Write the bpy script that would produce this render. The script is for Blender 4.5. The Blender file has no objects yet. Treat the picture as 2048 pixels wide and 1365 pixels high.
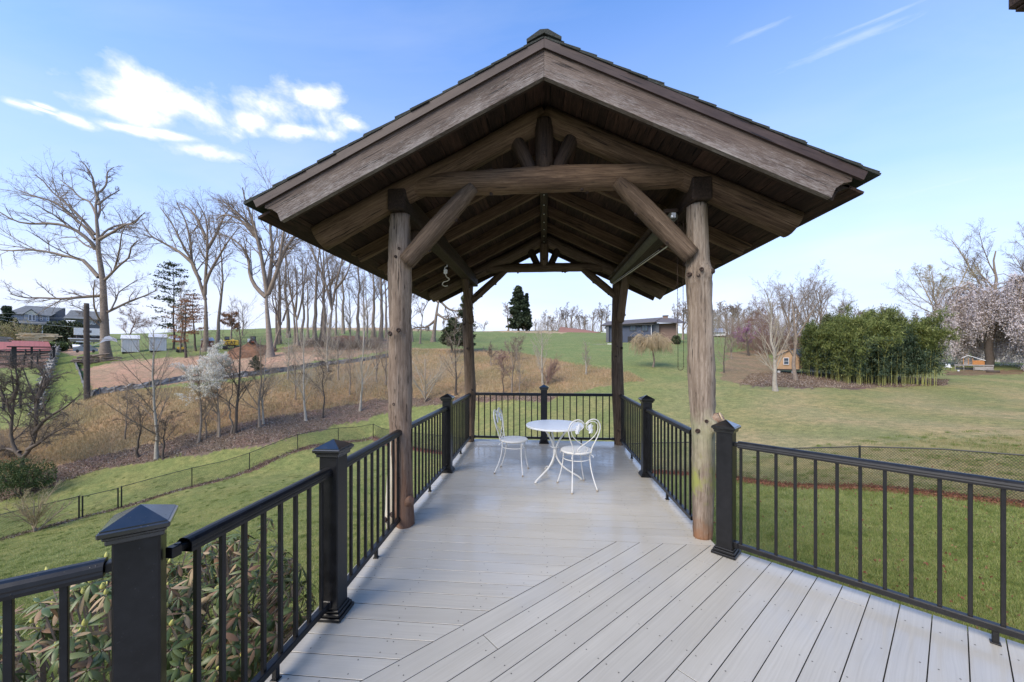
import bpy, math, random
import numpy as np
from mathutils import Matrix, Vector
R = math.radians
PI = math.pi
C = bpy.context.scene.collection
S = bpy.context.scene

# ------------------------------------------------------------------ camera, world, sun, exposure
F = 745.0; HZ = 714.0; CH = 1.62
YAW = math.atan(64 / F); cy, sy = math.cos(YAW), math.sin(YAW)
cam = bpy.data.cameras.new('camera'); camo = bpy.data.objects.new('camera', cam); C.objects.link(camo)
camo.location = (0, 0, CH); camo.rotation_euler = (R(90), 0, YAW)
cam.sensor_width = 36; cam.lens = F / 2048 * 36; cam.shift_y = (HZ - 682.5) / 2048; cam.shift_x = 0
cam.clip_start = 0.05; cam.clip_end = 3000
S.camera = camo
SUN_EL, SUN_AZ = R(42), R(215)          # azimuth measured clockwise from +Y; behind-left of the camera
w = bpy.data.worlds.new('World'); S.world = w; w.use_nodes = True
nt = w.node_tree; nt.nodes.clear()


class NT:
    def __init__(s, tree): s.t = tree
    def n(s, typ, **kw):
        nd = s.t.nodes.new(typ)
        ins = kw.pop('ins', {})
        for k, v in kw.items(): setattr(nd, k, v)
        for k, v in ins.items():
            if hasattr(v, 'is_output') or isinstance(v, bpy.types.NodeSocket): s.t.links.new(v, nd.inputs[k])
            else: nd.inputs[k].default_value = v
        return nd
    def math(s, op, a, b=0.0, c=None, clamp=False):
        nd = s.n('ShaderNodeMath', operation=op, use_clamp=clamp)
        for i, v in enumerate([a, b] + ([c] if c is not None else [])):
            if isinstance(v, bpy.types.NodeSocket): s.t.links.new(v, nd.inputs[i])
            else: nd.inputs[i].default_value = v
        return nd.outputs[0]
    def mix(s, f, a, b, mode='MIX'):
        nd = s.n('ShaderNodeMix', data_type='RGBA', blend_type=mode)
        for i, v in ((0, f), (6, a), (7, b)):
            if isinstance(v, bpy.types.NodeSocket): s.t.links.new(v, nd.inputs[i])
            elif i == 0: nd.inputs[0].default_value = v
            else: nd.inputs[i].default_value = (*v, 1)
        return nd.outputs[2]
    def ramp(s, f, stops):
        nd = s.n('ShaderNodeValToRGB'); e = nd.color_ramp.elements
        while len(e) < len(stops): e.new(0.5)
        for i, (p, c) in enumerate(stops):
            e[i].position = p; e[i].color = (*c, 1) if len(c) == 3 else c
        s.t.links.new(f, nd.inputs[0]); return nd.outputs[0]
    def noise(s, vec, scale, detail=4, rough=0.55, dist=0.0):
        nd = s.n('ShaderNodeTexNoise', ins={'Vector': vec, 'Scale': scale, 'Detail': detail, 'Roughness': rough, 'Distortion': dist})
        return nd.outputs[0]
    def mapv(s, vec, scale=(1, 1, 1), loc=(0, 0, 0)):
        return s.n('ShaderNodeMapping', ins={'Vector': vec, 'Scale': scale, 'Location': loc}).outputs[0]


W = NT(nt)
sky = W.n('ShaderNodeTexSky', sky_type='NISHITA', sun_disc=False, sun_elevation=SUN_EL, sun_rotation=SUN_AZ,
          air_density=1.0, dust_density=0.6, ozone_density=1.6, altitude=600)
tc = W.n('ShaderNodeTexCoord').outputs['Generated']
sep = W.n('ShaderNodeSeparateXYZ', ins={0: tc}).outputs
el = sep[2]
# high thin cloud veil plus cumulus banks, all as functions of direction
flat = W.n('ShaderNodeVectorMath', operation='DIVIDE', ins={0: tc, 1: W.n('ShaderNodeCombineXYZ', ins={
    0: W.math('ADD', W.math('ABSOLUTE', el), 0.16), 1: W.math('ADD', W.math('ABSOLUTE', el), 0.16), 2: 1.0}).outputs[0]}).outputs[0]
veil = W.noise(W.mapv(flat, (0.55, 1.6, 1)), 1.3, 6, 0.6, 0.6)
veil = W.ramp(veil, [(0.55, (0, 0, 0)), (0.95, (0.22, 0.22, 0.22))])


def blob(px, py, rx, ry, tilt=0.0):
    """soft elliptical mask round a sky direction"""
    u = (px - 1024) / F; v = -(py - HZ) / F
    d = Vector((-sy + u * cy, cy + u * sy, v)); L = d.length; d.normalize()
    right = d.cross(Vector((0, 0, 1))).normalized(); up = right.cross(d)
    a = R(tilt); r2 = right * math.cos(a) + up * math.sin(a); u2 = up * math.cos(a) - right * math.sin(a)
    k = F * L
    dd = W.n('ShaderNodeVectorMath', operation='SUBTRACT', ins={0: tc, 1: tuple(d)}).outputs[0]
    A = W.n('ShaderNodeVectorMath', operation='DOT_PRODUCT', ins={0: dd, 1: tuple(r2 * k / rx)}).outputs['Value']
    B = W.n('ShaderNodeVectorMath', operation='DOT_PRODUCT', ins={0: dd, 1: tuple(u2 * k / ry)}).outputs['Value']
    Z = W.n('ShaderNodeVectorMath', operation='DOT_PRODUCT', ins={0: dd, 1: tuple(d * 2.0)}).outputs['Value']
    q = W.math('ADD', W.math('ADD', W.math('MULTIPLY', A, A), W.math('MULTIPLY', B, B)), W.math('MULTIPLY', Z, Z))
    return W.math('SUBTRACT', 1.0, W.math('SQRT', q), clamp=False)


m = None
for b in [(300, 185, 120, 42, 6), (235, 215, 85, 24, 8), (385, 215, 75, 32, -12), (560, 215, 100, 40, 14), (620, 200, 70, 26, 22), (600, 262, 90, 18, 8), (500, 240, 60, 26, 10), (150, 240, 38, 12, 0),
          (415, 305, 52, 15, 10), (700, 248, 32, 18, 18), (35, 208, 34, 12, 0), (90, 214, 24, 6, 0), (240, 256, 50, 10, 4), (345, 272, 44, 9, 8),
          (70, 216, 60, 5, 0)]:
    v = W.math('MAXIMUM', blob(*b), -1.2)
    m = v if m is None else W.math('MAXIMUM', m, v)
cn = W.noise(W.mapv(tc, (1, 1, 1.5)), 11.0, 9, 0.60, 0.15)
cn2 = W.noise(W.mapv(tc, (1, 1, 1.6)), 3.5, 5, 0.5)
dens = W.math('ADD', m, W.math('ADD', W.math('MULTIPLY', W.math('SUBTRACT', cn, 0.47), 3.6), W.math('MULTIPLY', W.math('SUBTRACT', cn2, 0.5), 0.8)))
cum = W.ramp(dens, [(0.0, (0, 0, 0)), (0.35, (0.30, 0.30, 0.30)), (0.95, (1, 1, 1))])
st = None
for b in [(1690, 86, 160, 13, -1), (1520, 62, 90, 9, 2), (1880, 372, 90, 7, 2), (1740, 44, 110, 7, -3)]:
    v = W.math('MAXIMUM', blob(*b), -1.0)
    st = v if st is None else W.math('MAXIMUM', st, v)
sn = W.noise(W.mapv(tc, (1, 1, 7)), 6.0, 7, 0.65, 0.3)
st = W.ramp(W.math('ADD', st, W.math('MULTIPLY', W.math('SUBTRACT', sn, 0.5), 3.0)), [(0.3, (0, 0, 0)), (1.2, (0.28, 0.28, 0.28))])
tint = W.mix(1.0, sky.outputs[0], (0.95, 1.60, 2.28), 'MULTIPLY')
hor = W.ramp(el, [(0.0, (1, 1, 1)), (0.12, (0.90, 0.90, 0.90)), (0.28, (0.58, 0.58, 0.58)), (0.48, (0.27, 0.27, 0.27)), (0.75, (0.0, 0.0, 0.0))])
hn = W.noise(W.mapv(tc, (1, 1, 4.5)), 1.8, 6, 0.5, .5)
horc = W.mix(W.ramp(hn, [(0.30, (0, 0, 0)), (0.75, (1, 1, 1))]), (4.6, 5.2, 6.7), (6.2, 6.2, 7.0))
c0 = W.mix(hor, tint, horc)
c1 = W.mix(veil, c0, (5.2, 5.7, 6.5))
c2 = W.mix(st, c1, (5.8, 6.3, 7.2))
c3 = W.mix(cum, c2, W.mix(W.ramp(dens, [(0.3, (0, 0, 0)), (1.1, (1, 1, 1))]), (5.9, 6.3, 7.2), (7.6, 7.6, 7.8)))
bg = W.n('ShaderNodeBackground', ins={'Color': c3, 'Strength': 0.10})
out = W.n('ShaderNodeOutputWorld', ins={'Surface': bg.outputs[0]})

sl = bpy.data.lights.new('sun', 'SUN'); sl.energy = 2.8; sl.angle = R(42); sl.color = (1.0, 0.86, 0.66)
so = bpy.data.objects.new('sun', sl); C.objects.link(so)
sd = Vector((math.sin(SUN_AZ) * math.cos(SUN_EL), math.cos(SUN_AZ) * math.cos(SUN_EL), math.sin(SUN_EL)))
so.rotation_euler = sd.to_track_quat('Z', 'Y').to_euler(); so.location = (0, -10, 20)
S.view_settings.view_transform = 'Standard'; S.view_settings.look = 'None'
S.view_settings.gamma = 1; S.view_settings.exposure = 0.80; S.view_settings.use_curve_mapping = False
S.cycles.max_bounces = 6; S.cycles.transparent_max_bounces = 6

# ------------------------------------------------------------------ pixel <-> world helpers (layout measured from the photograph)
def ray(px, py):
    u = (px - 1024) / F; v = -(py - HZ) / F
    return np.array([-sy + u * cy, cy + u * sy, v])
def G(px, py, z=0.0):
    d = ray(px, py); t = (z - CH) / d[2]; return (d[0] * t, d[1] * t, z)
def WY(px, py, Y):
    d = ray(px, py); t = Y / d[1]; return Vector((d[0] * t, Y, CH + d[2] * t))
def PD(px, py, D):
    d = ray(px, py); return Vector((d[0] * D, d[1] * D, CH + d[2] * D))
def camxd(x, y): return x * cy + y * sy, -x * sy + y * cy

# ------------------------------------------------------------------ mesh helpers
def mkmesh(name, V, Fc, smooth=False):
    me = bpy.data.meshes.new(name)
    if isinstance(Fc, np.ndarray):
        V = np.asarray(V, dtype=np.float32); n = Fc.shape[1]
        me.vertices.add(len(V)); me.vertices.foreach_set('co', V.ravel())
        me.loops.add(Fc.size); me.loops.foreach_set('vertex_index', Fc.astype(np.int32).ravel())
        me.polygons.add(len(Fc)); me.polygons.foreach_set('loop_start', (np.arange(len(Fc)) * n).astype(np.int32))
        if smooth: me.polygons.foreach_set('use_smooth', np.ones(len(Fc), bool))
        me.update(calc_edges=True)
    else:
        me.from_pydata([tuple(v) for v in V], [], [tuple(f) for f in Fc])
        if smooth: me.polygons.foreach_set('use_smooth', [True] * len(me.polygons))
        me.update()
    return me
def obj(name, me, mat=None, parent=None, M=None, kind=None, label=None):
    if mat is not None and len(me.materials) == 0:
        for mm in (mat if isinstance(mat, (list, tuple)) else [mat]): me.materials.append(mm)
    o = bpy.data.objects.new(name, me); C.objects.link(o)
    if parent: o.parent = parent
    if M is not None: o.matrix_basis = M
    if kind: o['kind'] = kind
    if label: o['label'] = label
    return o
def wmat(o):
    m = o.matrix_basis.copy()
    while o.parent: o = o.parent; m = o.matrix_basis @ m
    return m
def wobj(name, me, mat, parent, M=None, **k):
    """object given by a WORLD matrix under a parent"""
    M = M or Matrix()
    if parent: M = wmat(parent).inverted() @ M
    return obj(name, me, mat, parent, M, **k)
def tag(o, label, cat, group=None):
    o['label'] = label; o['category'] = cat
    if group: o['group'] = group
    return o
def thing(name, label, cat, loc=(0, 0, 0), rot=0.0, group=None):
    o = bpy.data.objects.new(name, None); C.objects.link(o); o.empty_display_size = 0.2
    o.location = loc; o.rotation_euler = (0, 0, rot)
    o.matrix_basis = Matrix.Translation(Vector(loc)) @ Matrix.Rotation(rot, 4, 'Z')
    return tag(o, label, cat, group)
def copy_thing(o, loc, rot=0.0, label=None, scale=1.0):
    c = o.copy(); C.objects.link(c)
    c.matrix_basis = Matrix.Translation(Vector(loc)) @ Matrix.Rotation(rot, 4, 'Z') @ Matrix.Scale(scale, 4)
    if label: c['label'] = label
    def rec(a, b):
        for ch in list(a.children):
            d = ch.copy(); C.objects.link(d); d.parent = b; d.matrix_basis = ch.matrix_basis.copy(); rec(ch, d)
    rec(o, c); return c
def axisM(p0, p1, up=(0, 0, 1)):
    p0, p1 = Vector(p0), Vector(p1); x = (p1 - p0).normalized(); up = Vector(up)
    if abs(x.dot(up)) > 0.98: up = Vector((0, 1, 0))
    y = up.cross(x).normalized(); z = x.cross(y)
    return Matrix(((x.x, y.x, z.x, p0.x), (x.y, y.y, z.y, p0.y), (x.z, y.z, z.z, p0.z), (0, 0, 0, 1)))

class MB:
    def __init__(s): s.V = []; s.F = []
    def add(s, V, Fc):
        b = len(s.V); s.V += [tuple(v) for v in V]; s.F += [tuple(i + b for i in f) for f in Fc]; return s
    def box(s, x0, x1, y0, y1, z0, z1, M=None):
        V = [Vector((x, y, z)) for x in (x0, x1) for y in (y0, y1) for z in (z0, z1)]
        if M: V = [M @ v for v in V]
        return s.add(V, [(0, 1, 3, 2), (4, 6, 7, 5), (0, 4, 5, 1), (2, 3, 7, 6), (0, 2, 6, 4), (1, 5, 7, 3)])
    def bbox(s, x0, x1, y0, y1, z0, z1, b=0.004, M=None):
        """box with chamfered edges"""
        X, Y, Z = (x0, x1), (y0, y1), (z0, z1); V = []; idx = {}
        for i in (0, 1):
            for j in (0, 1):
                for k in (0, 1):
                    sx, s2, s3 = (1 - 2 * i), (1 - 2 * j), (1 - 2 * k)
                    for a in range(3):
                        p = [X[i], Y[j], Z[k]]
                        for q in range(3):
                            if q != a: p[q] += b * (sx, s2, s3)[q]
                        idx[i, j, k, a] = len(V); V.append(Vector(p))
        Fc = []
        def q(*l): Fc.append(tuple(idx[t] for t in l))
        for i in (0, 1):
            q((i, 0, 0, 0), (i, 0, 1, 0), (i, 1, 1, 0), (i, 1, 0, 0)); q((0, i, 0, 1), (1, i, 0, 1), (1, i, 1, 1), (0, i, 1, 1)); q((0, 0, i, 2), (0, 1, i, 2), (1, 1, i, 2), (1, 0, i, 2))
        for i in (0, 1):
            for j in (0, 1):
                q((i, j, 0, 0), (i, j, 1, 0), (i, j, 1, 1), (i, j, 0, 1)); q((i, 0, j, 0), (i, 1, j, 0), (i, 1, j, 2), (i, 0, j, 2)); q((0, i, j, 1), (1, i, j, 1), (1, i, j, 2), (0, i, j, 2))
                for k in (0, 1): q((i, j, k, 0), (i, j, k, 1), (i, j, k, 2))
        if M: V = [M @ v for v in V]
        return s.add(V, Fc)
    def prism(s, poly, a0, a1, plane='xz', M=None):
        n = len(poly); V = []
        for a in (a0, a1):
            for p in poly:
                V.append(Vector((p[0], a, p[1])) if plane == 'xz' else Vector((p[0], p[1], a)) if plane == 'xy' else Vector((a, p[0], p[1])))
        if M: V = [M @ v for v in V]
        return s.add(V, [tuple(range(n))[::-1], tuple(range(n, 2 * n))] + [(i, (i + 1) % n, n + (i + 1) % n, n + i) for i in range(n)])
    def tube(s, pts, r, k=8, caps=True):
        P = np.array([tuple(p) for p in pts], float); n = len(P)
        r = np.full(n, r) if np.isscalar(r) else np.array(r)
        V, Q = tube_batch(P[None], r[None], k)
        s.add(V.tolist(), Q.tolist())
        if caps:
            b = len(s.V) - len(V); s.F.append(tuple(b + i for i in range(k))[::-1]); s.F.append(tuple(b + (n - 1) * k + i for i in range(k)))
        return s
    def lathe(s, prof, k=16, M=None):
        V = []; n = len(prof)
        for (r, z) in prof:
            for i in range(k):
                a = 2 * PI * i / k; V.append(Vector((r * math.cos(a), r * math.sin(a), z)))
        if M: V = [M @ v for v in V]
        Fc = [(j * k + i, j * k + (i + 1) % k, (j + 1) * k + (i + 1) % k, (j + 1) * k + i) for j in range(n - 1) for i in range(k)]
        Fc += [tuple(range(k))[::-1], tuple((n - 1) * k + i for i in range(k))]
        return s.add(V, Fc)
    def ell(s, c, r, n=6, k=9, wob=0.0, seed=0):
        rg = random.Random(seed); V = []
        for j in range(n + 1):
            t = PI * j / n
            for i in range(k):
                a = 2 * PI * i / k; q = 1 + wob * (rg.random() - 0.5)
                V.append((c[0] + r[0] * q * math.sin(t) * math.cos(a), c[1] + r[1] * q * math.sin(t) * math.sin(a), c[2] + r[2] * q * math.cos(t)))
        return s.add(V, [(j * k + i, (j + 1) * k + i, (j + 1) * k + (i + 1) % k, j * k + (i + 1) % k) for j in range(n) for i in range(k)])
    def mesh(s, name, smooth=False): return mkmesh(name, s.V, s.F, smooth)
    def build(s, name, mat, parent=None, M=None, smooth=False, **k): return obj(name, s.mesh(name, smooth), mat, parent, M, **k)
    def wbuild(s, name, mat, parent=None, M=None, smooth=False, **k): return wobj(name, s.mesh(name, smooth), mat, parent, M, **k)

def tube_batch(P, Rr, k):
    """P (N,m,3), Rr (N,m): tubes as one vertex/quad array"""
    N, m, _ = P.shape
    T = np.empty_like(P); T[:, 1:-1] = P[:, 2:] - P[:, :-2]; T[:, 0] = P[:, 1] - P[:, 0]; T[:, -1] = P[:, -1] - P[:, -2]
    T /= np.linalg.norm(T, axis=2, keepdims=True) + 1e-9
    mean = P[:, -1] - P[:, 0]; mean /= np.linalg.norm(mean, axis=1, keepdims=True) + 1e-9
    ref = np.where(np.abs(mean[:, 2:3]) > 0.8, np.array([[1.0, 0, 0]]), np.array([[0, 0, 1.0]]))[:, None, :]
    A = np.cross(T, ref); A /= np.linalg.norm(A, axis=2, keepdims=True) + 1e-9
    B = np.cross(T, A)
    a = np.arange(k) * 2 * PI / k
    V = P[:, :, None, :] + Rr[:, :, None, None] * (A[:, :, None, :] * np.cos(a)[None, None, :, None] + B[:, :, None, :] * np.sin(a)[None, None, :, None])
    base = (np.arange(N) * m * k)[:, None, None] + (np.arange(m - 1) * k)[None, :, None]
    i = np.arange(k)[None, None, :]; j = (i + 1) % k
    Q = np.stack([base + i, base + j, base + k + j, base + k + i], axis=3).reshape(-1, 4)
    return V.reshape(-1, 3), Q
def smooth_curve(pts, sub=4):
    P = [Vector(p) for p in pts]; o = []
    for i in range(len(P) - 1):
        a = P[max(i - 1, 0)]; b = P[i]; c = P[i + 1]; d = P[min(i + 2, len(P) - 1)]
        for q in range(sub):
            t = q / sub
            o.append(0.5 * ((2 * b) + (c - a) * t + (2 * a - 5 * b + 4 * c - d) * t * t + (3 * b - a - 3 * c + d) * t ** 3))
    o.append(P[-1]); return o

# ------------------------------------------------------------------ materials
def mat_new(name):
    m = bpy.data.materials.new(name); m.use_nodes = True; t = m.node_tree; t.nodes.clear(); n = NT(t)
    b = n.n('ShaderNodeBsdfPrincipled'); o = n.n('ShaderNodeOutputMaterial'); t.links.new(b.outputs[0], o.inputs[0])
    return m, n, b
def plain(name, col, rough=0.6, var=0.15, scale=6.0, metal=0.0, bump=0.0, spec=0.5, trans=False):
    m, n, b = mat_new(name); tcx = n.n('ShaderNodeTexCoord').outputs['Object']
    ns = n.noise(tcx, scale, 5, 0.6)
    rnd = n.n('ShaderNodeObjectInfo').outputs['Random']
    f = n.math('ADD', n.math('MULTIPLY', n.math('SUBTRACT', ns, 0.5), var * 4), n.math('MULTIPLY', n.math('SUBTRACT', rnd, 0.5), var))
    f = n.math('ADD', f, 1.0)
    c = n.mix(1.0, col, n.n('ShaderNodeCombineXYZ', ins={0: f, 1: f, 2: f}).outputs[0], 'MULTIPLY')
    b_in = b.inputs; n.t.links.new(c, b_in['Base Color']); b_in['Roughness'].default_value = rough; b_in['Metallic'].default_value = metal
    b_in['Specular IOR Level'].default_value = spec
    if bump:
        bp = n.n('ShaderNodeBump', ins={'Height': ns, 'Strength': bump, 'Distance': 0.02}); n.t.links.new(bp.outputs[0], b_in['Normal'])
    return m
def leafmat(name, cols, rough=0.5, trans=0.25, spec=0.3, pscale=0.9):
    """foliage: colour differs from leaf to leaf by position noise, a little translucency"""
    m, n, b = mat_new(name); g = n.n('ShaderNodeNewGeometry')
    ri = g.outputs['Random Per Island']; ns = n.noise(g.outputs['Position'], pscale, 3)
    f = n.math('ADD', n.math('MULTIPLY', ri, 0.6), n.math('MULTIPLY', ns, 0.5))
    c = n.ramp(f, [(0.1 + 0.8 * i / (len(cols) - 1), cc) for i, cc in enumerate(cols)])
    n.t.links.new(c, b.inputs['Base Color']); b.inputs['Roughness'].default_value = rough; b.inputs['Specular IOR Level'].default_value = spec
    if trans:
        tr = n.n('ShaderNodeBsdfTranslucent', ins={'Color': c}); mx = n.n('ShaderNodeMixShader', ins={0: trans, 1: b.outputs[0], 2: tr.outputs[0]})
        out = [q for q in n.t.nodes if q.type == 'OUTPUT_MATERIAL'][0]; n.t.links.new(mx.outputs[0], out.inputs[0])
    return m
def woodmat(name, dark, mid, light, rough=0.75, grain=26, amount=1.0, bump=0.6, spec=0.3, stain=None):
    """weathered wood, grain along local X"""
    m, n, b = mat_new(name); tcx = n.n('ShaderNodeTexCoord').outputs['Object']
    rnd = n.n('ShaderNodeObjectInfo').outputs['Random']
    off = n.n('ShaderNodeCombineXYZ', ins={0: n.math('MULTIPLY', rnd, 37.0), 1: n.math('MULTIPLY', rnd, 11.0), 2: 0.0}).outputs[0]
    v = n.n('ShaderNodeVectorMath', operation='ADD', ins={0: tcx, 1: off}).outputs[0]
    g1 = n.noise(n.mapv(v, (1.7, grain * 1.6, grain * 1.6)), 1.6, 8, 0.72, 0.7)
    g2 = n.noise(n.mapv(v, (0.6, 3, 3)), 1.8, 4, 0.5)
    g3 = n.noise(n.mapv(v, (9, 120, 120)), 1.0, 4, 0.75)
    f = n.math('ADD', n.math('MULTIPLY', g1, 0.75), n.math('ADD', n.math('MULTIPLY', g2, 0.40), n.math('MULTIPLY', g3, 0.32)))
    f = n.math('ADD', f, n.math('MULTIPLY', n.math('SUBTRACT', rnd, 0.5), 0.12))
    c = n.ramp(f, [(0.46, dark), (0.68, mid), (0.92, light)])
    crack = n.ramp(n.noise(n.mapv(v, (0.8, 24, 24)), 2.6, 4, 0.55, 0.3), [(0.335, (0.16, 0.16, 0.16)), (0.385, (1, 1, 1))])
    c = n.mix(amount, c, crack, 'MULTIPLY')
    if stain: c = stain(n, tcx, c)
    n.t.links.new(c, b.inputs['Base Color']); b.inputs['Roughness'].default_value = rough; b.inputs['Specular IOR Level'].default_value = spec
    h = n.math('ADD', n.math('MULTIPLY', g1, 1.0), n.math('MULTIPLY', n.n('ShaderNodeRGBToBW', ins={0: crack}).outputs[0], 0.8))
    bp = n.n('ShaderNodeBump', ins={'Height': h, 'Strength': bump, 'Distance': 0.012}); n.t.links.new(bp.outputs[0], b.inputs['Normal'])
    return m

MT = {}
MT['log'] = woodmat('weathered_log', (0.028, 0.017, 0.011), (0.088, 0.058, 0.037), (0.20, 0.142, 0.098), grain=22)
def st_right(n, v, c):
    s = n.n('ShaderNodeSeparateXYZ', ins={0: v}).outputs; ns = n.noise(v, 9, 4, 0.6)
    z = n.math('ADD', s[0], n.math('MULTIPLY', n.math('SUBTRACT', ns, 0.5), 0.55))
    moss = n.math('MULTIPLY', n.math('SUBTRACT', 1.6, n.math('MULTIPLY', n.math('ABSOLUTE', n.math('SUBTRACT', z, 0.56)), 7.0), clamp=True),
                  n.ramp(n.noise(v, 6, 4), [(0.42, (0, 0, 0)), (0.6, (1, 1, 1))]))
    c = n.mix(n.math('MULTIPLY', moss, 0.85), c, (0.25, 0.27, 0.06))
    m2 = n.math('SUBTRACT', 1.0, n.math('MULTIPLY', n.math('ABSOLUTE', n.math('SUBTRACT', z, 0.95)), 3.5), clamp=True)
    c = n.mix(n.math('MULTIPLY', m2, 0.55), c, (0.36, 0.37, 0.22))
    base = n.math('SUBTRACT', 1.0, n.math('MULTIPLY', z, 4.0), clamp=True)
    return n.mix(n.math('MULTIPLY', base, 0.8), c, (0.24, 0.11, 0.05))
def st_left(n, v, c):
    s = n.n('ShaderNodeSeparateXYZ', ins={0: v}).outputs; ns = n.noise(n.mapv(v, (2, 8, 8)), 2, 4, 0.6)
    z = n.math('ADD', s[0], n.math('MULTIPLY', n.math('SUBTRACT', ns, 0.5), 0.9))
    base = n.math('SUBTRACT', 1.0, n.math('MULTIPLY', z, 0.8), clamp=True)
    return n.mix(n.math('MULTIPLY', base, 0.75), c, (0.13, 0.055, 0.028))
MT['log_right'] = woodmat('mossy_log', (0.060, 0.042, 0.030), (0.18, 0.137, 0.102), (0.36, 0.30, 0.24), grain=22, stain=st_right)
MT['log_left'] = woodmat('rusty_log', (0.055, 0.035, 0.024), (0.16, 0.115, 0.082), (0.32, 0.25, 0.19), grain=22, stain=st_left)
MT['log_pale'] = woodmat('pale_sapwood', (0.26, 0.22, 0.15), (0.46, 0.41, 0.32), (0.60, 0.56, 0.46), grain=18)
MT['rafter'] = woodmat('rafter_wood', (0.022, 0.012, 0.007), (0.080, 0.047, 0.027), (0.205, 0.132, 0.080), grain=24)
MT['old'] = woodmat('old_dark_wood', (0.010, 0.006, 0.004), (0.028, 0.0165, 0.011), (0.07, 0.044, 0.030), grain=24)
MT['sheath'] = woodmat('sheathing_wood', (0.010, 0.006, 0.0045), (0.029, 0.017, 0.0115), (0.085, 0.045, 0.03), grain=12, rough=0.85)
def st_barge(n, v, c):
    s = n.n('ShaderNodeSeparateXYZ', ins={0: v}).outputs
    n1 = n.noise(n.mapv(v, (7, 40, 60)), 3.0, 6, 0.75); n2 = n.noise(n.mapv(v, (1.2, 2, 3)), 2.2, 3)
    f = n.math('ADD', n.math('ADD', n.math('MULTIPLY', s[2], -2.6), -1.10), n.math('ADD', n.math('MULTIPLY', n1, 1.9), n.math('MULTIPLY', n2, 0.8)))
    k = n.ramp(f, [(0.50, (0, 0, 0)), (0.95, (1, 1, 1))]); k2 = n.math('MULTIPLY', n.n('ShaderNodeRGBToBW', ins={0: k}).outputs[0], 0.5)
    return n.mix(k2, c, (0.40, 0.37, 0.35))
def st_barge0(n, v, c):
    s = n.n('ShaderNodeSeparateXYZ', ins={0: v}).outputs
    n1 = n.noise(n.mapv(v, (6, 50, 30)), 3.0, 5, 0.7); n2 = n.noise(n.mapv(v, (1.2, 2, 3)), 2.2, 3)
    f = n.math('ADD', n.math('MULTIPLY', n1, 1.5), n.math('MULTIPLY', n2, 0.9)); f = n.math('SUBTRACT', f, n.math('MULTIPLY', n.math('ADD', s[2], 0.095), 3.4))
    k = n.ramp(f, [(0.95, (0, 0, 0)), (1.0, (1, 1, 1))]); return c
MT['barge'] = woodmat('bargeboard_wood', (0.028, 0.019, 0.015), (0.070, 0.048, 0.038), (0.15, 0.112, 0.09), grain=30, stain=st_barge, rough=0.6)
MT['trim'] = woodmat('drip_trim', (0.032, 0.020, 0.017), (0.050, 0.033, 0.028), (0.08, 0.055, 0.047), grain=6, rough=0.5, bump=0.1)
MT['shingle'] = plain('asphalt_shingle', (0.030, 0.033, 0.028), 0.95, 0.35, 60, bump=0.6)
MT['knot'] = plain('knot_wood', (0.035, 0.020, 0.014), 0.8, 0.3, 30)
MT['cut'] = plain('sawn_wood_end', (0.42, 0.32, 0.20), 0.8, 0.25, 25)

def deckmat():
    m, n, b = mat_new('grey_composite_board'); v0 = n.n('ShaderNodeTexCoord').outputs['Object']; rnd = n.n('ShaderNodeObjectInfo').outputs['Random']
    off = n.n('ShaderNodeCombineXYZ', ins={0: n.math('MULTIPLY', rnd, 53.0), 1: n.math('MULTIPLY', rnd, 3.0), 2: 0.0}).outputs[0]
    v = n.n('ShaderNodeVectorMath', operation='ADD', ins={0: v0, 1: off}).outputs[0]
    dist = n.n('ShaderNodeVectorMath', operation='ADD', ins={0: v, 1: n.n('ShaderNodeCombineXYZ', ins={1: n.math('MULTIPLY', n.math('SUBTRACT', n.noise(n.mapv(v, (1.6, 4, 1)), 1.0, 2), 0.5), 0.05)}).outputs[0]}).outputs[0]
    g = n.noise(n.mapv(dist, (1.1, 95, 1)), 1.0, 4, 0.6)
    big = n.noise(n.mapv(v, (0.9, 2, 1)), 1.3, 3)
    wpos = n.n('ShaderNodeNewGeometry').outputs['Position']
    wet = n.noise(wpos, 1.1, 5, 0.6)
    f = n.math('ADD', n.math('MULTIPLY', g, 0.6), n.math('MULTIPLY', big, 0.4))
    c = n.ramp(f, [(0.25, (0.335, 0.312, 0.262)), (0.5, (0.415, 0.388, 0.328)), (0.75, (0.475, 0.447, 0.382))])
    f2 = n.math('ADD', n.math('MULTIPLY', n.math('SUBTRACT', rnd, 0.5), 0.10), 1.0)
    c = n.mix(1.0, c, n.n('ShaderNodeCombineXYZ', ins={0: f2, 1: f2, 2: f2}).outputs[0], 'MULTIPLY')
    tan = n.ramp(n.noise(wpos, 3.0, 5, 0.65), [(0.5, (0, 0, 0)), (0.75, (1, 1, 1))])
    c = n.mix(n.math('MULTIPLY', n.n('ShaderNodeRGBToBW', ins={0: tan}).outputs[0], 0.35), c, (0.40, 0.37, 0.31))
    n.t.links.new(c, b.inputs['Base Color'])
    r = n.n('ShaderNodeMapRange', ins={0: wet, 1: 0.35, 2: 0.65, 3: 0.30, 4: 0.52}).outputs[0]
    n.t.links.new(r, b.inputs['Roughness']); b.inputs['Specular IOR Level'].default_value = 0.6
    # thin water film in places
    cw = n.ramp(wet, [(0.42, (0.5, 0.5, 0.5)), (0.56, (0.05, 0.05, 0.05))])
    n.t.links.new(n.n('ShaderNodeRGBToBW', ins={0: cw}).outputs[0], b.inputs['Coat Weight']); b.inputs['Coat Roughness'].default_value = 0.13
    bp = n.n('ShaderNodeBump', ins={'Height': g, 'Strength': 0.22, 'Distance': 0.003}); n.t.links.new(bp.outputs[0], b.inputs['Normal'])
    return m
MT['deck'] = deckmat()
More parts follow.
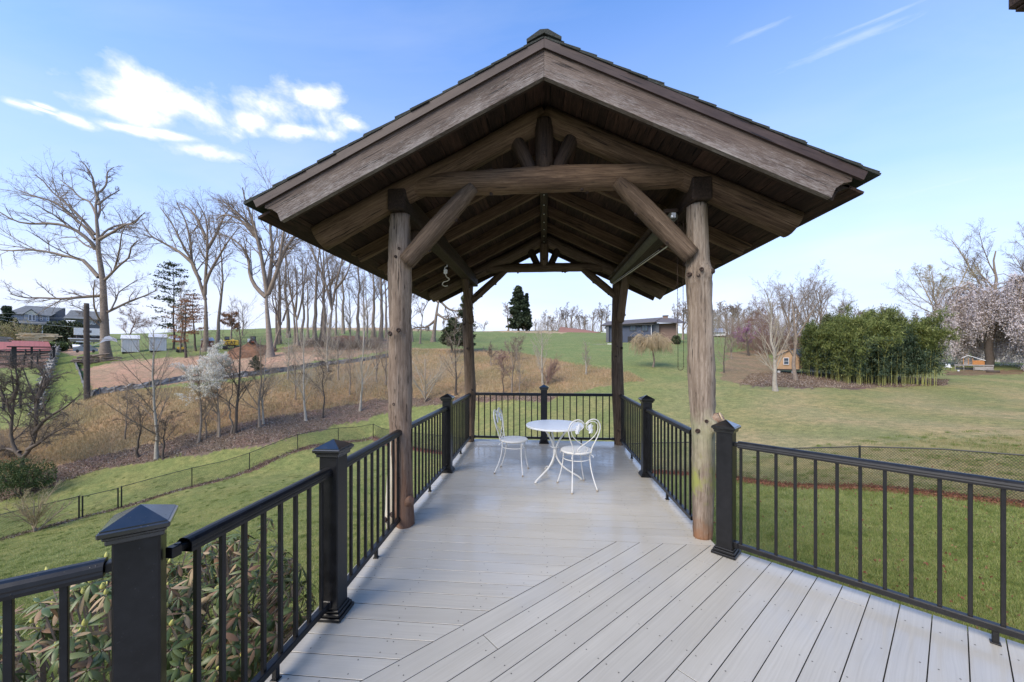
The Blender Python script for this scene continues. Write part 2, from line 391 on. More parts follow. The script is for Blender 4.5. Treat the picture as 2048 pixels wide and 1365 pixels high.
MT['gap_shade'] = plain('shaded_grimy_board_edge', (0.10, 0.095, 0.085), 0.95, .3, 20)  # board sides: shade of the narrow gaps put into the colour, along with dirt
MT['under'] = plain('dark_joist', (0.05, 0.045, 0.04), 0.9)
def railmat(name='black_powder_coat', cap=False):
    m, n, b = mat_new(name); v = n.n('ShaderNodeNewGeometry').outputs['Position']
    vo = n.n('ShaderNodeTexVoronoi', ins={'Vector': v, 'Scale': 95.0}); dr = n.ramp(vo.outputs['Distance'], [(0.10, (1, 1, 1)), (0.24, (0, 0, 0))])
    sel = n.ramp(n.noise(v, 30, 2), [(0.52, (0, 0, 0)), (0.6, (1, 1, 1))]); h = n.mix(1.0, dr, sel, 'MULTIPLY')
    d = n.noise(v, 14, 5, 0.7)
    c = n.ramp(d, [(0.4, (0.0045, 0.0045, 0.005)), (0.7, (0.010, 0.010, 0.011))])
    b.inputs['Specular IOR Level'].default_value = 0.38; n.t.links.new(c, b.inputs['Base Color']); n.t.links.new(n.n('ShaderNodeMapRange', ins={0: d, 3: 0.25, 4: 0.45}).outputs[0], b.inputs['Roughness'])
    bp = n.n('ShaderNodeBump', ins={'Height': h, 'Strength': 0.5, 'Distance': 0.002}); n.t.links.new(bp.outputs[0], b.inputs['Normal'])
    if cap: b.inputs['Coat Weight'].default_value = 1.0; b.inputs['Coat Roughness'].default_value = .12; b.inputs['Coat IOR'].default_value = 1.6
    return m
MT['rail'] = railmat(); MT['cap'] = railmat('wet_black_cap', True)
MT['iron'] = plain('white_painted_iron', (0.66, 0.65, 0.61), 0.4, 0.06, 25, bump=0.1)
MT['iron_top'] = plain('white_enamel_top', (0.74, 0.75, 0.75), 0.28, 0.03, 5)
MT['rust'] = plain('rusty_foot', (0.35, 0.29, 0.22), 0.8, 0.3, 60)
MT['screw'] = plain('screw_head', (0.06, 0.055, 0.05), 0.5)
MT['white'] = plain('white_paint', (0.72, 0.72, 0.72), 0.5, 0.05, 2)
MT['offwhite'] = plain('cream_plastic', (0.62, 0.58, 0.46), 0.5, 0.1, 8)
MT['galv'] = plain('pale_metal', (0.55, 0.56, 0.56), 0.35, 0.1, 9, metal=0.6)
MT['shade'] = plain('olive_shade_cloth', (0.075, 0.070, 0.048), 0.8, 0.2, 12)
MT['glass'] = plain('window_glass', (0.05, 0.07, 0.09), 0.08, 0.2, 1)
MT['bark'] = plain('grey_brown_bark', (0.22, 0.175, 0.135), 0.9, 0.3, 5, bump=0.8)
MT['bark_dark'] = plain('dark_bark', (0.075, 0.058, 0.045), 0.9, 0.3, 5, bump=0.8)
MT['bark_pale'] = plain('pale_grey_bark', (0.30, 0.27, 0.225), 0.9, 0.3, 6, bump=0.5)
MT['twig'] = plain('bare_twigs', (0.21, 0.165, 0.125), 0.9, 0.2, 2)
MT['twig_dark'] = plain('dark_twigs', (0.115, 0.09, 0.07), 0.9, 0.2, 2)
MT['twig_pale'] = plain('pale_twigs', (0.33, 0.285, 0.22), 0.9, 0.2, 2)
MT['twig_red'] = plain('reddish_twigs', (0.22, 0.14, 0.11), 0.9, 0.2, 2)
MT['twig_tan'] = plain('tan_weeping_twigs', (0.36, 0.28, 0.17), 0.9, 0.2, 2)
# ------------------------------------------------------------------ terrain
COLS = {
 -1500: [(.8, 4.2), (6, 5.6), (15, 9.3), (25, 10.5), (40, 7), (60, 3), (100, 0), (420, -8)],
 -300: [(.8, 4.0), (6, 5.4), (12, 7.8), (16, 9.2), (22, 9.6), (26, 8.2), (36, 5.9), (42, 3.9), (52, 1.9), (80, -3.4), (110, -6.5), (420, -8)],
 0: [(.8, 3.9), (6, 5.2), (12, 7.4), (17.8, 9.0), (22, 9.3), (24, 9.2), (26, 7.9), (36, 5.6), (42, 3.7), (52, 1.8), (80, -3.2), (110, -6.5), (420, -8)],
 240: [(.8, 3.9), (6, 5.1), (12, 6.8), (20.9, 8.64), (24, 8.7), (26.5, 8.0), (28, 7.5), (31.5, 5.75), (36, 4.0), (38, 3.26), (50, 1.07), (60, -.6), (115, -7.1), (420, -8)],
 500: [(.8, 3.9), (6, 5.0), (14, 6.5), (25.5, 8.18), (28, 7.0), (30.5, 6.0), (40, 2.5), (46, 1.3), (52, -.1), (60, -1.9), (110, -8.6), (420, -12)],
 760: [(.8, 3.9), (6, 4.9), (15, 6.3), (25, 7.5), (33, 7.75), (37, 5.76), (42, 3.2), (50, .54), (58, -1.1), (110, -8.9), (420, -14)],
 1090: [(.8, 4.0), (6, 4.8), (12, 5.4), (19, 6.1), (24, 5.5), (34, 3.92), (39, 2.67), (50, .74), (75, -2.4), (150, -10.9), (420, -13)],
 1300: [(.8, 3.8), (6, 4.2), (15, 4.7), (20, 4.6), (24, 4.38), (31, 3.16), (45, .97), (70, -2.26), (140, -9.2), (420, -12)],
 1560: [(.8, 3.6), (6, 3.9), (12, 4.25), (16, 4.0), (20, 3.65), (28, 2.67), (34, 2.1), (42, 1.47), (55, .44), (80, -2.6), (130, -7.4), (420, -15)],
 1800: [(.8, 3.4), (6, 3.65), (10, 3.72), (13.5, 3.45), (18, 3.25), (25, 2.9), (34, 2.33), (50, 1.07), (75, -1.4), (130, -7), (420, -15)],
 2048: [(.8, 3.3), (6, 3.45), (8.6, 3.47), (12.5, 3.2), (17, 3.05), (24.5, 2.83), (36, 1.98), (44, 1.3), (60, .1), (80, -2.0), (130, -7), (420, -15)],
 3400: [(.8, 3.3), (6, 3.4), (12, 3.3), (24, 2.9), (40, 1.6), (60, 0), (130, -6), (420, -12)],
}
LD = np.linspace(math.log(0.8), math.log(420), 420)
cp = sorted(COLS); TAB = np.array([[np.interp(np.exp(LD), *zip(*COLS[c])) for _ in (0,)][0] for c in cp])
UU = np.linspace((cp[0] - 1024) / F, (cp[-1] - 1024) / F, 400); uc = (np.array(cp) - 1024) / F
TAB2 = np.array([np.interp(UU, uc, TAB[:, j]) for j in range(len(LD))]).T
def blur(a, k, ax):
    ker = np.hanning(k + 2)[1:-1]; ker /= ker.sum(); pad = [(0, 0), (0, 0)]; pad[ax] = (k // 2, k // 2)
    ap = np.pad(a, pad, mode='edge'); return np.apply_along_axis(lambda v: np.convolve(v, ker, 'valid'), ax, ap)
TAB2 = blur(blur(TAB2, 9, 1), 17, 0)
def drop_ud(u, D):
    fu = np.clip((u - UU[0]) / (UU[1] - UU[0]), 0, len(UU) - 1.001); fd = np.clip((np.log(np.maximum(D, .8)) - LD[0]) / (LD[1] - LD[0]), 0, len(LD) - 1.001)
    i = fu.astype(int); j = fd.astype(int); a = fu - i; b = fd - j
    return (TAB2[i, j] * (1 - a) * (1 - b) + TAB2[i + 1, j] * a * (1 - b) + TAB2[i, j + 1] * (1 - a) * b + TAB2[i + 1, j + 1] * a * b)
def gz_np(x, y):
    x = np.asarray(x, float); y = np.asarray(y, float); X = x * cy + y * sy; D = -x * sy + y * cy
    z = CH - drop_ud(X / np.maximum(D, .8), D)
    return z + 0.03 * np.sin(x * 1.3 + 0.7 * y) * np.cos(y * 0.9 - 0.4 * x) + 0.10 * np.sin(x * .21 + 1) * np.sin(y * .17)
def gz(x, y): return float(gz_np(np.array([x]), np.array([y]))[0])
def hit(px, py, dmin=7.0):
    """where the sight line through a pixel meets the ground"""
    d = ray(px, py); D = np.exp(np.linspace(math.log(dmin), math.log(400), 900))
    z = gz_np(d[0] * D, d[1] * D); k = np.argmax(CH + d[2] * D < z)
    if k == 0: k = np.argmin(np.abs(CH + d[2] * D - z))
    return Vector((d[0] * D[k], d[1] * D[k], z[k])), float(D[k])
def onground(px, D):
    d = ray(px, 700); x, y = d[0] * D, d[1] * D; return Vector((x, y, gz(x, y)))
def inpoly(x, y, poly):
    r = np.zeros(x.shape, bool); n = len(poly)
    for i in range(n):
        x1, y1 = poly[i]; x2, y2 = poly[(i + 1) % n]
        c = ((y1 > y) != (y2 > y)) & (x < (x2 - x1) * (y - y1) / ((y2 - y1) + 1e-9) + x1); r ^= c
    return r
FENCE_L = [(-40, 0.3), (-25, 18), (-12.2, 33)]          # camera-frame (X, D)
def c2w(X, D): return (X * cy - D * sy, X * sy + D * cy)
FL0, FL1, FR1 = c2w(-25 - 11, 18 - 13), c2w(-12.3, 33), c2w(14.5, 6.3)
def segdist(x, y, a, b):
    ax, ay = a; dx, dy = b[0] - ax, b[1] - ay; t = np.clip(((x - ax) * dx + (y - ay) * dy) / (dx * dx + dy * dy), 0, 1)
    return np.hypot(x - ax - t * dx, y - ay - t * dy)
POLY = {
 'hill': [(-900, 1010), (0, 1005), (100, 975), (200, 940), (300, 925), (420, 905), (520, 890), (620, 865), (760, 830), (830, 815), (950, 800), (1100, 800), (1180, 778), (1235, 768), (1290, 762),
          (1260, 745), (1150, 728), (1000, 698), (900, 692), (800, 700), (760, 712), (640, 733), (500, 762), (380, 775), (200, 783), (140, 812), (95, 850), (0, 862), (-900, 880)],
 'litter': [(-900, 1010), (0, 1005), (100, 975), (200, 940), (300, 925), (420, 905), (520, 890), (620, 865), (760, 830), (830, 815), (950, 803), (1100, 803), (1120, 790), (950, 793), (860, 796), (760, 798), (640, 820), (520, 840), (420, 862), (340, 878), (240, 902), (120, 932), (0, 975), (-900, 985)],
 'dirt': [(183, 779), (162, 740), (240, 722), (330, 716), (400, 712), (530, 706), (600, 706), (640, 716), (600, 736), (540, 750), (330, 771)],
 'tanroad': [(560, 653.5), (800, 655), (1000, 657), (1130, 664), (1130, 668), (1000, 664), (800, 662), (560, 658)],
 'green2': [(98, 850), (60, 700), (110, 680), (260, 722), (160, 740), (183, 779), (140, 812)],
 'mulch': [(1478, 770), (1500, 748), (1560, 744), (1660, 748), (1900, 760), (1890, 771), (1700, 777), (1560, 775)],
 'browngrass': [(1440, 760), (1455, 705), (1530, 700), (1560, 745), (1500, 772)],
 'bare2': [(150, 712), (105, 700), (150, 690), (210, 700)],
 'grovefloor': [(560, 700), (620, 676), (780, 676), (800, 700), (700, 716), (600, 725)],
 'shedfloor': [(-50, 740), (-50, 700), (105, 705), (95, 735)],
 'redgarden': [(1890, 752), (2048, 748), (2048, 741), (1890, 742)],
}
ZC = {'hill': (.27, .20, .105), 'litter': (.150, .115, .085), 'dirt': (.27, .18, .11), 'tanroad': (.34, .27, .16), 'green2': (.125, .165, .045), 'mulch': (.13, .09, .07),
      'browngrass': (.20, .15, .08), 'bare2': (.30, .21, .14), 'grovefloor': (.21, .16, .10), 'shedfloor': (.16, .11, .08), 'redgarden': (.15, .11, .06)}
rng = np.random.default_rng(5)
def wob(x, y, s, a): return a * (np.sin(x / s + 1.3 * np.sin(y / s * 1.7)) + np.sin(y / s * 1.31 + 2.1 * np.sin(x / s * .77 + 1)))
def zone_colour(x, y):
    X = x * cy + y * sy; D = np.maximum(-x * sy + y * cy, .3); z = gz_np(x, y)
    px = 1024 + F * X / D; py = HZ - F * (z - CH) / D
    px2 = px + wob(x, y, 1.1, 3) + rng.normal(0, 2.0, x.shape); py2 = py + wob(y, x, 0.9, 2) * np.clip(25 / D, .1, 1) + rng.normal(0, 1.6, x.shape) * np.clip(25 / D, .1, 1)
    col = np.empty(x.shape + (3,)); col[:] = (.170, .190, .062)
    k = np.clip((D - 22) / 40, 0, 1)[..., None]; col = col * (1 - k) + np.array((.150, .190, .066)) * k
    # the field right of the fence is drier and yellower
    dfr = segdist(x, y, FL1, FR1); side = ((x - FR1[0]) * (FL1[1] - FR1[1]) - (y - FR1[1]) * (FL1[0] - FR1[0]))
    dry = (np.where(side * 1.0 > 0, 1, 0) * np.clip(1.25 - (D - 9) / 32, 0, 1) * np.clip((px - 1200) / 260, 0.25, 1)) * (0.75 + 0.35 * np.sin(x * .8 + 2 * np.sin(y * .33)))
    dry = np.clip(dry, 0, 1)[..., None]; col = col * (1 - dry) + np.array((.275, .24, .11)) * dry
    vis = (D > 7)
    for nme in ('green2', 'hill', 'litter', 'grovefloor', 'dirt', 'tanroad', 'mulch', 'browngrass', 'bare2', 'shedfloor', 'redgarden'):
        mk = inpoly(px2, py2, POLY[nme]) & vis
        if nme == 'litter': mk &= D < 46
        if nme == 'hill': mk &= D < 62
        col[mk] = ZC[nme]
        if nme == 'hill':
            q = .5 + .5 * np.sin(x * .33 + 1.7 * np.sin(y * .21)) * np.sin(y * .41 + 1.1 * np.sin(x * .19)); q = np.clip((q - .45) * 2.2, 0, 1)[..., None] * mk[..., None]; col = col * (1 - .6 * q) + np.array((.15, .145, .06)) * .6 * q
        if nme == 'dirt':
            q = np.clip((D - 38) / 12, 0, 1)[..., None] * mk[..., None]; col = col * (1 - .6 * q) + np.array((.34, .25, .165)) * .6 * q
    dfl = segdist(x, y, FL0, FL1); lw = 0.28 + 0.12 * np.sin(x * 2.1 + y)
    mk = (np.minimum(dfl, dfr) < lw) & (np.minimum(dfl, dfr) + rng.random(x.shape) * .25 < lw + .1); col[mk] = (.15, .09, .065)
    return col
us = np.concatenate([np.linspace(-12, -1.75, 30)[:-1], np.linspace(-1.75, 1.75, 620), np.linspace(1.75, 12, 30)[1:]])
Ds = np.concatenate([[-40.0], np.exp(np.linspace(math.log(0.8), math.log(7), 24))[:-1], np.exp(np.linspace(math.log(7), math.log(90), 400))[:-1], np.exp(np.linspace(math.log(90), math.log(420), 40))])
Ug, Dg = np.meshgrid(us, Ds, indexing='ij'); Xg = Ug * np.abs(Dg)
xg = Xg * cy - Dg * sy; yg = Xg * sy + Dg * cy; zg = gz_np(xg, yg)
nu, nd_ = Ug.shape; ii = (np.arange(nu - 1)[:, None] * nd_ + np.arange(nd_ - 1)[None]).ravel()
gme = mkmesh('ground', np.stack([xg, yg, zg], 2).reshape(-1, 3), np.stack([ii, ii + nd_, ii + nd_ + 1, ii + 1], 1), True)
ca = gme.color_attributes.new('zone', 'FLOAT_COLOR', 'POINT'); cc = zone_colour(xg, yg).reshape(-1, 3)
ca.data.foreach_set('color', np.concatenate([cc, np.ones((len(cc), 1))], 1).astype(np.float32).ravel())
def groundmat():
    m, n, b = mat_new('turf_and_soil'); pos = n.n('ShaderNodeNewGeometry').outputs['Position']
    a = n.n('ShaderNodeAttribute', attribute_name='zone').outputs['Color']
    n1 = n.noise(pos, 0.35, 5, 0.6); n2 = n.noise(pos, 2.6, 6, 0.7); n3 = n.noise(n.mapv(pos, (1, 1, 0.4)), 14.0, 5, 0.75); n4 = n.noise(pos, 45.0, 3, 0.7)
    f = n.math('ADD', n.math('MULTIPLY', n.math('SUBTRACT', n2, 0.5), 1.1), n.math('ADD', n.math('MULTIPLY', n.math('SUBTRACT', n3, 0.5), 2.0), n.math('MULTIPLY', n.math('SUBTRACT', n4, 0.5), 1.6)))
    f = n.math('ADD', f, 1.0); c = n.mix(1.0, a, n.n('ShaderNodeCombineXYZ', ins={0: f, 1: f, 2: f}).outputs[0], 'MULTIPLY')
    yel = n.ramp(n.math('ADD', n.math('MULTIPLY', n1, 0.6), n.math('MULTIPLY', n2, 0.5)), [(0.50, (0, 0, 0)), (0.68, (1, 1, 1))])
    c = n.mix(n.math('MULTIPLY', n.n('ShaderNodeRGBToBW', ins={0: yel}).outputs[0], 0.42), c, n.mix(1.0, c, (1.9, 1.35, 1.5), 'MULTIPLY'))
    n.t.links.new(c, b.inputs['Base Color']); b.inputs['Roughness'].default_value = 0.95; b.inputs['Specular IOR Level'].default_value = 0.15
    bp = n.n('ShaderNodeBump', ins={'Height': n.math('ADD', n3, n.math('MULTIPLY', n4, .5)), 'Strength': 0.7, 'Distance': 0.06}); n.t.links.new(bp.outputs[0], b.inputs['Normal'])
    return m
obj('ground', gme, groundmat(), kind='structure')
# ------------------------------------------------------------------ deck
def clip(poly, a, b, c):
    """keep a*x+b*y<=c"""
    o = []
    for i in range(len(poly)):
        p, q = poly[i], poly[(i + 1) % len(poly)]; dp, dq = a * p[0] + b * p[1] - c, a * q[0] + b * q[1] - c
        if dp <= 0: o.append(p)
        if dp * dq < 0: t = dp / (dp - dq); o.append((p[0] + t * (q[0] - p[0]), p[1] + t * (q[1] - p[1])))
    return o
deck = bpy.data.objects.new('deck', None); C.objects.link(deck); deck['kind'] = 'structure'
RD = (0.762, -0.648); RN = (0.648, 0.762); LDv = (-0.77, -0.64); LN = (-0.64, 0.77)
RP = (1.50, 3.22); LP = (-1.36, 1.14); LPP = (-1.415, 1.195)
cR = RN[0] * RP[0] + RN[1] * RP[1] + 0.10; cL = LN[0] * LP[0] + LN[1] * LP[1] + 0.10
scr = MB(); rr = random.Random(3)
def board(poly, ang, top=0.0, th=0.025, name='board', mat='deck'):
    if len(poly) < 3: return
    cx = sum(p[0] for p in poly) / len(poly); cyy = sum(p[1] for p in poly) / len(poly); ca_, sa_ = math.cos(-ang), math.sin(-ang)
    L = [((p[0] - cx) * ca_ - (p[1] - cyy) * sa_, (p[0] - cx) * sa_ + (p[1] - cyy) * ca_) for p in poly]
    n = len(L); ins = []
    for i in range(n):
        a, b, c = Vector(L[i - 1]), Vector(L[i]), Vector(L[(i + 1) % n]); e1 = (b - a).normalized(); e2 = (c - b).normalized()
        n1 = Vector((-e1.y, e1.x)); n2 = Vector((-e2.y, e2.x)); bis = n1 + n2
        if bis.length < .1: bis = n1
        bis = bis / max(bis.dot(n1), .35); ins.append(b + bis * 0.0012)
    area = sum(L[i][0] * L[(i + 1) % n][1] - L[(i + 1) % n][0] * L[i][1] for i in range(n))
    if area < 0: return board(poly[::-1], ang, top, th, name, mat)
    V = [(p[0], p[1], -th) for p in L] + [(p[0], p[1], -0.0012) for p in L] + [(p.x, p.y, 0) for p in ins]
    Fc = [tuple(range(n))[::-1], tuple(range(2 * n, 3 * n))] + [(k * n + i, k * n + (i + 1) % n, (k + 1) * n + (i + 1) % n, (k + 1) * n + i) for k in (0, 1) for i in range(n)]
    me = mkmesh(name, V, Fc); me.materials.append(MT[mat]); me.materials.append(MT['gap_shade']); me.polygons.foreach_set('material_index', [1, 0] + [1] * n + [0] * n)
    obj(name, me, None, deck, Matrix.Translation((cx, cyy, top)) @ Matrix.Rotation(ang, 4, 'Z'))
def screw(x, y, z=0.0006):
    k = 6; V = [(x + .0042 * math.cos(a * PI / 3), y + .0042 * math.sin(a * PI / 3), z) for a in range(k)]; scr.add(V, [tuple(range(k))])
Y0 = 3.335; P = 0.140; GAP = 0.0048
for i in range(-15, 28):
    a, b = Y0 + i * P + GAP / 2, Y0 + (i + 1) * P - GAP / 2
    if a > 7.13: break
    poly = [(-1.46, a), (1.47, a), (1.47, b), (-1.46, b)]
    if i < 0: poly = clip(poly, 1, -1, -2.705)
    board(poly, 0, top=-0.0008 * rr.random())
    xe = 1.40 if i >= 0 else (a - 2.72)
    for sx in (-1.28, -0.9, -0.45, 0.0, 0.45, 0.9, 1.28, xe - 0.05):
        if sx < xe - 0.03 and rr.random() < 0.9:
            for q in (.03, .11): screw(sx + rr.uniform(-.03, .03), a + q + rr.uniform(-.006, .006))
s2 = math.sqrt(.5)
for k in range(0, 44):
    hi, lo = 2.70 * s2 - k * P - GAP * .4, 2.70 * s2 - (k + 1) * P + GAP * .6
    pl = []
    for (c_, t_) in ((lo, -6), (lo, 8), (hi, 8), (hi, -6)):
        pl.append((-c_ * s2 + t_ * s2, c_ * s2 + t_ * s2))
    pl = clip(pl, 0, 1, Y0 - GAP / 2); pl = clip(pl, RN[0], RN[1], cR); pl = clip(pl, 0, -1, 1.6); pl = clip(pl, 1, 0, 4.2); pl = clip(pl, -1, 0, 3.6)
    if k == 0:
        board(clip(clip(pl, 1, 0, -1.462), LN[0], LN[1], cL), R(45)); pl = clip(pl, -1, 0, 1.46)
    if len(pl) < 3: continue
    cut = {1: 1.27, 4: 3.05, 7: 1.9, 10: 3.3}.get(k)      # a few boards are made of two lengths
    if cut:
        board(clip(pl, s2, s2, cut - .002), R(45)); board(clip(pl, -s2, -s2, -cut - .002), R(45))
    else: board(pl, R(45), top=-0.0008 * rr.random())
    c_ = (hi + lo) / 2
    for t_ in np.arange(-1.6, 4.4, 0.4):
        for q in (-.04, .04):
            x, y = -(c_ + q) * s2 + (t_ + .01 * k) * s2, (c_ + q) * s2 + (t_ + .01 * k) * s2
            if y < Y0 - .03 and RN[0] * x + RN[1] * y < cR - .03 and x > -1.4 and rr.random() < .85: screw(x + rr.uniform(-.008, .008), y + rr.uniform(-.008, .008))
obj('screws', scr.mesh('screws'), MT['screw'], deck, kind='stuff')
def fasc(a, b):
    M = axisM((*a, 0), (*b, 0)); L = (Vector(b) - Vector(a)).length; MB().bbox(0, L, -.009, .009, -.24, -.027, .003).wbuild('fascia_board', MT['deck'], deck, M)
c0_ = (-1.445, 7.125); fasc(c0_, (1.455, 7.125)); fasc((1.455, 7.11), (1.455, 3.40)); fasc((-1.445, 1.2), (-1.445, 7.11))
fasc((RP[0] + RN[0] * .085, RP[1] + RN[1] * .085), (RP[0] + RN[0] * .085 + RD[0] * 3, RP[1] + RN[1] * .085 + RD[1] * 3))
fasc((LP[0] + LN[0] * .085, LP[1] + LN[1] * .085), (LP[0] + LN[0] * .085 + LDv[0] * 2.6, LP[1] + LN[1] * .085 + LDv[1] * 2.6))
for i in range(7):                                                       # joists below and legs of the deck
    MB().box(-1.40, 1.40, 1.9 + i * .84, 1.94 + i * .84, -.235, -.03).build('joist', MT['under'], deck)
uf = clip([(-1.40, -1.5), (4.1, -1.5), (4.1, 3.3), (-1.40, 3.3)], RN[0], RN[1], cR - .04); MB().prism(uf, -.06, -.03, 'xy').build('under_frame', MT['under'], deck)
MB().box(-1.42, 1.43, 3.2, 7.1, -.045, -.03).build('under_frame', MT['under'], deck)
for x, y in ((-1.3, 1.6), (-1.3, 4.4), (-1.3, 6.9), (1.3, 4.4), (1.3, 6.9), (2.6, 2.0)):
    MB().bbox(x - .07, x + .07, y - .07, y + .07, gz(x, y) - .3, -.06).build('support_post', MT['under'], deck)

# ------------------------------------------------------------------ black railings
def rail_post(x, y, rot, label):
    t = thing('rail_post', label, 'railing post', (x, y, 0.001), rot, 'black posts of the deck railing'); h = .060
    MB().bbox(-h, h, -h, h, 0, 1.015, .006).build('post_sleeve', MT['rail'], t)
    b = MB(); b.bbox(-.090, .090, -.090, .090, 0, .022, .004); b.bbox(-.080, .080, -.080, .080, .022, .044, .005); b.bbox(-.070, .070, -.070, .070, .044, .060, .005); b.build('base_trim', MT['rail'], t)
    c = MB(); c.bbox(-.073, .073, -.073, .073, 1.000, 1.020, .004); c.bbox(-.079, .079, -.079, .079, 1.018, 1.030, .004); c.bbox(-.089, .089, -.089, .089, 1.030, 1.050, .004)
    a, z0 = .082, 1.050; V = [(-a, -a, z0), (a, -a, z0), (a, a, z0), (-a, a, z0), (-a, -a, z0 + .004), (a, -a, z0 + .004), (a, a, z0 + .004), (-a, a, z0 + .004), (0, 0, z0 + .050)]
    c.add(V, [(0, 1, 5, 4), (1, 2, 6, 5), (2, 3, 7, 6), (3, 0, 4, 7), (4, 5, 8), (5, 6, 8), (6, 7, 8), (7, 4, 8)]); c.build('post_cap', MT['cap'], t)
    return t
RAILP = [(-.031, 0), (.031, 0), (.033, .012), (.031, .020), (.033, .026), (.030, .038), (.020, .048), (.007, .052), (-.007, .052), (-.020, .048), (-.030, .038), (-.033, .026), (-.031, .020), (-.033, .012)]
balm = MB().bbox(-.0095, .0095, -.0095, .0095, 0, .80, .0015).mesh('baluster')
footm = MB().bbox(-.013, .013, -.013, .013, 0, .075, .002).bbox(-.02, .02, -.02, .02, 0, .008, .002).mesh('rail_foot')
def rail(p0, p1, label, n, off=0.5, foot=True, open_end=False, brackets=(True, True)):
    p0, p1 = Vector((*p0, 0)), Vector((*p1, 0)); L = (p1 - p0).length; ang = math.atan2(p1.y - p0.y, p1.x - p0.x)
    t = thing('rail_section', label, 'railing', tuple(p0), ang, 'black railing sections round the deck')
    MX = Matrix(((0, 0, 1, 0), (1, 0, 0, 0), (0, 1, 0, 0), (0, 0, 0, 1)))
    r = MB(); prof = [(a, b + .885) for a, b in RAILP]; n_ = len(prof)
    V = [(x, a, b) for x in (0, L) for a, b in prof]; Fc = [(i, (i + 1) % n_, n_ + (i + 1) % n_, n_ + i) for i in range(n_)]
    if not open_end: Fc += [tuple(range(n_))[::-1]]
    Fc += [tuple(range(n_, 2 * n_))]; r.add(V, Fc)
    if open_end:      # hollow end with a slotted lip and a swivel bracket
        V = [(x, a * .86, .885 + .003 + (b - .885) * .88) for x in (0, .12) for a, b in prof]; r.add(V, [(i, n_ + i, n_ + (i + 1) % n_, (i + 1) % n_) for i in range(n_)] + [tuple(range(n_, 2 * n_))])
        r.add([(0, a, b) for a, b in prof] + [(0, a * .86, .888 + (b - .885) * .88) for a, b in prof], [(i, n_ + i, n_ + (i + 1) % n_, (i + 1) % n_) for i in range(n_)])
    r.build('top_rail', MT['rail'], t, smooth=False)
    br = MB(); br.bbox(0, L, -.021, .021, .072, .112, .005); br.build('bottom_rail', MT['rail'], t)
    sp = L / n
    for i in range(n): obj('baluster', balm, MT['rail'], t, Matrix.Translation(((i + off) * sp, 0, .10)))
    if foot: obj('rail_foot', footm, MT['rail'], t, Matrix.Translation((L * .52, 0, 0)))
    for e, (x, sg) in zip(brackets, ((0, -1), (L, 1))):
        if not e: continue
        bk = MB()
        if open_end and sg == -1: bk.bbox(-.030, .05, -.011, .011, .896, .920, .003); bk.bbox(-.058, -.022, -.016, .016, .888, .928, .003); bk.lathe([(.010, -.022), (.010, .022)], 10, Matrix.Translation((-.026, 0, .908)))
        else: bk.bbox(min(x, x + sg * .03) - .002, max(x, x + sg * .03), -.018, .018, .893, .925, .003)
        bk.build('rail_bracket', MT['rail'], t)
        MB().bbox(min(x, x + sg * .03) - .012, max(x, x + sg * .03) + .002, -.026, .026, .068, .118, .004).build('lower_bracket', MT['rail'], t)
    return t
RA = math.atan2(RD[1], RD[0]); LA = math.atan2(-LDv[1], -LDv[0])
rail_post(*LPP, LA, 'nearest black railing post, its big pyramid cap in front of the rhododendron')
rail_post(-1.325, 2.25, 0, 'second black railing post on the left, in front of the left front log post')
rail_post(-1.36, 5.17, 0, 'black railing post on the left side of the deck, behind the front log post')
rail_post(0.0, 7.03, 0, 'black railing post in the middle of the back railing behind the white table')
rail_post(1.39, 5.21, 0, 'black railing post on the right side, behind the right front log post')
rail_post(1.50, 3.22, RA, 'black railing post standing right against the mossy right front log post')
rail((LPP[0] + LDv[0] * .085, LPP[1] + LDv[1] * .085), (LPP[0] + LDv[0] * 1.9, LPP[1] + LDv[1] * 1.9), 'black railing section leaving the left edge of the photo, before the rhododendron', 16, .82, brackets=(True, False))
rail((-1.352, 1.295), (-1.330, 2.190), 'black railing section with open rail end, between the two nearest posts', 8, .45, open_end=True)
rail((-1.330, 2.312), (-1.365, 3.44), 'black railing section between the second post and the left front log post', 10, .5)
rail((-1.375, 3.60), (-1.365, 5.105), 'black railing section along the left side directly beyond the left front log post', 13, .5)
rail((-1.365, 5.235), (-1.405, 6.95), 'black railing section at the left rear, ending at the rear left log post', 14, .5)
rail((-1.30, 7.05), (-.065, 7.03), 'back railing section left of the middle post, behind the left white chair', 11, .5, foot=False)
rail((.065, 7.03), (1.27, 7.05), 'back railing section right of the middle post, behind the white table', 10, .5)
rail((1.40, 6.95), (1.39, 5.275), 'black railing section at the right rear, beside the rear right log post', 14, .5)
rail((1.39, 5.145), (1.40, 3.65), 'black railing section along the right side, ending short of the mossy log post', 12, .5, brackets=(True, False))
q0 = Vector(RP); dv = Vector(RD)
rail(tuple(q0 + dv * .09), tuple(q0 + dv * 2.55), 'long black railing section running out of the right edge, before the lawn', 21, .15)

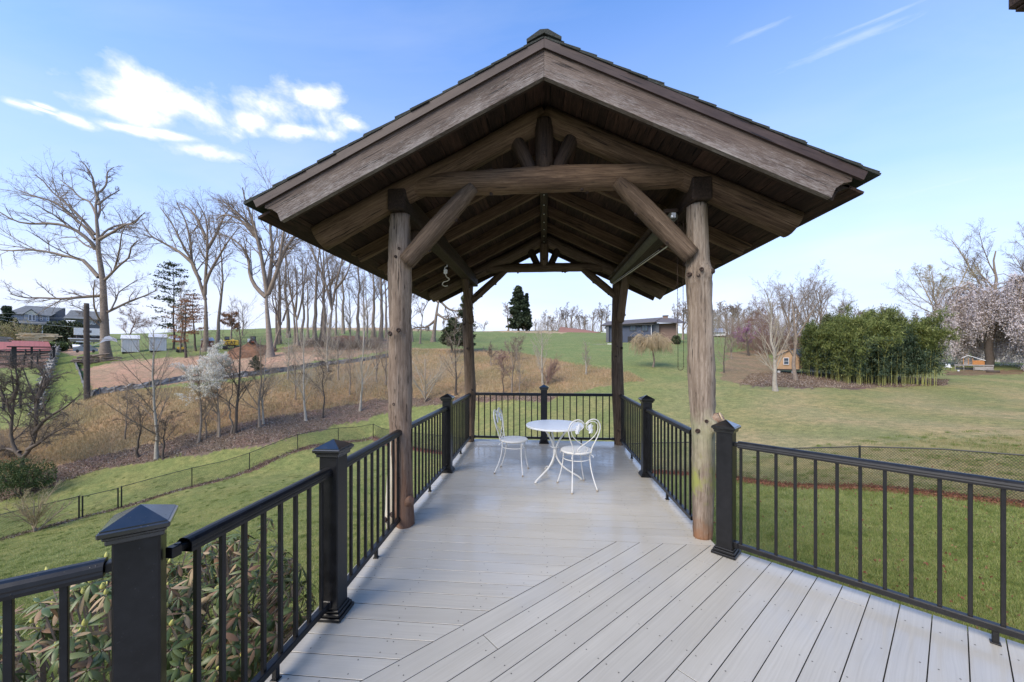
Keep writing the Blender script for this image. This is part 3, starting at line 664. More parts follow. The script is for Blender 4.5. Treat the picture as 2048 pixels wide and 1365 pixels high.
# ------------------------------------------------------------------ log pavilion
pav = thing('timber_pavilion', 'rustic log pavilion with a dark shingled gable roof over the grey deck', 'pavilion', (0, 5.28, 0))
def logmesh(pts, rad, seed=0, k=18, n=26, knots=(), rough=.05, name='log'):
    """pts/rad along a polyline in WORLD space -> mesh in a local frame with X along it"""
    rg = np.random.default_rng(seed); P = [Vector(p) for p in pts]; M = axisM(P[0], P[-1]); Mi = M.inverted(); Lc = [Mi @ p for p in P]
    L = Lc[-1].x; xs = np.linspace(0, L, n); lx = [p.x for p in Lc]
    yc = np.interp(xs, lx, [p.y for p in Lc]); zc = np.interp(xs, lx, [p.z for p in Lc]); rr_ = np.interp(xs, lx, rad)
    ker = np.array([.25, .5, .25])
    for _ in range(2):
        for arr in (yc, zc, rr_): arr[1:-1] = np.convolve(arr, ker, 'same')[1:-1]
    ph = np.arange(k) * 2 * PI / k; X, PHI = np.meshgrid(xs, ph, indexing='ij')
    Rr = rr_[:, None] * (1 + rough * (.5 * np.sin(2 * PHI + 1.7 * X + rg.random() * 6) + .5 * np.sin(3 * PHI - 2.9 * X + rg.random() * 6) + .4 * np.sin(5.3 * X + rg.random() * 6) + .25 * np.sin(7 * PHI + 4 * X)) + rough * .25 * rg.normal(size=X.shape))
    for (t, a, h, wd) in knots:
        d = (np.angle(np.exp(1j * (PHI - R(a))))) * rr_[:, None]; Rr += h * np.exp(-((X - t * L) / wd) ** 2 - (d / (wd * .8)) ** 2)
    V = np.stack([X, yc[:, None] + Rr * np.cos(PHI), zc[:, None] + Rr * np.sin(PHI)], 2).reshape(-1, 3).tolist()
    Fc = [(i * k + j, (i + 1) * k + j, (i + 1) * k + (j + 1) % k, i * k + (j + 1) % k) for i in range(n - 1) for j in range(k)]
    Fc += [tuple(range(k)), tuple((n - 1) * k + j for j in range(k))[::-1]]
    me = mkmesh(name, V, Fc); me.polygons.foreach_set('use_smooth', [True] * (len(Fc) - 2) + [False] * 2)
    kn = []
    for (t, a, h, wd) in knots:
        r_ = np.interp(t * L, xs, rr_) + h * .93; kn.append((Vector((t * L, np.interp(t * L, xs, yc) + r_ * math.cos(R(a)), np.interp(t * L, xs, zc) + r_ * math.sin(R(a)))), R(a), wd))
    return me, M, kn
def log(name, pts, rad, mat, parent, seed=0, knots=(), k=18, n=26, rough=.05, flip=False, label=None):
    me, M, kn = logmesh(pts, rad, seed, k, n, knots, rough, name); o = wobj(name, me, MT[mat], parent, M, label=label)
    for (p, a, wd) in kn:
        s = wd * .42; m_ = MB().lathe([(s * 1.25, -.02), (s * 1.2, 0.002), (s * .9, .007), (s * .55, .003), (s * .2, -.001)], 10)
        Mk = Matrix.Translation(p) @ Matrix.Rotation(a - R(90), 4, 'X')
        m_.build('knot', MT['knot'], o, Mk)
    return o
def knots_for_post(rg, n, front=-90):
    return [(rg.uniform(.1, .95), front + rg.uniform(-70, 70), rg.uniform(.006, .018), rg.uniform(.025, .042)) for _ in range(n)]
# posts: in the local frame (X up) the angle convention is: y axis, z axis from axisM with up=+Y
def wp(px, py, Y): return WY(px, py, Y)
# angle 0 = local +Y, 90 = local +Z ; for vertical logs axisM picks up=+Y => local y = up x X, local z = X x y
rk = random.Random(11)
FLp = [(-1.345, 3.50, -.03), (-1.36, 3.50, .5), (-1.385, 3.5, 1.0), (-1.39, 3.5, 2.0), (-1.385, 3.5, 2.985)]
log('post', FLp, [.092, .098, .108, .103, .095], 'log_left', pav, 1, rough=.11, knots=[(.055, 235, .045, .05), (.62, 250, .035, .045), (.63, 285, .03, .04), (.40, 262, .012, .03), (.40, 175, .012, .03), (.86, 268, .008, .028), (.885, 285, .008, .028), (.28, 275, .01, .03), (.17, 268, .01, .03)], n=60, k=24,
    label='left front log post, reddish brown at its foot with a cut limb')
log('outer_stem', [(-1.475, 3.60, -.25), (-1.50, 3.60, .05), (-1.475, 3.58, .5), (-1.455, 3.57, .9), (-1.41, 3.54, 1.35)], [.075, .078, .07, .062, .045], 'log_pale', pav, 2, [(.18, 250, .045, .045), (.80, 270, .010, .035)], n=30, label='pale barkless stem grown onto the left front post')
FRp = [(1.425, 3.5, -.03), (1.43, 3.5, .5), (1.435, 3.5, .98), (1.425, 3.5, 1.3), (1.405, 3.5, 1.9), (1.385, 3.5, 2.36), (1.382, 3.5, 2.45), (1.378, 3.5, 2.985)]
log('post', FRp, [.082, .092, .100, .104, .098, .108, .090, .084], 'log_right', pav, 4, rough=.10, knots=[(.345, 300, .075, .05), (.33, 225, .022, .04), (.80, 262, .035, .036), (.795, 310, .040, .045), (.79, 215, .03, .04), (.785, 250, .012, .03), (.36, 262, .01, .03)], n=60, k=24,
    label='right front log post, grey with green moss and an orange foot')
log('post', [(-1.415, 7.05, -.03), (-1.405, 7.05, .9), (-1.43, 7.05, 1.5), (-1.46, 7.05, 2.2), (-1.44, 7.05, 2.985)], [.085, .105, .10, .10, .09], 'log', pav, 5, [(.2, 262, .02, .04), (.34, 300, .03, .04), (.6, 270, .015, .04), (.75, 240, .02, .04)], n=40)
log('post', [(1.40, 7.05, -.03), (1.37, 7.05, .9), (1.35, 7.05, 1.6), (1.345, 7.05, 2.2), (1.36, 7.05, 2.985)], [.10, .11, .105, .095, .09], 'log', pav, 6, [(.30, 300, .035, .05), (.60, 305, .03, .04), (.55, 250, .01, .03), (.61, 262, .01, .03), (.1, 250, .015, .04)], n=40)
log('limb_stub', [(1.47, 3.49, 1.02), (1.525, 3.44, 1.07), (1.555, 3.415, 1.09)], [.095, .060, .046], 'log_right', pav, 8, n=8, rough=.08)
MB().lathe([(.044, -.004), (.044, .003), (.036, .007), (.02, .002)], 14).wbuild('sawn_end', MT['cut'], pav, axisM((1.555, 3.415, 1.09), (1.60, 3.39, 1.115)) @ Matrix.Rotation(R(90), 4, 'Y'))
log('limb_stub', [(-1.31, 3.47, .24), (-1.265, 3.43, .265), (-1.243, 3.415, .275)], [.075, .045, .028], 'log_left', pav, 9, n=8, rough=.08)
SL = 0.487
def roofz(x, z0): return z0 - SL * abs(x)
def truss(Y, dark, seed, front):
    for s in (-1, 1):
        log('truss_rafter', [(0, Y, 3.845), (s * .8, Y, roofz(.8, 3.84)), (s * 1.45, Y, roofz(1.45, 3.862)), (s * 2.19, Y, roofz(2.19, 3.850))], [.108, .104, .112, .118], 'rafter' if front else 'log', pav, seed + s,
            [(.06, 300 if s > 0 else 60, .012, .035), (.10, 300 if s > 0 else 80, .012, .03), (.52, 270, .012, .03), (.50, 240, .01, .028)], n=30)
    zt = 3.262 if front else 3.305; rt = .112 if front else .086
    log('tie_beam', [(-1.28, Y - .02, zt - .028), (-.95, Y - .02, zt - .004), (0, Y - .02, zt), (.95, Y - .02, zt - .008), (1.34, Y - .02, zt - .035)], [.072, rt * .98, rt, rt * .98, .072], 'rafter' if front else 'log', pav, seed + 5,
        [(.30, 268, .010, .03), (.62, 255, .012, .03), (.64, 280, .012, .034), (.3, 95, .01, .03)], n=40, label='horizontal tie beam log' )
    log('king_post', [(0, Y - .05, 3.30 if front else 3.28), (0, Y - .05, 3.40), (0, Y - .05, 3.78)], [.045, .083, .085], 'old' if front else 'log', pav, seed + 7, [(.3, 268, .008, .03)])
    for s in (-1, 1):
        log('strut', [(s * .115, Y - .01, 3.34), (s * .27, Y - .01, 3.66)], [.062, .068], 'old', pav, seed + 9 + s, n=10)
        if front: a, b = ((s * .655, Y - .07, 3.20), (s * 1.31, Y - .04, 2.52)); rad = [.058, .080, .085, .078]
        else: a, b = ((s * .73, Y - .03, 3.26), (s * 1.40, Y - .03, 2.68)); rad = [.055, .068, .070, .065]
        A, B = Vector(a), Vector(b)
        log('knee_brace', [A, A.lerp(B, .2), A.lerp(B, .6), B], rad, 'log', pav, seed + 12 + s, [(.35, 268, .010, .035), (.75, 250, .008, .03)], n=24)
truss(3.49, False, 20, True); truss(7.08, True, 50, False)
for s in (-1, 1):                                                        # braces along the eaves
    for (ya, za, yb, zb) in ((4.05, 3.03, 3.56, 2.42), (6.50, 3.03, 7.02, 2.28)):
        log('eave_brace', [(s * 1.40, ya, za), (s * 1.40, yb, zb)], [.062, .072], 'log', pav, int(70 + s + ya), [(.2, 200, .01, .03), (.85, 200, .01, .03)], n=18)
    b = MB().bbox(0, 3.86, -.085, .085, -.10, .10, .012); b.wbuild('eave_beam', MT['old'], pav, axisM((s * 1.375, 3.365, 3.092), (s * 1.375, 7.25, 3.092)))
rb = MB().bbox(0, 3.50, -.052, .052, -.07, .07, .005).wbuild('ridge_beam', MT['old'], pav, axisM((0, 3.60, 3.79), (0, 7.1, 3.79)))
for i in range(10): MB().ell((0, 0, 0), (.011, .011, .007), 4, 8).wbuild('bolt_head', MT['galv'], rb, Matrix.Translation((0, 3.85 + i * .33, 3.716)))
def tailed(name, Y, th, ztop, zbot, xe, mat, s, ye=None, drop_notch=True):
    """sloping board of the roof on side s: profile in the XZ plane, notched tail"""
    a = math.atan(SL); L = xe / math.cos(a); t = (ztop - zbot) * math.cos(a); M = axisM((0, Y + (0 if s > 0 else 0), ztop), (s * xe, Y, ztop - SL * xe))
    mt = math.tan(a) * t
    prof = [(0.001, 0), (L + .0, 0), (L + .01, -.16 * t), (L - .20 * t, -.34 * t), (L - .36 * t, -.62 * t), (L - .34 * t, -1.0 * t), (mt + .001, -t)]
    if not drop_notch: prof = [(0.001, 0), (L, 0), (L, -t), (mt + .001, -t)]
    return MB().prism(prof, -th / 2, th / 2, 'xz').wbuild(name, MT[mat], pav, M)
for Y in (4.28, 4.98, 5.69, 6.40):
    for s in (-1, 1): tailed('rafter', Y + s * .03, .052, 3.952, 3.80, 2.27, 'rafter' , s)
for s in (-1, 1):
    tailed('bargeboard', 2.930, .042, 4.014, 3.802, 2.315 * (.965 if s > 0 else 1), 'barge', s); tailed('bargeboard', 7.66, .042, 4.014, 3.802, 2.315, 'old', s)
    for Y in (2.900, 7.690): tailed('drip_trim', Y, .022, 4.083, 4.012, 2.40 * (.968 if s > 0 else 1), 'trim', s, drop_notch=False)
    tailed('bargeboard_backing', 2.975, .04, 3.99, 3.815, 2.25, 'old', s)
# sheathing boards run from gable to gable
a = math.atan(SL); rs = random.Random(4)
for s in (-1, 1):
    d = 0.0; Ls = (2.350 if s > 0 else 2.43) / math.cos(a); k = 0
    while d < Ls - .02:
        wd = min(rs.uniform(.175, .235), Ls - d); dm = d + wd / 2; cx_, cz_ = s * dm * math.cos(a), 3.970 - dm * math.sin(a)
        M = axisM((cx_, 2.955, cz_), (cx_, 7.64, cz_), up=(math.sin(a) * s, 0, math.cos(a)))
        jag = rs.uniform(0, .012) if d + wd >= Ls - .01 else 0
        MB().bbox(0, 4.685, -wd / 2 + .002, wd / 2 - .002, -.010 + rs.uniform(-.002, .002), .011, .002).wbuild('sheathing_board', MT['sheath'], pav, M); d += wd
    # felt base and shingle courses
    M = axisM((0, 2.885, 4.012), (0, 7.68, 4.012)); Ms = Matrix.Translation((0, 0, 0))
    n_c = 19; ex = Ls * 1.012 / n_c
    for c in range(n_c):
        d0 = c * ex; d1 = d0 + ex + .02; t0, t1 = .006, .021
        base = 4.040; V = []
        def pt(d_, h, y): return (s * (d_ * math.cos(a) + h * math.sin(a)), y, base - d_ * math.sin(a) + h * math.cos(a) + .045)
        jit = rs.uniform(-.004, .006)
        y0, y1 = 2.882 + rs.uniform(-.006, .006), 7.71
        for y in (y0, y1):
            V += [pt(d0, .0, y), pt(d1 + jit, .004, y), pt(d1 + jit, t1, y), pt(d0, .012, y)]
        MB().add(V, [(0, 1, 2, 3), (7, 6, 5, 4), (0, 4, 5, 1), (1, 5, 6, 2), (2, 6, 7, 3), (3, 7, 4, 0)]).wbuild('shingle_course', MT['shingle'], pav)
        if c % 2 == 0 or rs.random() < .4:
            tb = MB(); zoff = .032
            for q in range(int(4.8 / .16)):
                if rs.random() < .45:
                    yy = 2.895 + q * .16; V = [pt(d0 + .02, zoff - .012, yy), pt(d1 - .004, zoff - .002, yy), pt(d1 - .004, zoff + .006, yy), pt(d0 + .02, zoff - .004, yy)]; V += [(x, y + .15, z) for x, y, z in V]
                    tb.add(V, [(0, 1, 2, 3), (7, 6, 5, 4), (0, 4, 5, 1), (1, 5, 6, 2), (2, 6, 7, 3), (3, 7, 4, 0)])
            if tb.V: tb.wbuild('shingle_tabs', MT['shingle'], pav, kind='stuff')
for i in range(24):
    y = 2.88 + i * .203; c = MB(); e = .011 * (i % 2)
    V = [(-.13, y, 4.055 + e), (0, y, 4.118 + e), (.13, y, 4.055 + e), (.135, y, 4.078 + e), (0.03, y, 4.146 + e), (-0.03, y, 4.146 + e), (-.135, y, 4.078 + e)]; V += [(a_, b_ + .22, c_ + .004) for a_, b_, c_ in V]
    c.add(V, [tuple(range(7))[::-1], tuple(range(7, 14))] + [(j, (j + 1) % 7, 7 + (j + 1) % 7, 7 + j) for j in range(7)]).wbuild('ridge_cap_shingle', MT['shingle'], pav)
# roller shade with bead chain
sh = thing('roller_shade', 'rolled olive shade under the right eave beam with a long hanging bead chain', 'roller shade', (1.2, 3.6, 2.93))
MB().tube([(0, 0, 0), (0, 3.1, .02)], .046, 14).build('shade_roll', MT['shade'], sh)
MB().bbox(-.075, .055, 0.02, 3.1, .05, .085, .004).build('headrail', MT['old'], sh)
MB().tube([(-.0, .1, -.235), (0, 1.6, -.14), (0, 3.08, -.045)], .006, 6).build('bottom_rod', MT['galv'], sh); MB().tube([(-.035, .3, -.225), (-.035, 3.05, -.05)], .0025, 5).build('pull_cord', MT['galv'], sh)
MB().bbox(-.02, .02, -.03, -.005, -.02, .03, .004).ell((-.01, -.02, -.005), (.020, .015, .020), 5, 8).build('end_bracket', MT['galv'], sh)
ch = MB(); zs = np.arange(-.06, -1.40, -.013)
for x in (.035, .085):
    for z in zs: ch.ell((x + .004 * math.sin(z * 3), -.03, z), (.0042, .0042, .0042), 3, 5)
for i in range(9): t_ = PI * i / 8; ch.ell((.06 - .025 * math.cos(t_), -.03, -1.405 - .03 * math.sin(t_)), (.0042,) * 3, 3, 5)
for x in (.035, .085): ch.tube([(x, -.03, -.04), (x, -.03, -1.4)], .0012, 4)
ch.build('bead_chain', MT['old'], sh, kind='stuff')
fx = thing('shade_pulley', 'small white fixture with a dangling cord, under the left eave beam', 'fixture', (-1.30, 4.84, 2.75))
fx.scale = (.72,) * 3; fx.matrix_basis = Matrix.LocRotScale(Vector((-1.30, 4.84, 2.75)), None, Vector((.72, .72, .72)))
MB().bbox(-.035, .035, -.02, .02, -.045, .045, .015).build('body', MT['white'], fx); MB().tube([(-.02, 0, .05), (.0, 0, .085), (.03, 0, .09), (.03, 0, .12)], .008, 6).build('hook', MT['white'], fx)
MB().tube(smooth_curve([(.0, 0, -.05), (.02, 0, -.10), (.065, .02, -.135), (.03, .02, -.17), (-.04, .02, -.19), (-.06, .01, -.235), (-.02, 0, -.27), (.04, 0, -.265)]), .008, 6).build('cord', MT['offwhite'], fx)
ev = thing('roof_eave', 'dark corner of the house gutter poking into the top right of the photo', 'gutter', tuple(PD(2029, 13, 1.75)), YAW)
MB().bbox(0, .8, -1.0, .03, .0, .12, .012).bbox(.02, .8, -1.0, .015, -.018, .0, .005).build('gutter', MT['old'], ev); MB().bbox(.045, .85, -1.0, .05, .115, .15, .006).build('fascia', MT['trim'], ev)

# ------------------------------------------------------------------ white iron table and chairs
tb = thing('bistro_table', 'round white iron bistro table on three curved legs in the middle of the deck', 'table', (.145, 5.0, 0.001))
MB().lathe([(.30, .690), (.375, .690), (.385, .697), (.385, .712), (.379, .716), (.36, .714)], 48).build('tabletop', MT['iron_top'], tb, smooth=False)
for an, rf in ((-139, .335), (108, .40), (-5, .345)):
    c_, s_ = math.cos(R(an)), math.sin(R(an)); pr = [(.20, .685), (.155, .64), (.085, .55), (.03, .45), (.012, .36), (.03, .27), (.10, .17), (.20, .10), (rf - .05, .05), (rf, .012)]
    lg = MB().tube(smooth_curve([(r_ * c_, r_ * s_, z_) for r_, z_ in pr], 4), .0125, 8).ell((rf * c_, rf * s_, .009), (.018, .018, .009), 4, 8).build('leg', MT['iron'], tb, smooth=True)
MB().tube([(.055 * math.cos(i * PI / 8), .055 * math.sin(i * PI / 8), .42) for i in range(17)], .006, 6).build('brace_ring', MT['iron'], tb, smooth=True)
MB().lathe([(.02, .30), (.026, .36), (.02, .42)], 12).build('hub', MT['iron'], tb, smooth=True)
def leafpoly(c, s, flip):
    pts = []
    for i in range(30):
        t = 2 * PI * i / 30; r_ = s * (.62 + .30 * abs(math.sin(2.5 * t + .0)) + .12 * math.sin(7 * t)); pts.append((flip * r_ * math.sin(t) * .85, -r_ * math.cos(t)))
    return [(c[0] + a_, c[1] + b_) for a_, b_ in pts]
def make_chair():
    t = thing('bistro_chair', 'x', 'chair', group='white iron heart back bistro chairs')
    MB().lathe([(.02, .436), (.185, .436), (.196, .442), (.198, .455), (.190, .462), (.02, .464)], 36).build('seat', MT['iron'], t, smooth=False)
    lg = [((-.14, .115), (-.235, .165)), ((-.14, -.115), (-.235, -.165)), ((.135, .12), (.17, .185)), ((.135, -.12), (.17, -.185))]
    for i, (a_, b_) in enumerate(lg):
        mid = ((a_[0] * .95, a_[1] * .98)); P = [(a_[0], a_[1], .44), (a_[0] * .99, a_[1] * 1.0, .36), (mid[0] + (b_[0] - mid[0]) * .22, mid[1] + (b_[1] - mid[1]) * .22, .24), (mid[0] + (b_[0] - mid[0]) * .6, mid[1] + (b_[1] - mid[1]) * .6, .11), (b_[0], b_[1], .012)]
        l = MB().tube(smooth_curve(P, 4), .0075, 7).build('leg', MT['iron'], t, smooth=True); MB().ell((b_[0], b_[1], .007), (.017, .017, .007), 4, 10).build('foot', MT['rust'], l, smooth=True)
        # small scroll between leg and seat
        dx, dy = (a_[0] / .18, a_[1] / .18); q = .05
        MB().tube(smooth_curve([(a_[0], a_[1], .37), (a_[0] * .93, a_[1] * .93, .405), (a_[0] * 1.06, a_[1] * 1.06, .422), (a_[0] * 1.22, a_[1] * 1.22, .408), (a_[0] * 1.24, a_[1] * 1.24, .385)], 3), .0045, 5).build('scroll', MT['iron'], t, smooth=True)
    MB().tube([(.17 * math.cos(i * PI / 16), .165 * math.sin(i * PI / 16), .355) for i in range(33)], .0055, 6).build('ring_stretcher', MT['iron'], t, smooth=True)
    def bk(y, z): return (-.165 - (z - .44) * .20, y, z)
    for s in (-1, 1):
        outer = [(.115, .44), (.125, .52), (.165, .61), (.198, .70), (.203, .78), (.170, .845), (.110, .872), (.050, .858), (.008, .815)]
        MB().tube(smooth_curve([bk(s * a_, b_) for a_, b_ in outer], 5), .0075, 7).build('back_frame', MT['iron'], t, smooth=True)
        inner = [(.045, .745), (.022, .765), (.018, .80), (.045, .835), (.10, .848), (.150, .822), (.172, .765), (.155, .69), (.105, .63), (.045, .585), (-.02, .545), (-.065, .505), (-.062, .475), (-.038, .472), (-.035, .49)]
        MB().tube(smooth_curve([(bk(s * a_, b_)[0] + .004 * s, s * a_, b_) for a_, b_ in inner], 4), .0055, 6).build('back_scroll', MT['iron'], t, smooth=True)
        for (cc_, sz) in (((.075, .775), .048), ((.088, .728), .040)):
            pl = leafpoly(cc_, sz, 1); n_ = len(pl); V = []
            for off in (-.004, .004): V += [(bk(0, z)[0] + off + .012 * (abs(y - cc_[0]) / sz), s * y, z) for y, z in pl]
            V += [(bk(0, cc_[1])[0] - .006, s * cc_[0], cc_[1]), (bk(0, cc_[1])[0] + .008, s * cc_[0], cc_[1])]
            Fc = [(i, (i + 1) % n_, 2 * n_) for i in range(n_)] + [(n_ + (i + 1) % n_, n_ + i, 2 * n_ + 1) for i in range(n_)] + [(i, n_ + i, n_ + (i + 1) % n_, (i + 1) % n_) for i in range(n_)]
            MB().add(V, Fc).build('vine_leaf', MT['iron_top'], t)
    return t
ch1 = make_chair(); ch1['label'] = 'white iron chair left of the round table, heart back seen edge-on'
ch1.matrix_basis = Matrix.Translation((-.425, 5.25, .001)) @ Matrix.Rotation(R(-9), 4, 'Z')
copy_thing(ch1, (.405, 4.72, .001), R(110), 'white iron chair in front of the round table, heart back with vine leaves towards us')

# ------------------------------------------------------------------ trees
def unit(v): return v / (np.linalg.norm(v, axis=-1, keepdims=True) + 1e-9)
def children_of(rg, P, Rr, n, t0, t1, ang, spread_up, lenf, rf, m, wig, droop=0.0, L=None, tpow=1.0):
    """n child polylines on every parent polyline; returns P', R'"""
    N, mm, _ = P.shape; par = np.repeat(np.arange(N), n); K = len(par)
    t = t0 + (t1 - t0) * ((np.tile(np.arange(n), N) + rg.random(K)) / n) ** tpow
    f = t * (mm - 1); i = np.minimum(f.astype(int), mm - 2); a = (f - i)[:, None]
    start = P[par, i] * (1 - a) + P[par, i + 1] * a; tang = unit(P[par, i + 1] - P[par, i]); rad = Rr[par, i] * (1 - a[:, 0]) + Rr[par, i + 1] * a[:, 0]
    plen = np.linalg.norm(P[:, 1:] - P[:, :-1], axis=2).sum(1)[par] if L is None else L[par]
    az = rg.random(K) * 2 * PI; ref = unit(np.cross(tang, np.where(np.abs(tang[:, 2:]) > .9, [[1., 0, 0]], [[0., 0, 1.]]))); b2 = np.cross(tang, ref)
    side = ref * np.cos(az)[:, None] + b2 * np.sin(az)[:, None]; th = R(ang) * rg.uniform(.7, 1.3, K)
    d = unit(tang * np.cos(th)[:, None] + side * np.sin(th)[:, None] + np.array([0, 0, spread_up]))
    ln = plen * lenf * rg.uniform(.6, 1.25, K) * (1.12 - .55 * t)
    Q = np.empty((K, m, 3)); Q[:, 0] = start; step = (ln / (m - 1))[:, None]
    for q in range(1, m):
        d = unit(d + rg.normal(0, wig, (K, 3)) + np.array([0, 0, -droop + spread_up * .25])); Q[:, q] = Q[:, q - 1] + d * step
    r0 = np.minimum(rad * rf, rad * .9); RR = r0[:, None] * np.linspace(1, .32, m)[None]
    return Q, RR
def join(parts):
    V = []; Q = []; b = 0
    for v, q in parts: V.append(v); Q.append(q + b); b += len(v)
    return np.concatenate(V), np.concatenate(Q)
def resample(pts, m):
    P = np.array([tuple(p) for p in smooth_curve(pts, 6)]); s = np.concatenate([[0], np.cumsum(np.linalg.norm(P[1:] - P[:-1], axis=1))]); x = np.linspace(0, s[-1], m)
    return np.stack([np.interp(x, s, P[:, i]) for i in range(3)], 1)
GR = {}
def make_tree(name, label, base, H, r0, seed, style='oak', bark='bark', twig='twig', group=None, trunk=None, limbs=None, minr=.006, dens=1.0, leaves=None, lean=(0, 0), cat='tree'):
    rg = np.random.default_rng(seed); base = Vector(base)
    t = thing(name, label, cat, tuple(base), 0, group)
    m = 12; z = np.linspace(0, 1, m)
    if trunk is None:
        wob_ = np.cumsum(rg.normal(0, .006 if style != 'oak' else .014, (m, 2)), 0) * H
        T = np.stack([wob_[:, 0] + lean[0] * H * z ** 1.3, wob_[:, 1] + lean[1] * H * z ** 1.3, z * H * (.93 if style in ('tall', 'sapling', 'birch') else .8)], 1)
        T -= T[0]
    else: T = resample([Vector(p) - base for p in trunk], m)
    T[0, 2] -= .15
    TR = r0 * (1 - .82 * z ** .8); TR[0] *= 1.35
    V, Q = tube_batch(T[None], TR[None], 9 if r0 * 745 / max(camxd(base.x, base.y)[1], 5) > 2 else 6)
    obj('trunk', mkmesh('trunk', V, Q, True), MT[bark], t)
    P1, R1 = T[None], TR[None]; parts = []; lv = []
    if style == 'vase': spec = [(6, .22, .75, 28, .10, .75, .62, 8, .07), (9, .25, 1, 32, .05, .42, .55, 6, .12), (7, .15, 1, 38, .03, .45, .6, 4, .16), (5, .1, 1, 40, 0, .5, .6, 3, .2)]
    elif style == 'tall': spec = [(13, .36, 1, 36, .14, .34, .36, 8, .07), (8, .2, 1, 34, .05, .45, .5, 5, .11), (7, .12, 1, 38, .03, .48, .6, 4, .15), (5, .1, 1, 40, 0, .5, .6, 3, .2)]
    elif style == 'sapling': spec = [(20, .16, .98, 42, .16, .36, .42, 7, .06), (7, .12, 1, 34, .08, .46, .6, 5, .09), (5, .1, 1, 36, .03, .48, .65, 3, .12)]
    elif style == 'birch': spec = [(22, .15, .99, 36, .20, .40, .36, 6, .05), (8, .15, 1, 30, .08, .42, .6, 4, .08), (4, .1, 1, 36, .03, .45, .65, 3, .1)]
    elif style == 'shrub': spec = [(14, .02, .4, 40, .12, .95, .6, 7, .06), (8, .15, 1, 30, .06, .5, .6, 5, .1), (5, .1, 1, 34, .03, .5, .65, 3, .12)]
    elif style == 'weep': spec = [(10, .45, 1, 60, .25, .55, .5, 9, .10), (12, .3, 1, 60, .0, .55, .5, 8, .06, .32), (6, .2, 1, 30, -.2, .5, .6, 5, .06, .25)]
    else: spec = [(9, .3, .98, 52, .10, .62, .48, 9, .11), (9, .18, 1, 42, .03, .40, .5, 6, .15), (8, .12, 1, 42, .02, .45, .58, 4, .2), (6, .1, 1, 42, 0, .5, .62, 3, .22)]
    if limbs:
        LP_ = []; LR_ = []
        for (pts, ra, rb_) in limbs:
            q = resample([Vector(p) - base for p in pts], 12); LP_.append(q); LR_.append(np.linspace(ra, rb_, 12))
        P1, R1 = np.stack(LP_), np.stack(LR_); parts.append(tube_batch(P1, R1, 6)); lv.append((P1, R1)); spec = spec[1:]
    for li, s in enumerate(spec):
        n, t0, t1, ang, up, lf, rf, mm, wg = s[:9]; dr = s[9] if len(s) > 9 else 0
        if li > 0 or limbs: n = max(2, int(round(n * dens)))
        P1, R1 = children_of(rg, P1, R1, n, t0, t1, ang, up, lf, rf, mm, wg, dr)
        R1 = np.maximum(R1, minr * (1.4 if li == 0 else 1.0)); parts.append(tube_batch(P1, R1, 5 if li == 0 and not limbs else 3)); lv.append((P1, R1))
    V, Q = join(parts)
    obj('branches', mkmesh('branches', V, Q), MT[twig], t)
    if leaves:
        mat, n, size, nm = leaves; Pt = lv[-1][0]; K = Pt.shape[0]; idx = rg.integers(0, K, n); q = rg.integers(1, Pt.shape[1], n)
        c = Pt[idx, q] + rg.normal(0, size * 1.2, (n, 3)); obj(nm, leafquads(rg, c, size), MT[mat], t, kind='stuff')
    return t
def leafquads(rg, c, size, aspect=1.0, up=None, name='leaves', wd=.5):
    n = len(c); a = unit(rg.normal(size=(n, 3))) if up is None else unit(up + rg.normal(0, .35, (n, 3))); b = unit(np.cross(a, rg.normal(size=(n, 3))))
    s = size * rg.uniform(.6, 1.3, (n, 1)); cdir = np.cross(a, b)
    V = np.stack([c - a * s * aspect, c + b * s * wd + cdir * s * .15, c + a * s * aspect, c - b * s * wd + cdir * s * .15], 1).reshape(-1, 3)
    return mkmesh(name, V, (np.arange(n)[:, None] * 4 + np.arange(4)[None]))
MT['blossom_white'] = leafmat('white_blossom', [(.62, .57, .46), (.82, .79, .70), (.88, .87, .82)], .7, .45)
MT['blossom_pink'] = leafmat('pale_pink_blossom', [(.48, .39, .37), (.68, .60, .59), (.80, .76, .75)], .7, .3)
MT['redbud'] = leafmat('magenta_bud', [(.22, .08, .17), (.34, .14, .28), (.42, .22, .36)], .7, .2)
MT['dead_leaf'] = leafmat('dead_oak_leaf', [(.16, .07, .035), (.28, .14, .07), (.36, .2, .1)], .8, .2)
MT['new_leaf'] = leafmat('pale_new_leaf', [(.20, .20, .08), (.30, .28, .12), (.38, .34, .17)], .7, .3)
MT['pine_needle'] = leafmat('pine_needles', [(.025, .04, .015), (.06, .075, .035), (.11, .12, .06)], .7, .1)
MT['spruce'] = leafmat('spruce_needles', [(.012, .022, .010), (.03, .045, .02), (.055, .075, .035)], .7, .1, pscale=.4)
MT['cedar'] = leafmat('cedar_foliage', [(.02, .028, .012), (.045, .06, .025), (.08, .095, .04)], .7, .1)
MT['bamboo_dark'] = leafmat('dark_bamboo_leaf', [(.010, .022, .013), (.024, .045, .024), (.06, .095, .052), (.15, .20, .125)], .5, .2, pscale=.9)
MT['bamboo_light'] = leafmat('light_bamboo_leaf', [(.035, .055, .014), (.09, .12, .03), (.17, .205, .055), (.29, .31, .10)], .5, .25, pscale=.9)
MT['evergreen'] = leafmat('broad_evergreen_leaf', [(.03, .04, .012), (.08, .095, .03), (.14, .15, .05)], .6, .2)
MT['hedge'] = leafmat('hedge_leaf', [(.02, .04, .01), (.05, .08, .02), (.09, .12, .035)], .6, .1)
MT['cane'] = plain('bamboo_cane', (.30, .30, .09), .5, .3, 3)

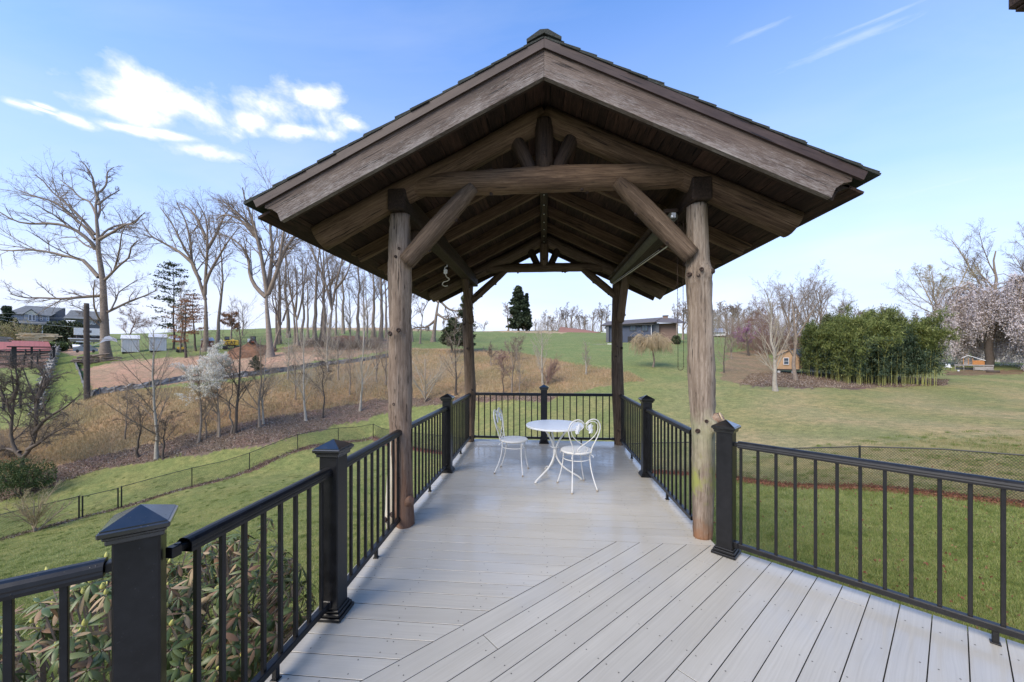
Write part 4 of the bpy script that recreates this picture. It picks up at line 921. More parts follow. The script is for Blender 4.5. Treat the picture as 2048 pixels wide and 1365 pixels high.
def treeat(px, py, top, name, label, r_px=None, style='oak', seed=0, D=None, **k):
    p, Dh = hit(px, py) if D is None else (onground(px, D), D)
    H = (py - top) / F * Dh if D is None else (HZ - top) / F * D + (CH - p.z)
    r = (r_px or 5) / 2 / F * Dh
    return make_tree(name, label, p, H, r, seed, style, minr=max(.0035, .28 / F * Dh * .33), **k)

# the big spreading oak, its limbs laid out as they grow
ob, OD = hit(212, 722); OS = OD / F
def OP(px, py, dz=0.0): return PD(px, py, OD + dz)
rg0 = random.Random(8)
def limb(pts, a, b, dz): n = len(pts); return ([OP(x, y, dz * i / (n - 1)) for i, (x, y) in enumerate(pts)], a * OS, b * OS)
trunk_o = [ob, OP(210, 690), OP(209, 650), OP(207, 600), OP(205, 555), OP(197, 510), OP(196, 470), OP(193, 440), OP(191, 415), OP(197, 382)]
limbs_o = [limb([(200, 592), (160, 595), (125, 598), (80, 596), (50, 596), (20, 588)], 3.2, 1, -4), limb([(197, 555), (165, 520), (140, 515), (100, 505), (60, 500), (20, 502), (-15, 498)], 3.6, 1, 3),
           limb([(192, 500), (182, 485), (150, 460), (110, 448), (60, 448), (30, 442), (0, 425)], 3.8, 1, -3), limb([(190, 480), (170, 455), (140, 430), (110, 405), (75, 395), (30, 378)], 3, .8, 4),
           limb([(190, 470), (165, 440), (130, 405), (105, 385), (85, 360), (70, 350)], 2.8, .8, -2), limb([(192, 430), (180, 405), (160, 395), (140, 375), (120, 360)], 2.2, .8, 3),
           limb([(197, 400), (188, 375), (185, 355), (170, 330), (162, 322)], 2.6, .8, -1), limb([(199, 385), (212, 370), (215, 345), (228, 335)], 2.0, .7, 1),
           limb([(195, 410), (215, 395), (232, 385), (240, 380)], 2.0, .7, 2), limb([(198, 480), (225, 465), (250, 450), (268, 448), (283, 430)], 2.8, .8, -3),
           limb([(198, 478), (215, 460), (240, 450), (265, 446), (290, 425)], 2.2, .8, 3), limb([(210, 560), (225, 545), (240, 530), (258, 515), (262, 495), (275, 482)], 2.6, .8, -3),
           limb([(228, 542), (233, 525), (240, 495), (243, 470), (250, 455)], 1.8, .6, -5), limb([(214, 625), (235, 615), (262, 602), (290, 592), (315, 580)], 2.6, .8, 3), limb([(222, 620), (232, 600), (238, 585), (262, 568), (275, 560)], 1.6, .6, 5),
           limb([(193, 440), (200, 420), (196, 395), (190, 380)], 2.4, .8, 4), limb([(195, 500), (170, 490), (150, 475), (118, 477)], 2.0, .7, 6), limb([(205, 650), (190, 620), (187, 585), (190, 560)], 1.6, .6, -6), limb([(206, 655), (185, 640), (165, 620), (140, 610)], 1.6, .6, -3)]
make_tree('oak_tree', 'huge bare spreading oak with a thick trunk beside the dirt pad', ob, 20, 8.5 * OS, 3, 'oak', trunk=trunk_o, limbs=limbs_o, minr=.007, dens=1.0, bark='bark', twig='twig')

GT = 'bare trees of the grove at the top of the slope'
def fork(px, py, splits, label, seed, w, style='vase', dens=1.0, wob=0, D=None, bark='bark'):
    """a tall tree whose trunk and main stems are laid out; splits = list of polylines (px,py)"""
    p, Dh = hit(px, py); s = Dh / F
    def q(x, y, d=0): return PD(x, y, Dh + d)
    r_ = random.Random(seed); tr = [p] + [q(x, y) for x, y in splits[0]]
    lm = []
    for sp in splits[1:]:
        dz = r_.uniform(-3, 3); n = len(sp); lm.append(([q(x, y, dz * i / (n - 1)) for i, (x, y) in enumerate(sp)], w * s * .25, w * s * .05))
    return make_tree('bare_tree', label, p, 12, w / 2 * s * .86, seed, 'oak' if style == 'oak' else 'tall', group=GT, trunk=tr, limbs=lm, minr=.0075, dens=dens * .85, bark=bark)
fork(411, 703, [[(412, 650), (411, 600), (408, 560)], [(411, 600), (398, 560), (385, 525), (365, 490), (345, 450), (320, 415)], [(410, 590), (412, 540), (415, 490), (412, 440), (395, 405)], [(409, 575), (420, 545), (440, 510), (455, 485), (478, 455)],
                [(388, 530), (360, 505), (330, 488), (300, 470), (285, 445)], [(414, 500), (432, 470), (445, 440), (460, 415)], [(400, 560), (385, 530), (380, 480), (370, 440), (355, 410)], [(413, 480), (400, 450), (385, 425), (360, 405)]],
     'bare tree with a V shaped trunk beside the burgundy shed', 41, 13, dens=1.3)
fork(541, 714, [[(538, 670), (534, 620), (533, 592), (538, 560)], [(532, 595), (512, 575), (500, 550), (497, 520), (485, 495), (460, 475), (440, 468)], [(535, 590), (527, 540), (520, 500), (505, 440), (490, 400), (485, 375)], [(537, 588), (548, 560), (558, 530), (565, 480), (575, 430), (590, 400)],
                [(521, 500), (512, 470), (490, 440), (460, 415), (440, 395)], [(535, 590), (541, 540), (545, 500), (540, 450), (548, 400), (545, 370)], [(556, 535), (570, 500), (590, 470), (600, 440)], [(518, 480), (500, 460), (480, 440), (450, 430), (432, 440)]],
     'thick bare tree with a U shaped side limb behind the brown dirt mound', 42, 17, dens=1.3)
fork(548, 700, [[(552, 680), (560, 655), (566, 640)], [(560, 655), (552, 625), (545, 600), (548, 570)], [(566, 642), (575, 615), (590, 590), (600, 570), (612, 560)], [(562, 650), (556, 635), (558, 600), (565, 560)]], 'crooked dark small tree leaning against the thick bare tree', 43, 8, 'oak')
GRV = [(435, 688, 440, 7), (360, 706, 560, 4), (558, 688, 470, 9), (577, 676, 480, 8), (630, 684, 470, 9), (642, 683, 475, 8), (648, 690, 480, 9), (686, 668, 500, 7), (714, 684, 500, 8), (728, 700, 520, 5), (746, 675, 500, 8), (762, 682, 480, 9), (773, 676, 505, 6),
       (604, 684, 500, 6), (700, 690, 560, 4), (590, 690, 540, 5), (672, 672, 520, 5), (616, 678, 520, 5), (655, 700, 600, 4), (735, 690, 560, 4), (463, 672, 600, 3), (485, 672, 608, 3), (553, 690, 530, 5)]
GL = ['straight bare trunk of the grove with a fine crown, near the far left edge of the roof', 'slim bare tree left of the white sheds fence line']
near_words = {435: 'right of the V shaped tree', 360: 'beside the yellow tractor', 558: 'just right of the thick tree with the U shaped limb', 577: 'second trunk right of the thick tree', 630: 'first of the three close trunks in mid grove', 642: 'middle of the three close trunks in mid grove',
              648: 'last of the three close trunks in mid grove', 686: 'with a small fork, on the ridge behind the bare earth', 714: 'straight tall trunk halfway to the log post', 728: 'thin crooked stem beside the straight tall trunk', 746: 'slightly leaning, left of the log post', 762: 'thick trunk close to the log post',
              773: 'thin trunk almost behind the log post', 604: 'slender, left of the three close trunks', 700: 'low and thin, in front of the grove centre', 590: 'thin stem between two taller trunks left of mid grove', 672: 'thin stem on the ridge in mid grove', 616: 'slender stem close before the three trunks',
              655: 'short twiggy stem at the grove edge', 735: 'short twiggy stem near the leaning trunk', 463: 'tiny, on the skyline above the yellow excavator', 485: 'small, on the skyline above the dirt mound', 553: 'thin dark stem behind the thick tree'}
for i, (px, py, top, wpx) in enumerate(GRV):
    treeat(px, py, top, 'bare_tree', 'bare grove tree, ' + near_words[px], wpx, 'tall' if wpx > 4 else 'sapling', 100 + i, group=GT, dens=.85, bark='bark')
fork(656, 692, [[(660, 655), (664, 620), (668, 600)], [(664, 620), (655, 580), (640, 540), (625, 500), (610, 470)], [(666, 605), (672, 570), (682, 530), (688, 500), (700, 470)], [(663, 615), (660, 570), (655, 530), (650, 490)], [(670, 580), (690, 555), (700, 530), (705, 510)]], 'bare tree forking low in the middle of the grove', 44, 10)
fork(596, 692, [[(594, 660), (592, 630), (590, 620)], [(592, 635), (584, 600), (578, 570), (576, 540), (570, 500)], [(594, 640), (602, 610), (606, 580), (612, 540), (618, 500)], [(591, 625), (594, 590), (592, 550), (588, 510)]], 'bare tree in three stems left of mid grove', 45, 8)
fork(866, 684, [[(870, 650), (874, 620), (878, 600), (884, 575)], [(872, 640), (852, 655), (835, 655), (822, 660)], [(877, 605), (855, 590), (835, 585), (815, 570), (800, 560)], [(878, 600), (900, 620), (925, 620), (950, 600)], [(882, 580), (905, 575), (930, 560), (945, 540)], [(874, 628), (895, 640), (915, 635)], [(884, 580), (870, 560), (850, 550), (830, 545)]],
     'leaning bare tree with wide low limbs seen between the left log posts', 46, 11, 'oak', 1.4)
fork(840, 688, [[(842, 660), (845, 635), (846, 620)], [(845, 635), (838, 615), (830, 600)], [(846, 622), (855, 605), (860, 590)]], 'short dark bare tree seen between the left log posts', 47, 5, 'oak')
treeat(824, 684, 560, 'bare_tree', 'bare grove tree, just right of the left front log post', 5, 'tall', 140, group=GT)

# pines with sparse brown and green foliage
def pine(px, py, top, label, seed, wpx, whorls, spread, mat='pine_needle', ndens=1.0, start=.35, droop=0.0, size=.16, shape='pine', cat='pine tree'):
    rg = np.random.default_rng(seed); p, Dh = hit(px, py); H = (py - top) / F * Dh; r0 = wpx / 2 / F * Dh; t = thing('pine_tree' if shape == 'pine' else 'evergreen_tree', label, cat, tuple(p))
    z = np.linspace(0, 1, 10); T = np.stack([np.cumsum(rg.normal(0, .008, 10)) * H, np.cumsum(rg.normal(0, .008, 10)) * H, z * H], 1); T -= T[0]; TR = r0 * (1 - .85 * z)
    V, Q = tube_batch(T[None], TR[None], 7); obj('trunk', mkmesh('trunk', V, Q, True), MT['bark_dark'], t)
    Ps = []; Lf = []
    for wv in range(whorls):
        f = start + (1 - start) * (wv + rg.random() * .7) / whorls; zc = f * H; c = np.array([np.interp(f, z, T[:, 0]), np.interp(f, z, T[:, 1]), zc])
        n = rg.integers(3, 6)
        for q in range(n):
            az = rg.random() * 2 * PI; prof = (1 - f) ** .75 + .08 if shape != 'pine' else (.45 + .55 * math.sin(PI * min(1, (f - start) / (1 - start) * .9 + .15)))
            ln = spread * H * prof * rg.uniform(.7, 1.15); m = 6; s = np.linspace(0, 1, m)[:, None]; d = np.array([math.cos(az), math.sin(az), 0])
            Ps.append(c + d * s * ln + np.array([0, 0, 1]) * (s * ln * (.22 - droop) - s ** 2 * ln * droop * .8) + rg.normal(0, .02 * ln, (m, 3)) * s)
    P_ = np.stack(Ps); RR = np.full(P_.shape[:2], max(.01, r0 * .10)) * np.linspace(1, .3, 6)[None]; V, Q = tube_batch(P_, RR, 3); obj('branches', mkmesh('branches', V, Q), MT['twig_dark'], t)
    n = int(P_.shape[0] * 90 * ndens); i = rg.integers(0, P_.shape[0], n); s = rg.uniform(.25 if shape == 'pine' else .05, 1.02, n) * 5; j = np.minimum(s.astype(int), 4); a_ = (s - j)[:, None]
    ctr = P_[i, j] * (1 - a_) + P_[i, j + 1] * a_ + rg.normal(0, 1, (n, 3)) * np.array([1, 1, .45]) * spread * H * (.09 if shape == 'pine' else .06)
    if shape != 'pine': ctr[:, 2] -= np.abs(rg.normal(0, .02 * H, n))
    obj('foliage', leafquads(rg, ctr, size, 1.2), MT[mat], t, kind='stuff'); return t
pine(347, 700, 530, 'pine with layered open crown left of the V shaped tree', 1, 4, 18, .22, 'pine_needle', .42, .22, size=.15)
pine(372, 716, 600, 'thin tree with sparse rusty leaves beside the yellow tractor', 2, 5, 12, .26, 'dead_leaf', .35, .25, size=.10)
pine(392, 703, 590, 'slender tree holding rusty dead leaves left of the burgundy shed', 3, 4, 12, .24, 'dead_leaf', .3, .3, size=.10)
pine(1037, 662, 572, 'tall dense spruce on the far ridge, the bigger of the pair', 4, 5, 34, .29, 'spruce', 1.5, .08, .12, size=.42, shape='spruce', cat='spruce')
pine(1053, 662, 588, 'narrower spruce on the far ridge, right of the bigger one', 5, 4, 30, .15, 'spruce', 1.1, .06, .12, size=.40, shape='spruce', cat='spruce')
pine(903, 706, 636, 'dark cedar bush left of the rear left log post', 6, 5, 26, .38, 'cedar', 1.6, .22, .02, size=.12, shape='spruce', cat='cedar')
pine(932, 703, 590, 'dark cedar standing behind the rear left log post', 7, 5, 26, .24, 'cedar', 1.3, .1, .02, size=.14, shape='spruce', cat='cedar')
pine(512, 742, 713, 'small green pine sapling at the silt fence', 8, 2, 14, .45, 'pine_needle', .9, .05, 0, size=.10, shape='spruce', cat='young pine')
pine(8, 690, 612, 'dark evergreen at the left edge beside the grey house', 9, 4, 20, .26, 'spruce', 1.3, .05, .1, size=.30, shape='spruce', cat='evergreen')

# saplings on the slope
SAP = [(313, 918, 640, 7, 'sapling', 'bark_pale', 'twig', 'straight grey-barked young tree, tallest on the slope left of the white blossom'),
       (278, 915, 770, 5, 'oak', 'bark_dark', 'twig_dark', 'small dark crooked tree just left of the tallest slope sapling'),
       (327, 918, 820, 5, 'oak', 'bark_dark', 'twig_dark', 'short dark tree just right of the tallest slope sapling'),
       (397, 886, 640, 5, 'sapling', 'bark', 'twig', 'thin young tree left of the dark-stemmed tree'), (411, 878, 790, 3, 'sapling', 'bark', 'twig', 'very thin stem beside the thin young tree'),
       (469, 868, 600, 6, 'sapling', 'bark_dark', 'twig_dark', 'dark-stemmed young tree right of the white blossom'), (462, 868, 720, 4, 'oak', 'bark', 'twig', 'curved stem leaning on the dark-stemmed young tree'),
       (519, 855, 660, 5, 'sapling', 'bark', 'twig', 'young tree left of the pale twiggy thicket'), (527, 850, 690, 4, 'sapling', 'bark_pale', 'twig', 'slim pale stem right behind the young tree'),
       (612, 842, 650, 5, 'birch', 'bark_pale', 'twig_pale', 'pale birch-like tree in mid slope'), (644, 838, 700, 4, 'oak', 'bark_dark', 'twig_dark', 'spreading twiggy tree right of the pale birch-like tree'),
       (677, 762, 640, 4, 'sapling', 'bark', 'twig_pale', 'thin tree at the upper edge of the brown slope'), (720, 822, 620, 5, 'birch', 'bark_pale', 'twig_pale', 'grey birch-like tree left of the front log post'),
       (753, 765, 660, 4, 'sapling', 'bark', 'twig', 'thin tree close left of the front log post'), (771, 772, 640, 4, 'sapling', 'bark', 'twig', 'thin tree partly behind the left front log post'),
       (656, 745, 640, 4, 'birch', 'bark_pale', 'twig_pale', 'pale sapling in the upper thicket'), (575, 760, 660, 3, 'sapling', 'bark_pale', 'twig_pale', 'pale sapling left of mid slope'), (700, 790, 680, 3, 'birch', 'bark', 'twig', 'twiggy sapling beside the grey birch-like tree'),
       (438, 875, 700, 4, 'sapling', 'bark', 'twig', 'stem below the white blossom tree'), (590, 800, 700, 3, 'sapling', 'bark', 'twig', 'small sapling in the brown grass'), (250, 880, 760, 3, 'sapling', 'bark', 'twig', 'thin twiggy sapling below the dirt pad'),
       (912, 792, 640, 5, 'sapling', 'bark_dark', 'twig', 'thin tree just left of the rear left log post'), (1006, 788, 708, 3, 'oak', 'bark_dark', 'twig_red', 'small redbud-like tree seen under the roof'), (1024, 786, 668, 4, 'vase', 'bark', 'twig', 'straight young tree in the middle under the roof'),
       (1039, 788, 712, 3, 'sapling', 'bark', 'twig', 'thin stem right of the straight young tree'), (1086, 770, 648, 5, 'birch', 'bark_pale', 'twig_pale', 'bushy pale birch above the middle railing post'), (983, 732, 690, 3, 'oak', 'bark', 'twig', 'small round bare tree on the far slope'),
       (1034, 722, 672, 4, 'oak', 'bark', 'twig', 'round bare crab-apple on the far slope'), (1172, 750, 690, 4, 'birch', 'bark_pale', 'twig_pale', 'thin pale sapling left of the rear right log post'),
       (1448, 746, 662, 3, 'sapling', 'bark_dark', 'twig', 'thin staked sapling right of the mossy log post'), (1463, 718, 672, 3, 'sapling', 'bark', 'twig', 'thin sapling further up beside the redbud')]
for i, (px, py, top, wpx, st_, bk, tw, lab) in enumerate(SAP):
    treeat(px, py, top, 'young_tree', lab, wpx, st_, 200 + i, bark=bk, twig=tw, dens=1.0, cat='young tree', group='young bare trees on the slopes')
def multi(px, py, stems, label, seed, wpx, bark='bark_dark', twig='twig_dark', dens=1.0, style='oak'):
    p, Dh = hit(px, py); s = Dh / F; lm = []; r_ = random.Random(seed)
    for sp in stems:
        dz = r_.uniform(-1.5, 1.5); n = len(sp); lm.append(([PD(x, y, Dh + dz * i / (n - 1)) for i, (x, y) in enumerate(sp)], wpx * s * .36, wpx * s * .08))
    return make_tree('bare_tree', label, p, 6, wpx / 2 * s, seed, style, trunk=[p, PD(px, py - 12, Dh), PD(px, py - 24, Dh)], limbs=lm, minr=.006, dens=dens, bark=bark, twig=twig)
multi(45, 938, [[(44, 915), (30, 900), (22, 870), (25, 830), (28, 790), (22, 740)], [(46, 915), (62, 895), (72, 860), (70, 800), (60, 775), (45, 735)], [(68, 800), (85, 780), (90, 760), (78, 735), (58, 715)], [(55, 900), (80, 885), (100, 870), (140, 850)], [(66, 870), (90, 840), (130, 815), (160, 790)],
                [(40, 905), (15, 898), (-10, 900)], [(72, 850), (74, 810), (82, 770), (92, 740)], [(28, 830), (10, 800), (-5, 760)], [(26, 800), (35, 770), (30, 730)]], 'dark bare multi-stemmed tree at the left edge above the green bush', 61, 10, dens=1.3)
# white blossom tree, cherry, redbuds and other coloured crowns
wt = treeat(436, 874, 700, 'blossom_tree', 'white flowering tree in full bloom on the brown slope', 4, 'vase', 71, leaves=('blossom_white', 26000, .036, 'blossom'), cat='flowering tree', dens=1.1)
treeat(1496, 712, 652, 'redbud_tree', 'magenta redbud in bloom right of the mossy log post', 5, 'oak', 72, leaves=('redbud', 1500, .07, 'blossom'), cat='redbud', lean=(-.1, 0), bark='bark_dark')
treeat(1004, 742, 700, 'redbud_tree', 'small faintly pink redbud on the far slope under the roof', 3, 'oak', 73, leaves=('redbud', 160, .05, 'blossom'), cat='redbud', twig='twig_red')
def cherry(px, py, top, wide, label, seed, mat, twig, n, size, bark='bark_dark', D=None, depth=1.0, dr=(.60, .50, .75)):
    rg = np.random.default_rng(seed); p, Dh = hit(px, py) if D is None else (onground(px, D), D); s = Dh / F; H = (py - top) * s if D is None else CH + (HZ - top) * s - p.z; Wd = wide * s / 2
    t = thing('weeping_tree', label, 'weeping tree', tuple(p)); m = 8; z = np.linspace(0, 1, m)
    T = np.stack([np.cumsum(rg.normal(0, .015, m)) * H, np.zeros(m), z * H * .55], 1); V, Q = tube_batch(T[None], (.028 * H * (1 - .5 * z))[None], 8); obj('trunk', mkmesh('trunk', V, Q, True), MT[bark], t)
    K = 46; az = rg.random(K) * 2 * PI; ln = rg.uniform(.5, 1.0, K); mm = 9; q = np.linspace(0, 1, mm)[None, :, None]; top_ = rg.uniform(.72, 1.0, K)[:, None, None] * H
    d = np.stack([np.cos(az) * Wd, np.sin(az) * Wd * depth, 0 * az], 1)[:, None, :] * ln[:, None, None]
    st0 = np.array([T[-1, 0], 0, H * .42]); P1 = st0 + d * q ** .9 + np.array([0, 0, 1.0]) * ((top_ - H * .42) * np.sin(np.minimum(q * 1.9, PI * .5)) - (q ** 2.4) * H * dr[0]) + rg.normal(0, .018 * H, (K, mm, 3)) * q
    R1 = np.full((K, mm), .010 * H) * np.linspace(1, .3, mm)[None]; parts = [tube_batch(P1, R1, 4)]
    P2, R2 = children_of(rg, P1, R1, 18, .2, 1, 50, .05, dr[1], .5, 8, .08, dr[2]); R2 = np.maximum(R2, .008); parts.append(tube_batch(P2, R2, 3))
    P3, R3 = children_of(rg, P2, R2, 5, .2, 1, 35, 0, .5, .6, 5, .07, .34); R3 = np.maximum(R3, .006); P3[:, :, 2] = np.maximum(P3[:, :, 2], .1); parts.append(tube_batch(P3, R3, 3))
    V, Q = join(parts); obj('branches', mkmesh('branches', V, Q), MT[twig], t)
    if n:
        i = rg.integers(0, len(P3), n); j = rg.integers(0, 5, n); c = P3[i, j] + rg.normal(0, size * 2.0, (n, 3)); k_ = rg.random(n) < .22; i2 = rg.integers(0, len(P2), n); j2 = rg.integers(0, 8, n); c[k_] = (P2[i2, j2] + rg.normal(0, size * 1.5, (n, 3)))[k_]; k_ = rg.random(n) < .05; i2 = rg.integers(0, len(P1), n); j2 = rg.integers(3, 9, n); c[k_] = (P1[i2, j2] + rg.normal(0, size * 2.2, (n, 3)))[k_]; obj('blossom', leafquads(rg, c, size), MT[mat], t, kind='stuff')
    return t
cherry(1975, 738, 505, 225, 'big weeping cherry covered in pale pink blossom before the beige house', 81, 'blossom_pink', 'twig', 210000, .078)
cherry(1304, 735, 655, 95, 'small weeping willow-like tree with tan branches before the dark blue house', 82, None, 'twig_tan', 0, .05, 'bark', dr=(.34, .38, .42))
# trees of the right side
RT = 'bare trees on the right behind the lawn'
treeat(1551, 783, 590, 'bare_tree', 'slim pale-trunked tree in front of the wooden cabin', 9, 'birch', 301, bark='bark_pale', twig='twig_pale', group=RT, lean=(-.05, 0), dens=1.2)
treeat(1592, 762, 545, 'bare_tree', 'brown-trunked tree growing right before the cabin corner', 8, 'vase', 302, bark='bark', twig='twig', group=RT, dens=1.2)
treeat(1880, 705, 500, 'bare_tree', 'tree with a yellowish fine crown behind the bamboo', 7, 'vase', 303, twig='twig_tan', leaves=('new_leaf', 3500, .07, 'leaves'), group=RT, D=62, dens=1.2)
treeat(1990, 700, 452, 'bare_tree', 'large bare tree towering behind the pink cherry', 11, 'vase', 304, group=RT, D=70, dens=1.3)
treeat(2075, 700, 462, 'bare_tree', 'large bare tree at the right edge behind the beige house', 10, 'vase', 305, group=RT, D=66, dens=1.3)
treeat(1920, 700, 540, 'bare_tree', 'bare tree leaning left over the cherry crown', 6, 'vase', 306, group=RT, D=60, lean=(-.35, 0))
for i, (px, top, D, w_, lab) in enumerate([(1540, 585, 66, 5, 'fuzzy brown crowned tree behind the cabin, left one'), (1575, 560, 60, 6, 'bare tree just behind the cabin roof'), (1620, 560, 58, 6, 'bare tree behind the cabin, right one'), (1650, 590, 56, 6, 'bare tree before the green evergreen'), (1520, 615, 75, 4, 'reddish crowned tree right of the redbud'), (1690, 605, 70, 4, 'small tree leaning right on the skyline'), (1640, 545, 85, 5, 'thin bare tree on the skyline behind the evergreen')]):
    treeat(px, 700, top, 'bare_tree', lab, w_, 'oak' if i in (0, 4) else 'vase', 320 + i, D=D, twig='twig_red' if i in (0, 4) else 'twig', group=RT, dens=1.15, leaves=('dead_leaf', 1200, .05, 'leaves') if i == 4 else None)
# far tree rows
FT = 'bare trees along the far skyline'
rf_ = random.Random(9)
FR_ = [(1016, 605, 150, 4), (1088, 622, 170, 2), (1105, 628, 150, 3), (1118, 618, 150, 3), (1132, 608, 150, 4), (1143, 612, 150, 4), (1160, 628, 150, 3), (1172, 625, 150, 3), (1186, 618, 150, 3), (1203, 608, 145, 4), (1215, 612, 140, 4), (1070, 640, 150, 2), (1095, 640, 150, 2),
       (1354, 612, 96, 4), (1366, 600, 92, 4), (1378, 612, 95, 4), (1400, 610, 120, 4), (1428, 612, 125, 4), (1440, 606, 125, 4), (1452, 604, 120, 4), (1466, 608, 125, 4), (1478, 603, 125, 4), (1490, 608, 120, 4), (1503, 610, 125, 4),
       (1735, 615, 130, 3), (1760, 612, 130, 3), (1780, 618, 130, 3), (1805, 620, 130, 3), (1835, 622, 130, 3), (1860, 618, 130, 3), (968, 640, 190, 2), (950, 642, 190, 2), (1710, 610, 110, 3)]
protos = []
def fzone(px): return ('beside the two spruces' if 1000 < px < 1030 else 'on the ridge between the spruces and the red-roofed barn' if px < 1125 and px > 1000 else 'behind the red-roofed barn' if 1000 < px < 1225 else 'behind the dark blue house' if 1000 < px < 1400 else 'right of the mossy post' if 1000 < px < 1520 else 'on the skyline above the bamboo' if px > 1700 else 'on the far left ridge')
ORD = ['first', 'second', 'third', 'fourth', 'fifth', 'sixth', 'seventh', 'eighth', 'ninth']
def FLAB(px):
    same = sorted(q[0] for q in FR_ if fzone(q[0]) == fzone(px)); k = same.index(px)
    return 'far bare tree ' + fzone(px) + ('' if len(same) == 1 else ', ' + ORD[k] + ' from left')
for i, (px, top, D, w_) in enumerate(FR_):
    p = onground(px, D); H = CH + (HZ - top) / F * D - p.z
    if i < 6: t = make_tree('bare_tree', FLAB(px), p, H, w_ / 2 / F * D, 400 + i, 'vase' if i % 2 else 'oak', minr=.022, dens=.9, group='far bare trees'); protos.append((t, H))
    else:
        t0, H0 = protos[rf_.randrange(6)]; t = copy_thing(t0, p, rf_.uniform(0, 6), FLAB(px), H / H0); t['group'] = 'far bare trees'
# dense far brush (a wood that reads as one mass)
def brush(label, pts, n, hgt, seed, twig, name='distant_brush', wid=3.0, r=.03):
    rg = np.random.default_rng(seed); P_ = []
    ws = [onground(px, D) for px, D in pts]; ws = np.array([tuple(w_) for w_ in ws]); f = rg.uniform(0, len(ws) - 1.001, n); i = f.astype(int); a_ = (f - i)[:, None]; b = ws[i] * (1 - a_) + ws[i + 1] * a_
    b[:, :2] += rg.normal(0, wid, (n, 2)); b[:, 2] = gz_np(b[:, 0], b[:, 1]) - .1; m = 5; h = hgt * rg.uniform(.45, 1.1, n); d = np.concatenate([rg.normal(0, .35, (n, 2)), np.ones((n, 1))], 1)
    q = np.linspace(0, 1, m)[None, :, None]; P1 = b[:, None] + d[:, None] * q * h[:, None, None] + rg.normal(0, .05, (n, m, 3)) * q * h[:, None, None]
    R1 = np.full((n, m), r) * np.linspace(1, .3, m)[None]; parts = [tube_batch(P1, R1, 3)]; P2, R2 = children_of(rg, P1, R1, 5, .2, 1, 35, .15, .4, .6, 3, .1); parts.append(tube_batch(P2, R2, 3)); V, Q = join(parts)
    o = obj(name, mkmesh(name, V, Q), MT[twig], kind='stuff'); return tag(o, label, 'brush')
brush('mass of bare brush along the far skyline right of the spruces', [(1085, 150), (1120, 140), (1160, 140), (1230, 140)], 420, 5.0, 1, 'twig', wid=3)
brush('dense pale twigs below the far tree row right of the mossy log post', [(1400, 112), (1450, 115), (1510, 110)], 700, 7.5, 2, 'twig_pale', wid=3)
brush('brown and reddish brush behind the wooden cabin', [(1505, 72), (1540, 64), (1600, 60), (1650, 60)], 1200, 6.0, 3, 'twig_red', wid=2.5, r=.02)
brush('grey brush on the skyline above the bamboo', [(1680, 110), (1760, 100), (1900, 95)], 500, 5.5, 4, 'twig', wid=3)
brush('twiggy thicket on the brown slope left of the front log post', [(560, 39), (640, 40), (720, 41), (790, 42)], 420, 3.0, 5, 'twig_pale', 'thicket', 1.6, .010)
brush('low brush piles on the floor of the grove', [(620, 60), (660, 62), (700, 58), (740, 60)], 500, 1.6, 6, 'twig_dark', 'brush_pile', 1.6, .025)
brush('brambles along the mulch band of the slope', [(330, 30), (450, 33), (600, 36), (760, 40), (850, 38), (950, 36), (1090, 38)], 900, .9, 7, 'twig_red', 'brambles', .8, .008)
brush('low twigs and dry stalks below the left edge of the slope', [(-60, 27), (0, 28), (60, 30), (120, 33)], 500, 1.6, 8, 'twig', 'dry_stalks', 1.8, .008)
for (px, py, top, lab, sd, mt) in [(850, 806, 700, 'big pale twiggy shrub between the left log posts', 1, 'twig_pale'), (1093, 772, 722, 'low brown shrub beside the pale birch', 2, 'twig_red')]:
    treeat(px, py, top, 'twiggy_shrub', lab, 3, 'shrub', 500 + sd, twig=mt, cat='shrub', dens=1.1)
treeat(70, 1064, 985, 'willow_shrub', 'upright shrub with yellow-green twigs at the chain link fence', 5, 'shrub', 510, twig='twig_tan', leaves=('new_leaf', 2200, .022, 'leaves'), cat='shrub')
def bush(px, py, label, rx, rz, n, size, mat, seed, D=None, ry=None, name='evergreen_bush', lumps=9, cat='bush', light=None):
    rg = np.random.default_rng(seed); p, Dh = hit(px, py) if D is None else (onground(px, D), D); s = Dh / F; rx, rz = rx * s, rz * s; ry = rx * (ry or .8)
    t = thing(name, label, cat, tuple(p)); cs = [((0, 0, rz * .5), (rx * .8, ry * .8, rz * .5))]
    for i in range(lumps):
        q = rg.uniform(-1, 1, 2); cs.append(((q[0] * rx * .62, q[1] * ry * .62, rz * rg.uniform(.35, .72)), (rx * rg.uniform(.28, .45), ry * rg.uniform(.28, .45), rz * rg.uniform(.22, .34))))
    pts = []; ups = []
    for c, r_ in cs:
        k = n // len(cs); d = unit(rg.normal(size=(k, 3))); q = rg.uniform(.72, 1.04, (k, 1)); pts.append(np.array(c) + d * q * np.array(r_)); ups.append(d)
    P_ = np.concatenate(pts); P_[:, 2] = np.maximum(P_[:, 2], .05); obj('foliage', leafquads(rg, P_, size, 1.0, np.concatenate(ups) * .6 + np.array([0, 0, -.5])), MT[mat], t, kind='stuff')
    K = 30; az = rg.random(K) * 2 * PI; d = np.stack([np.cos(az) * rx * .6, np.sin(az) * ry * .6, np.full(K, rz * .75)], 1); q = np.linspace(0, 1, 5)[None, :, None]; P1 = d[:, None] * q * rg.uniform(.6, 1, (K, 1, 1))
    V, Q = tube_batch(P1, np.full((K, 5), max(.012, .02 * rx / 2)), 3); obj('stems', mkmesh('stems', V, Q), MT['twig_dark'], t); return t
bush(40, 1000, 'dark green bramble bush at the left edge below the dark multi-stemmed tree', 62, 85, 9000, .05, 'hedge', 1, name='green_bush')
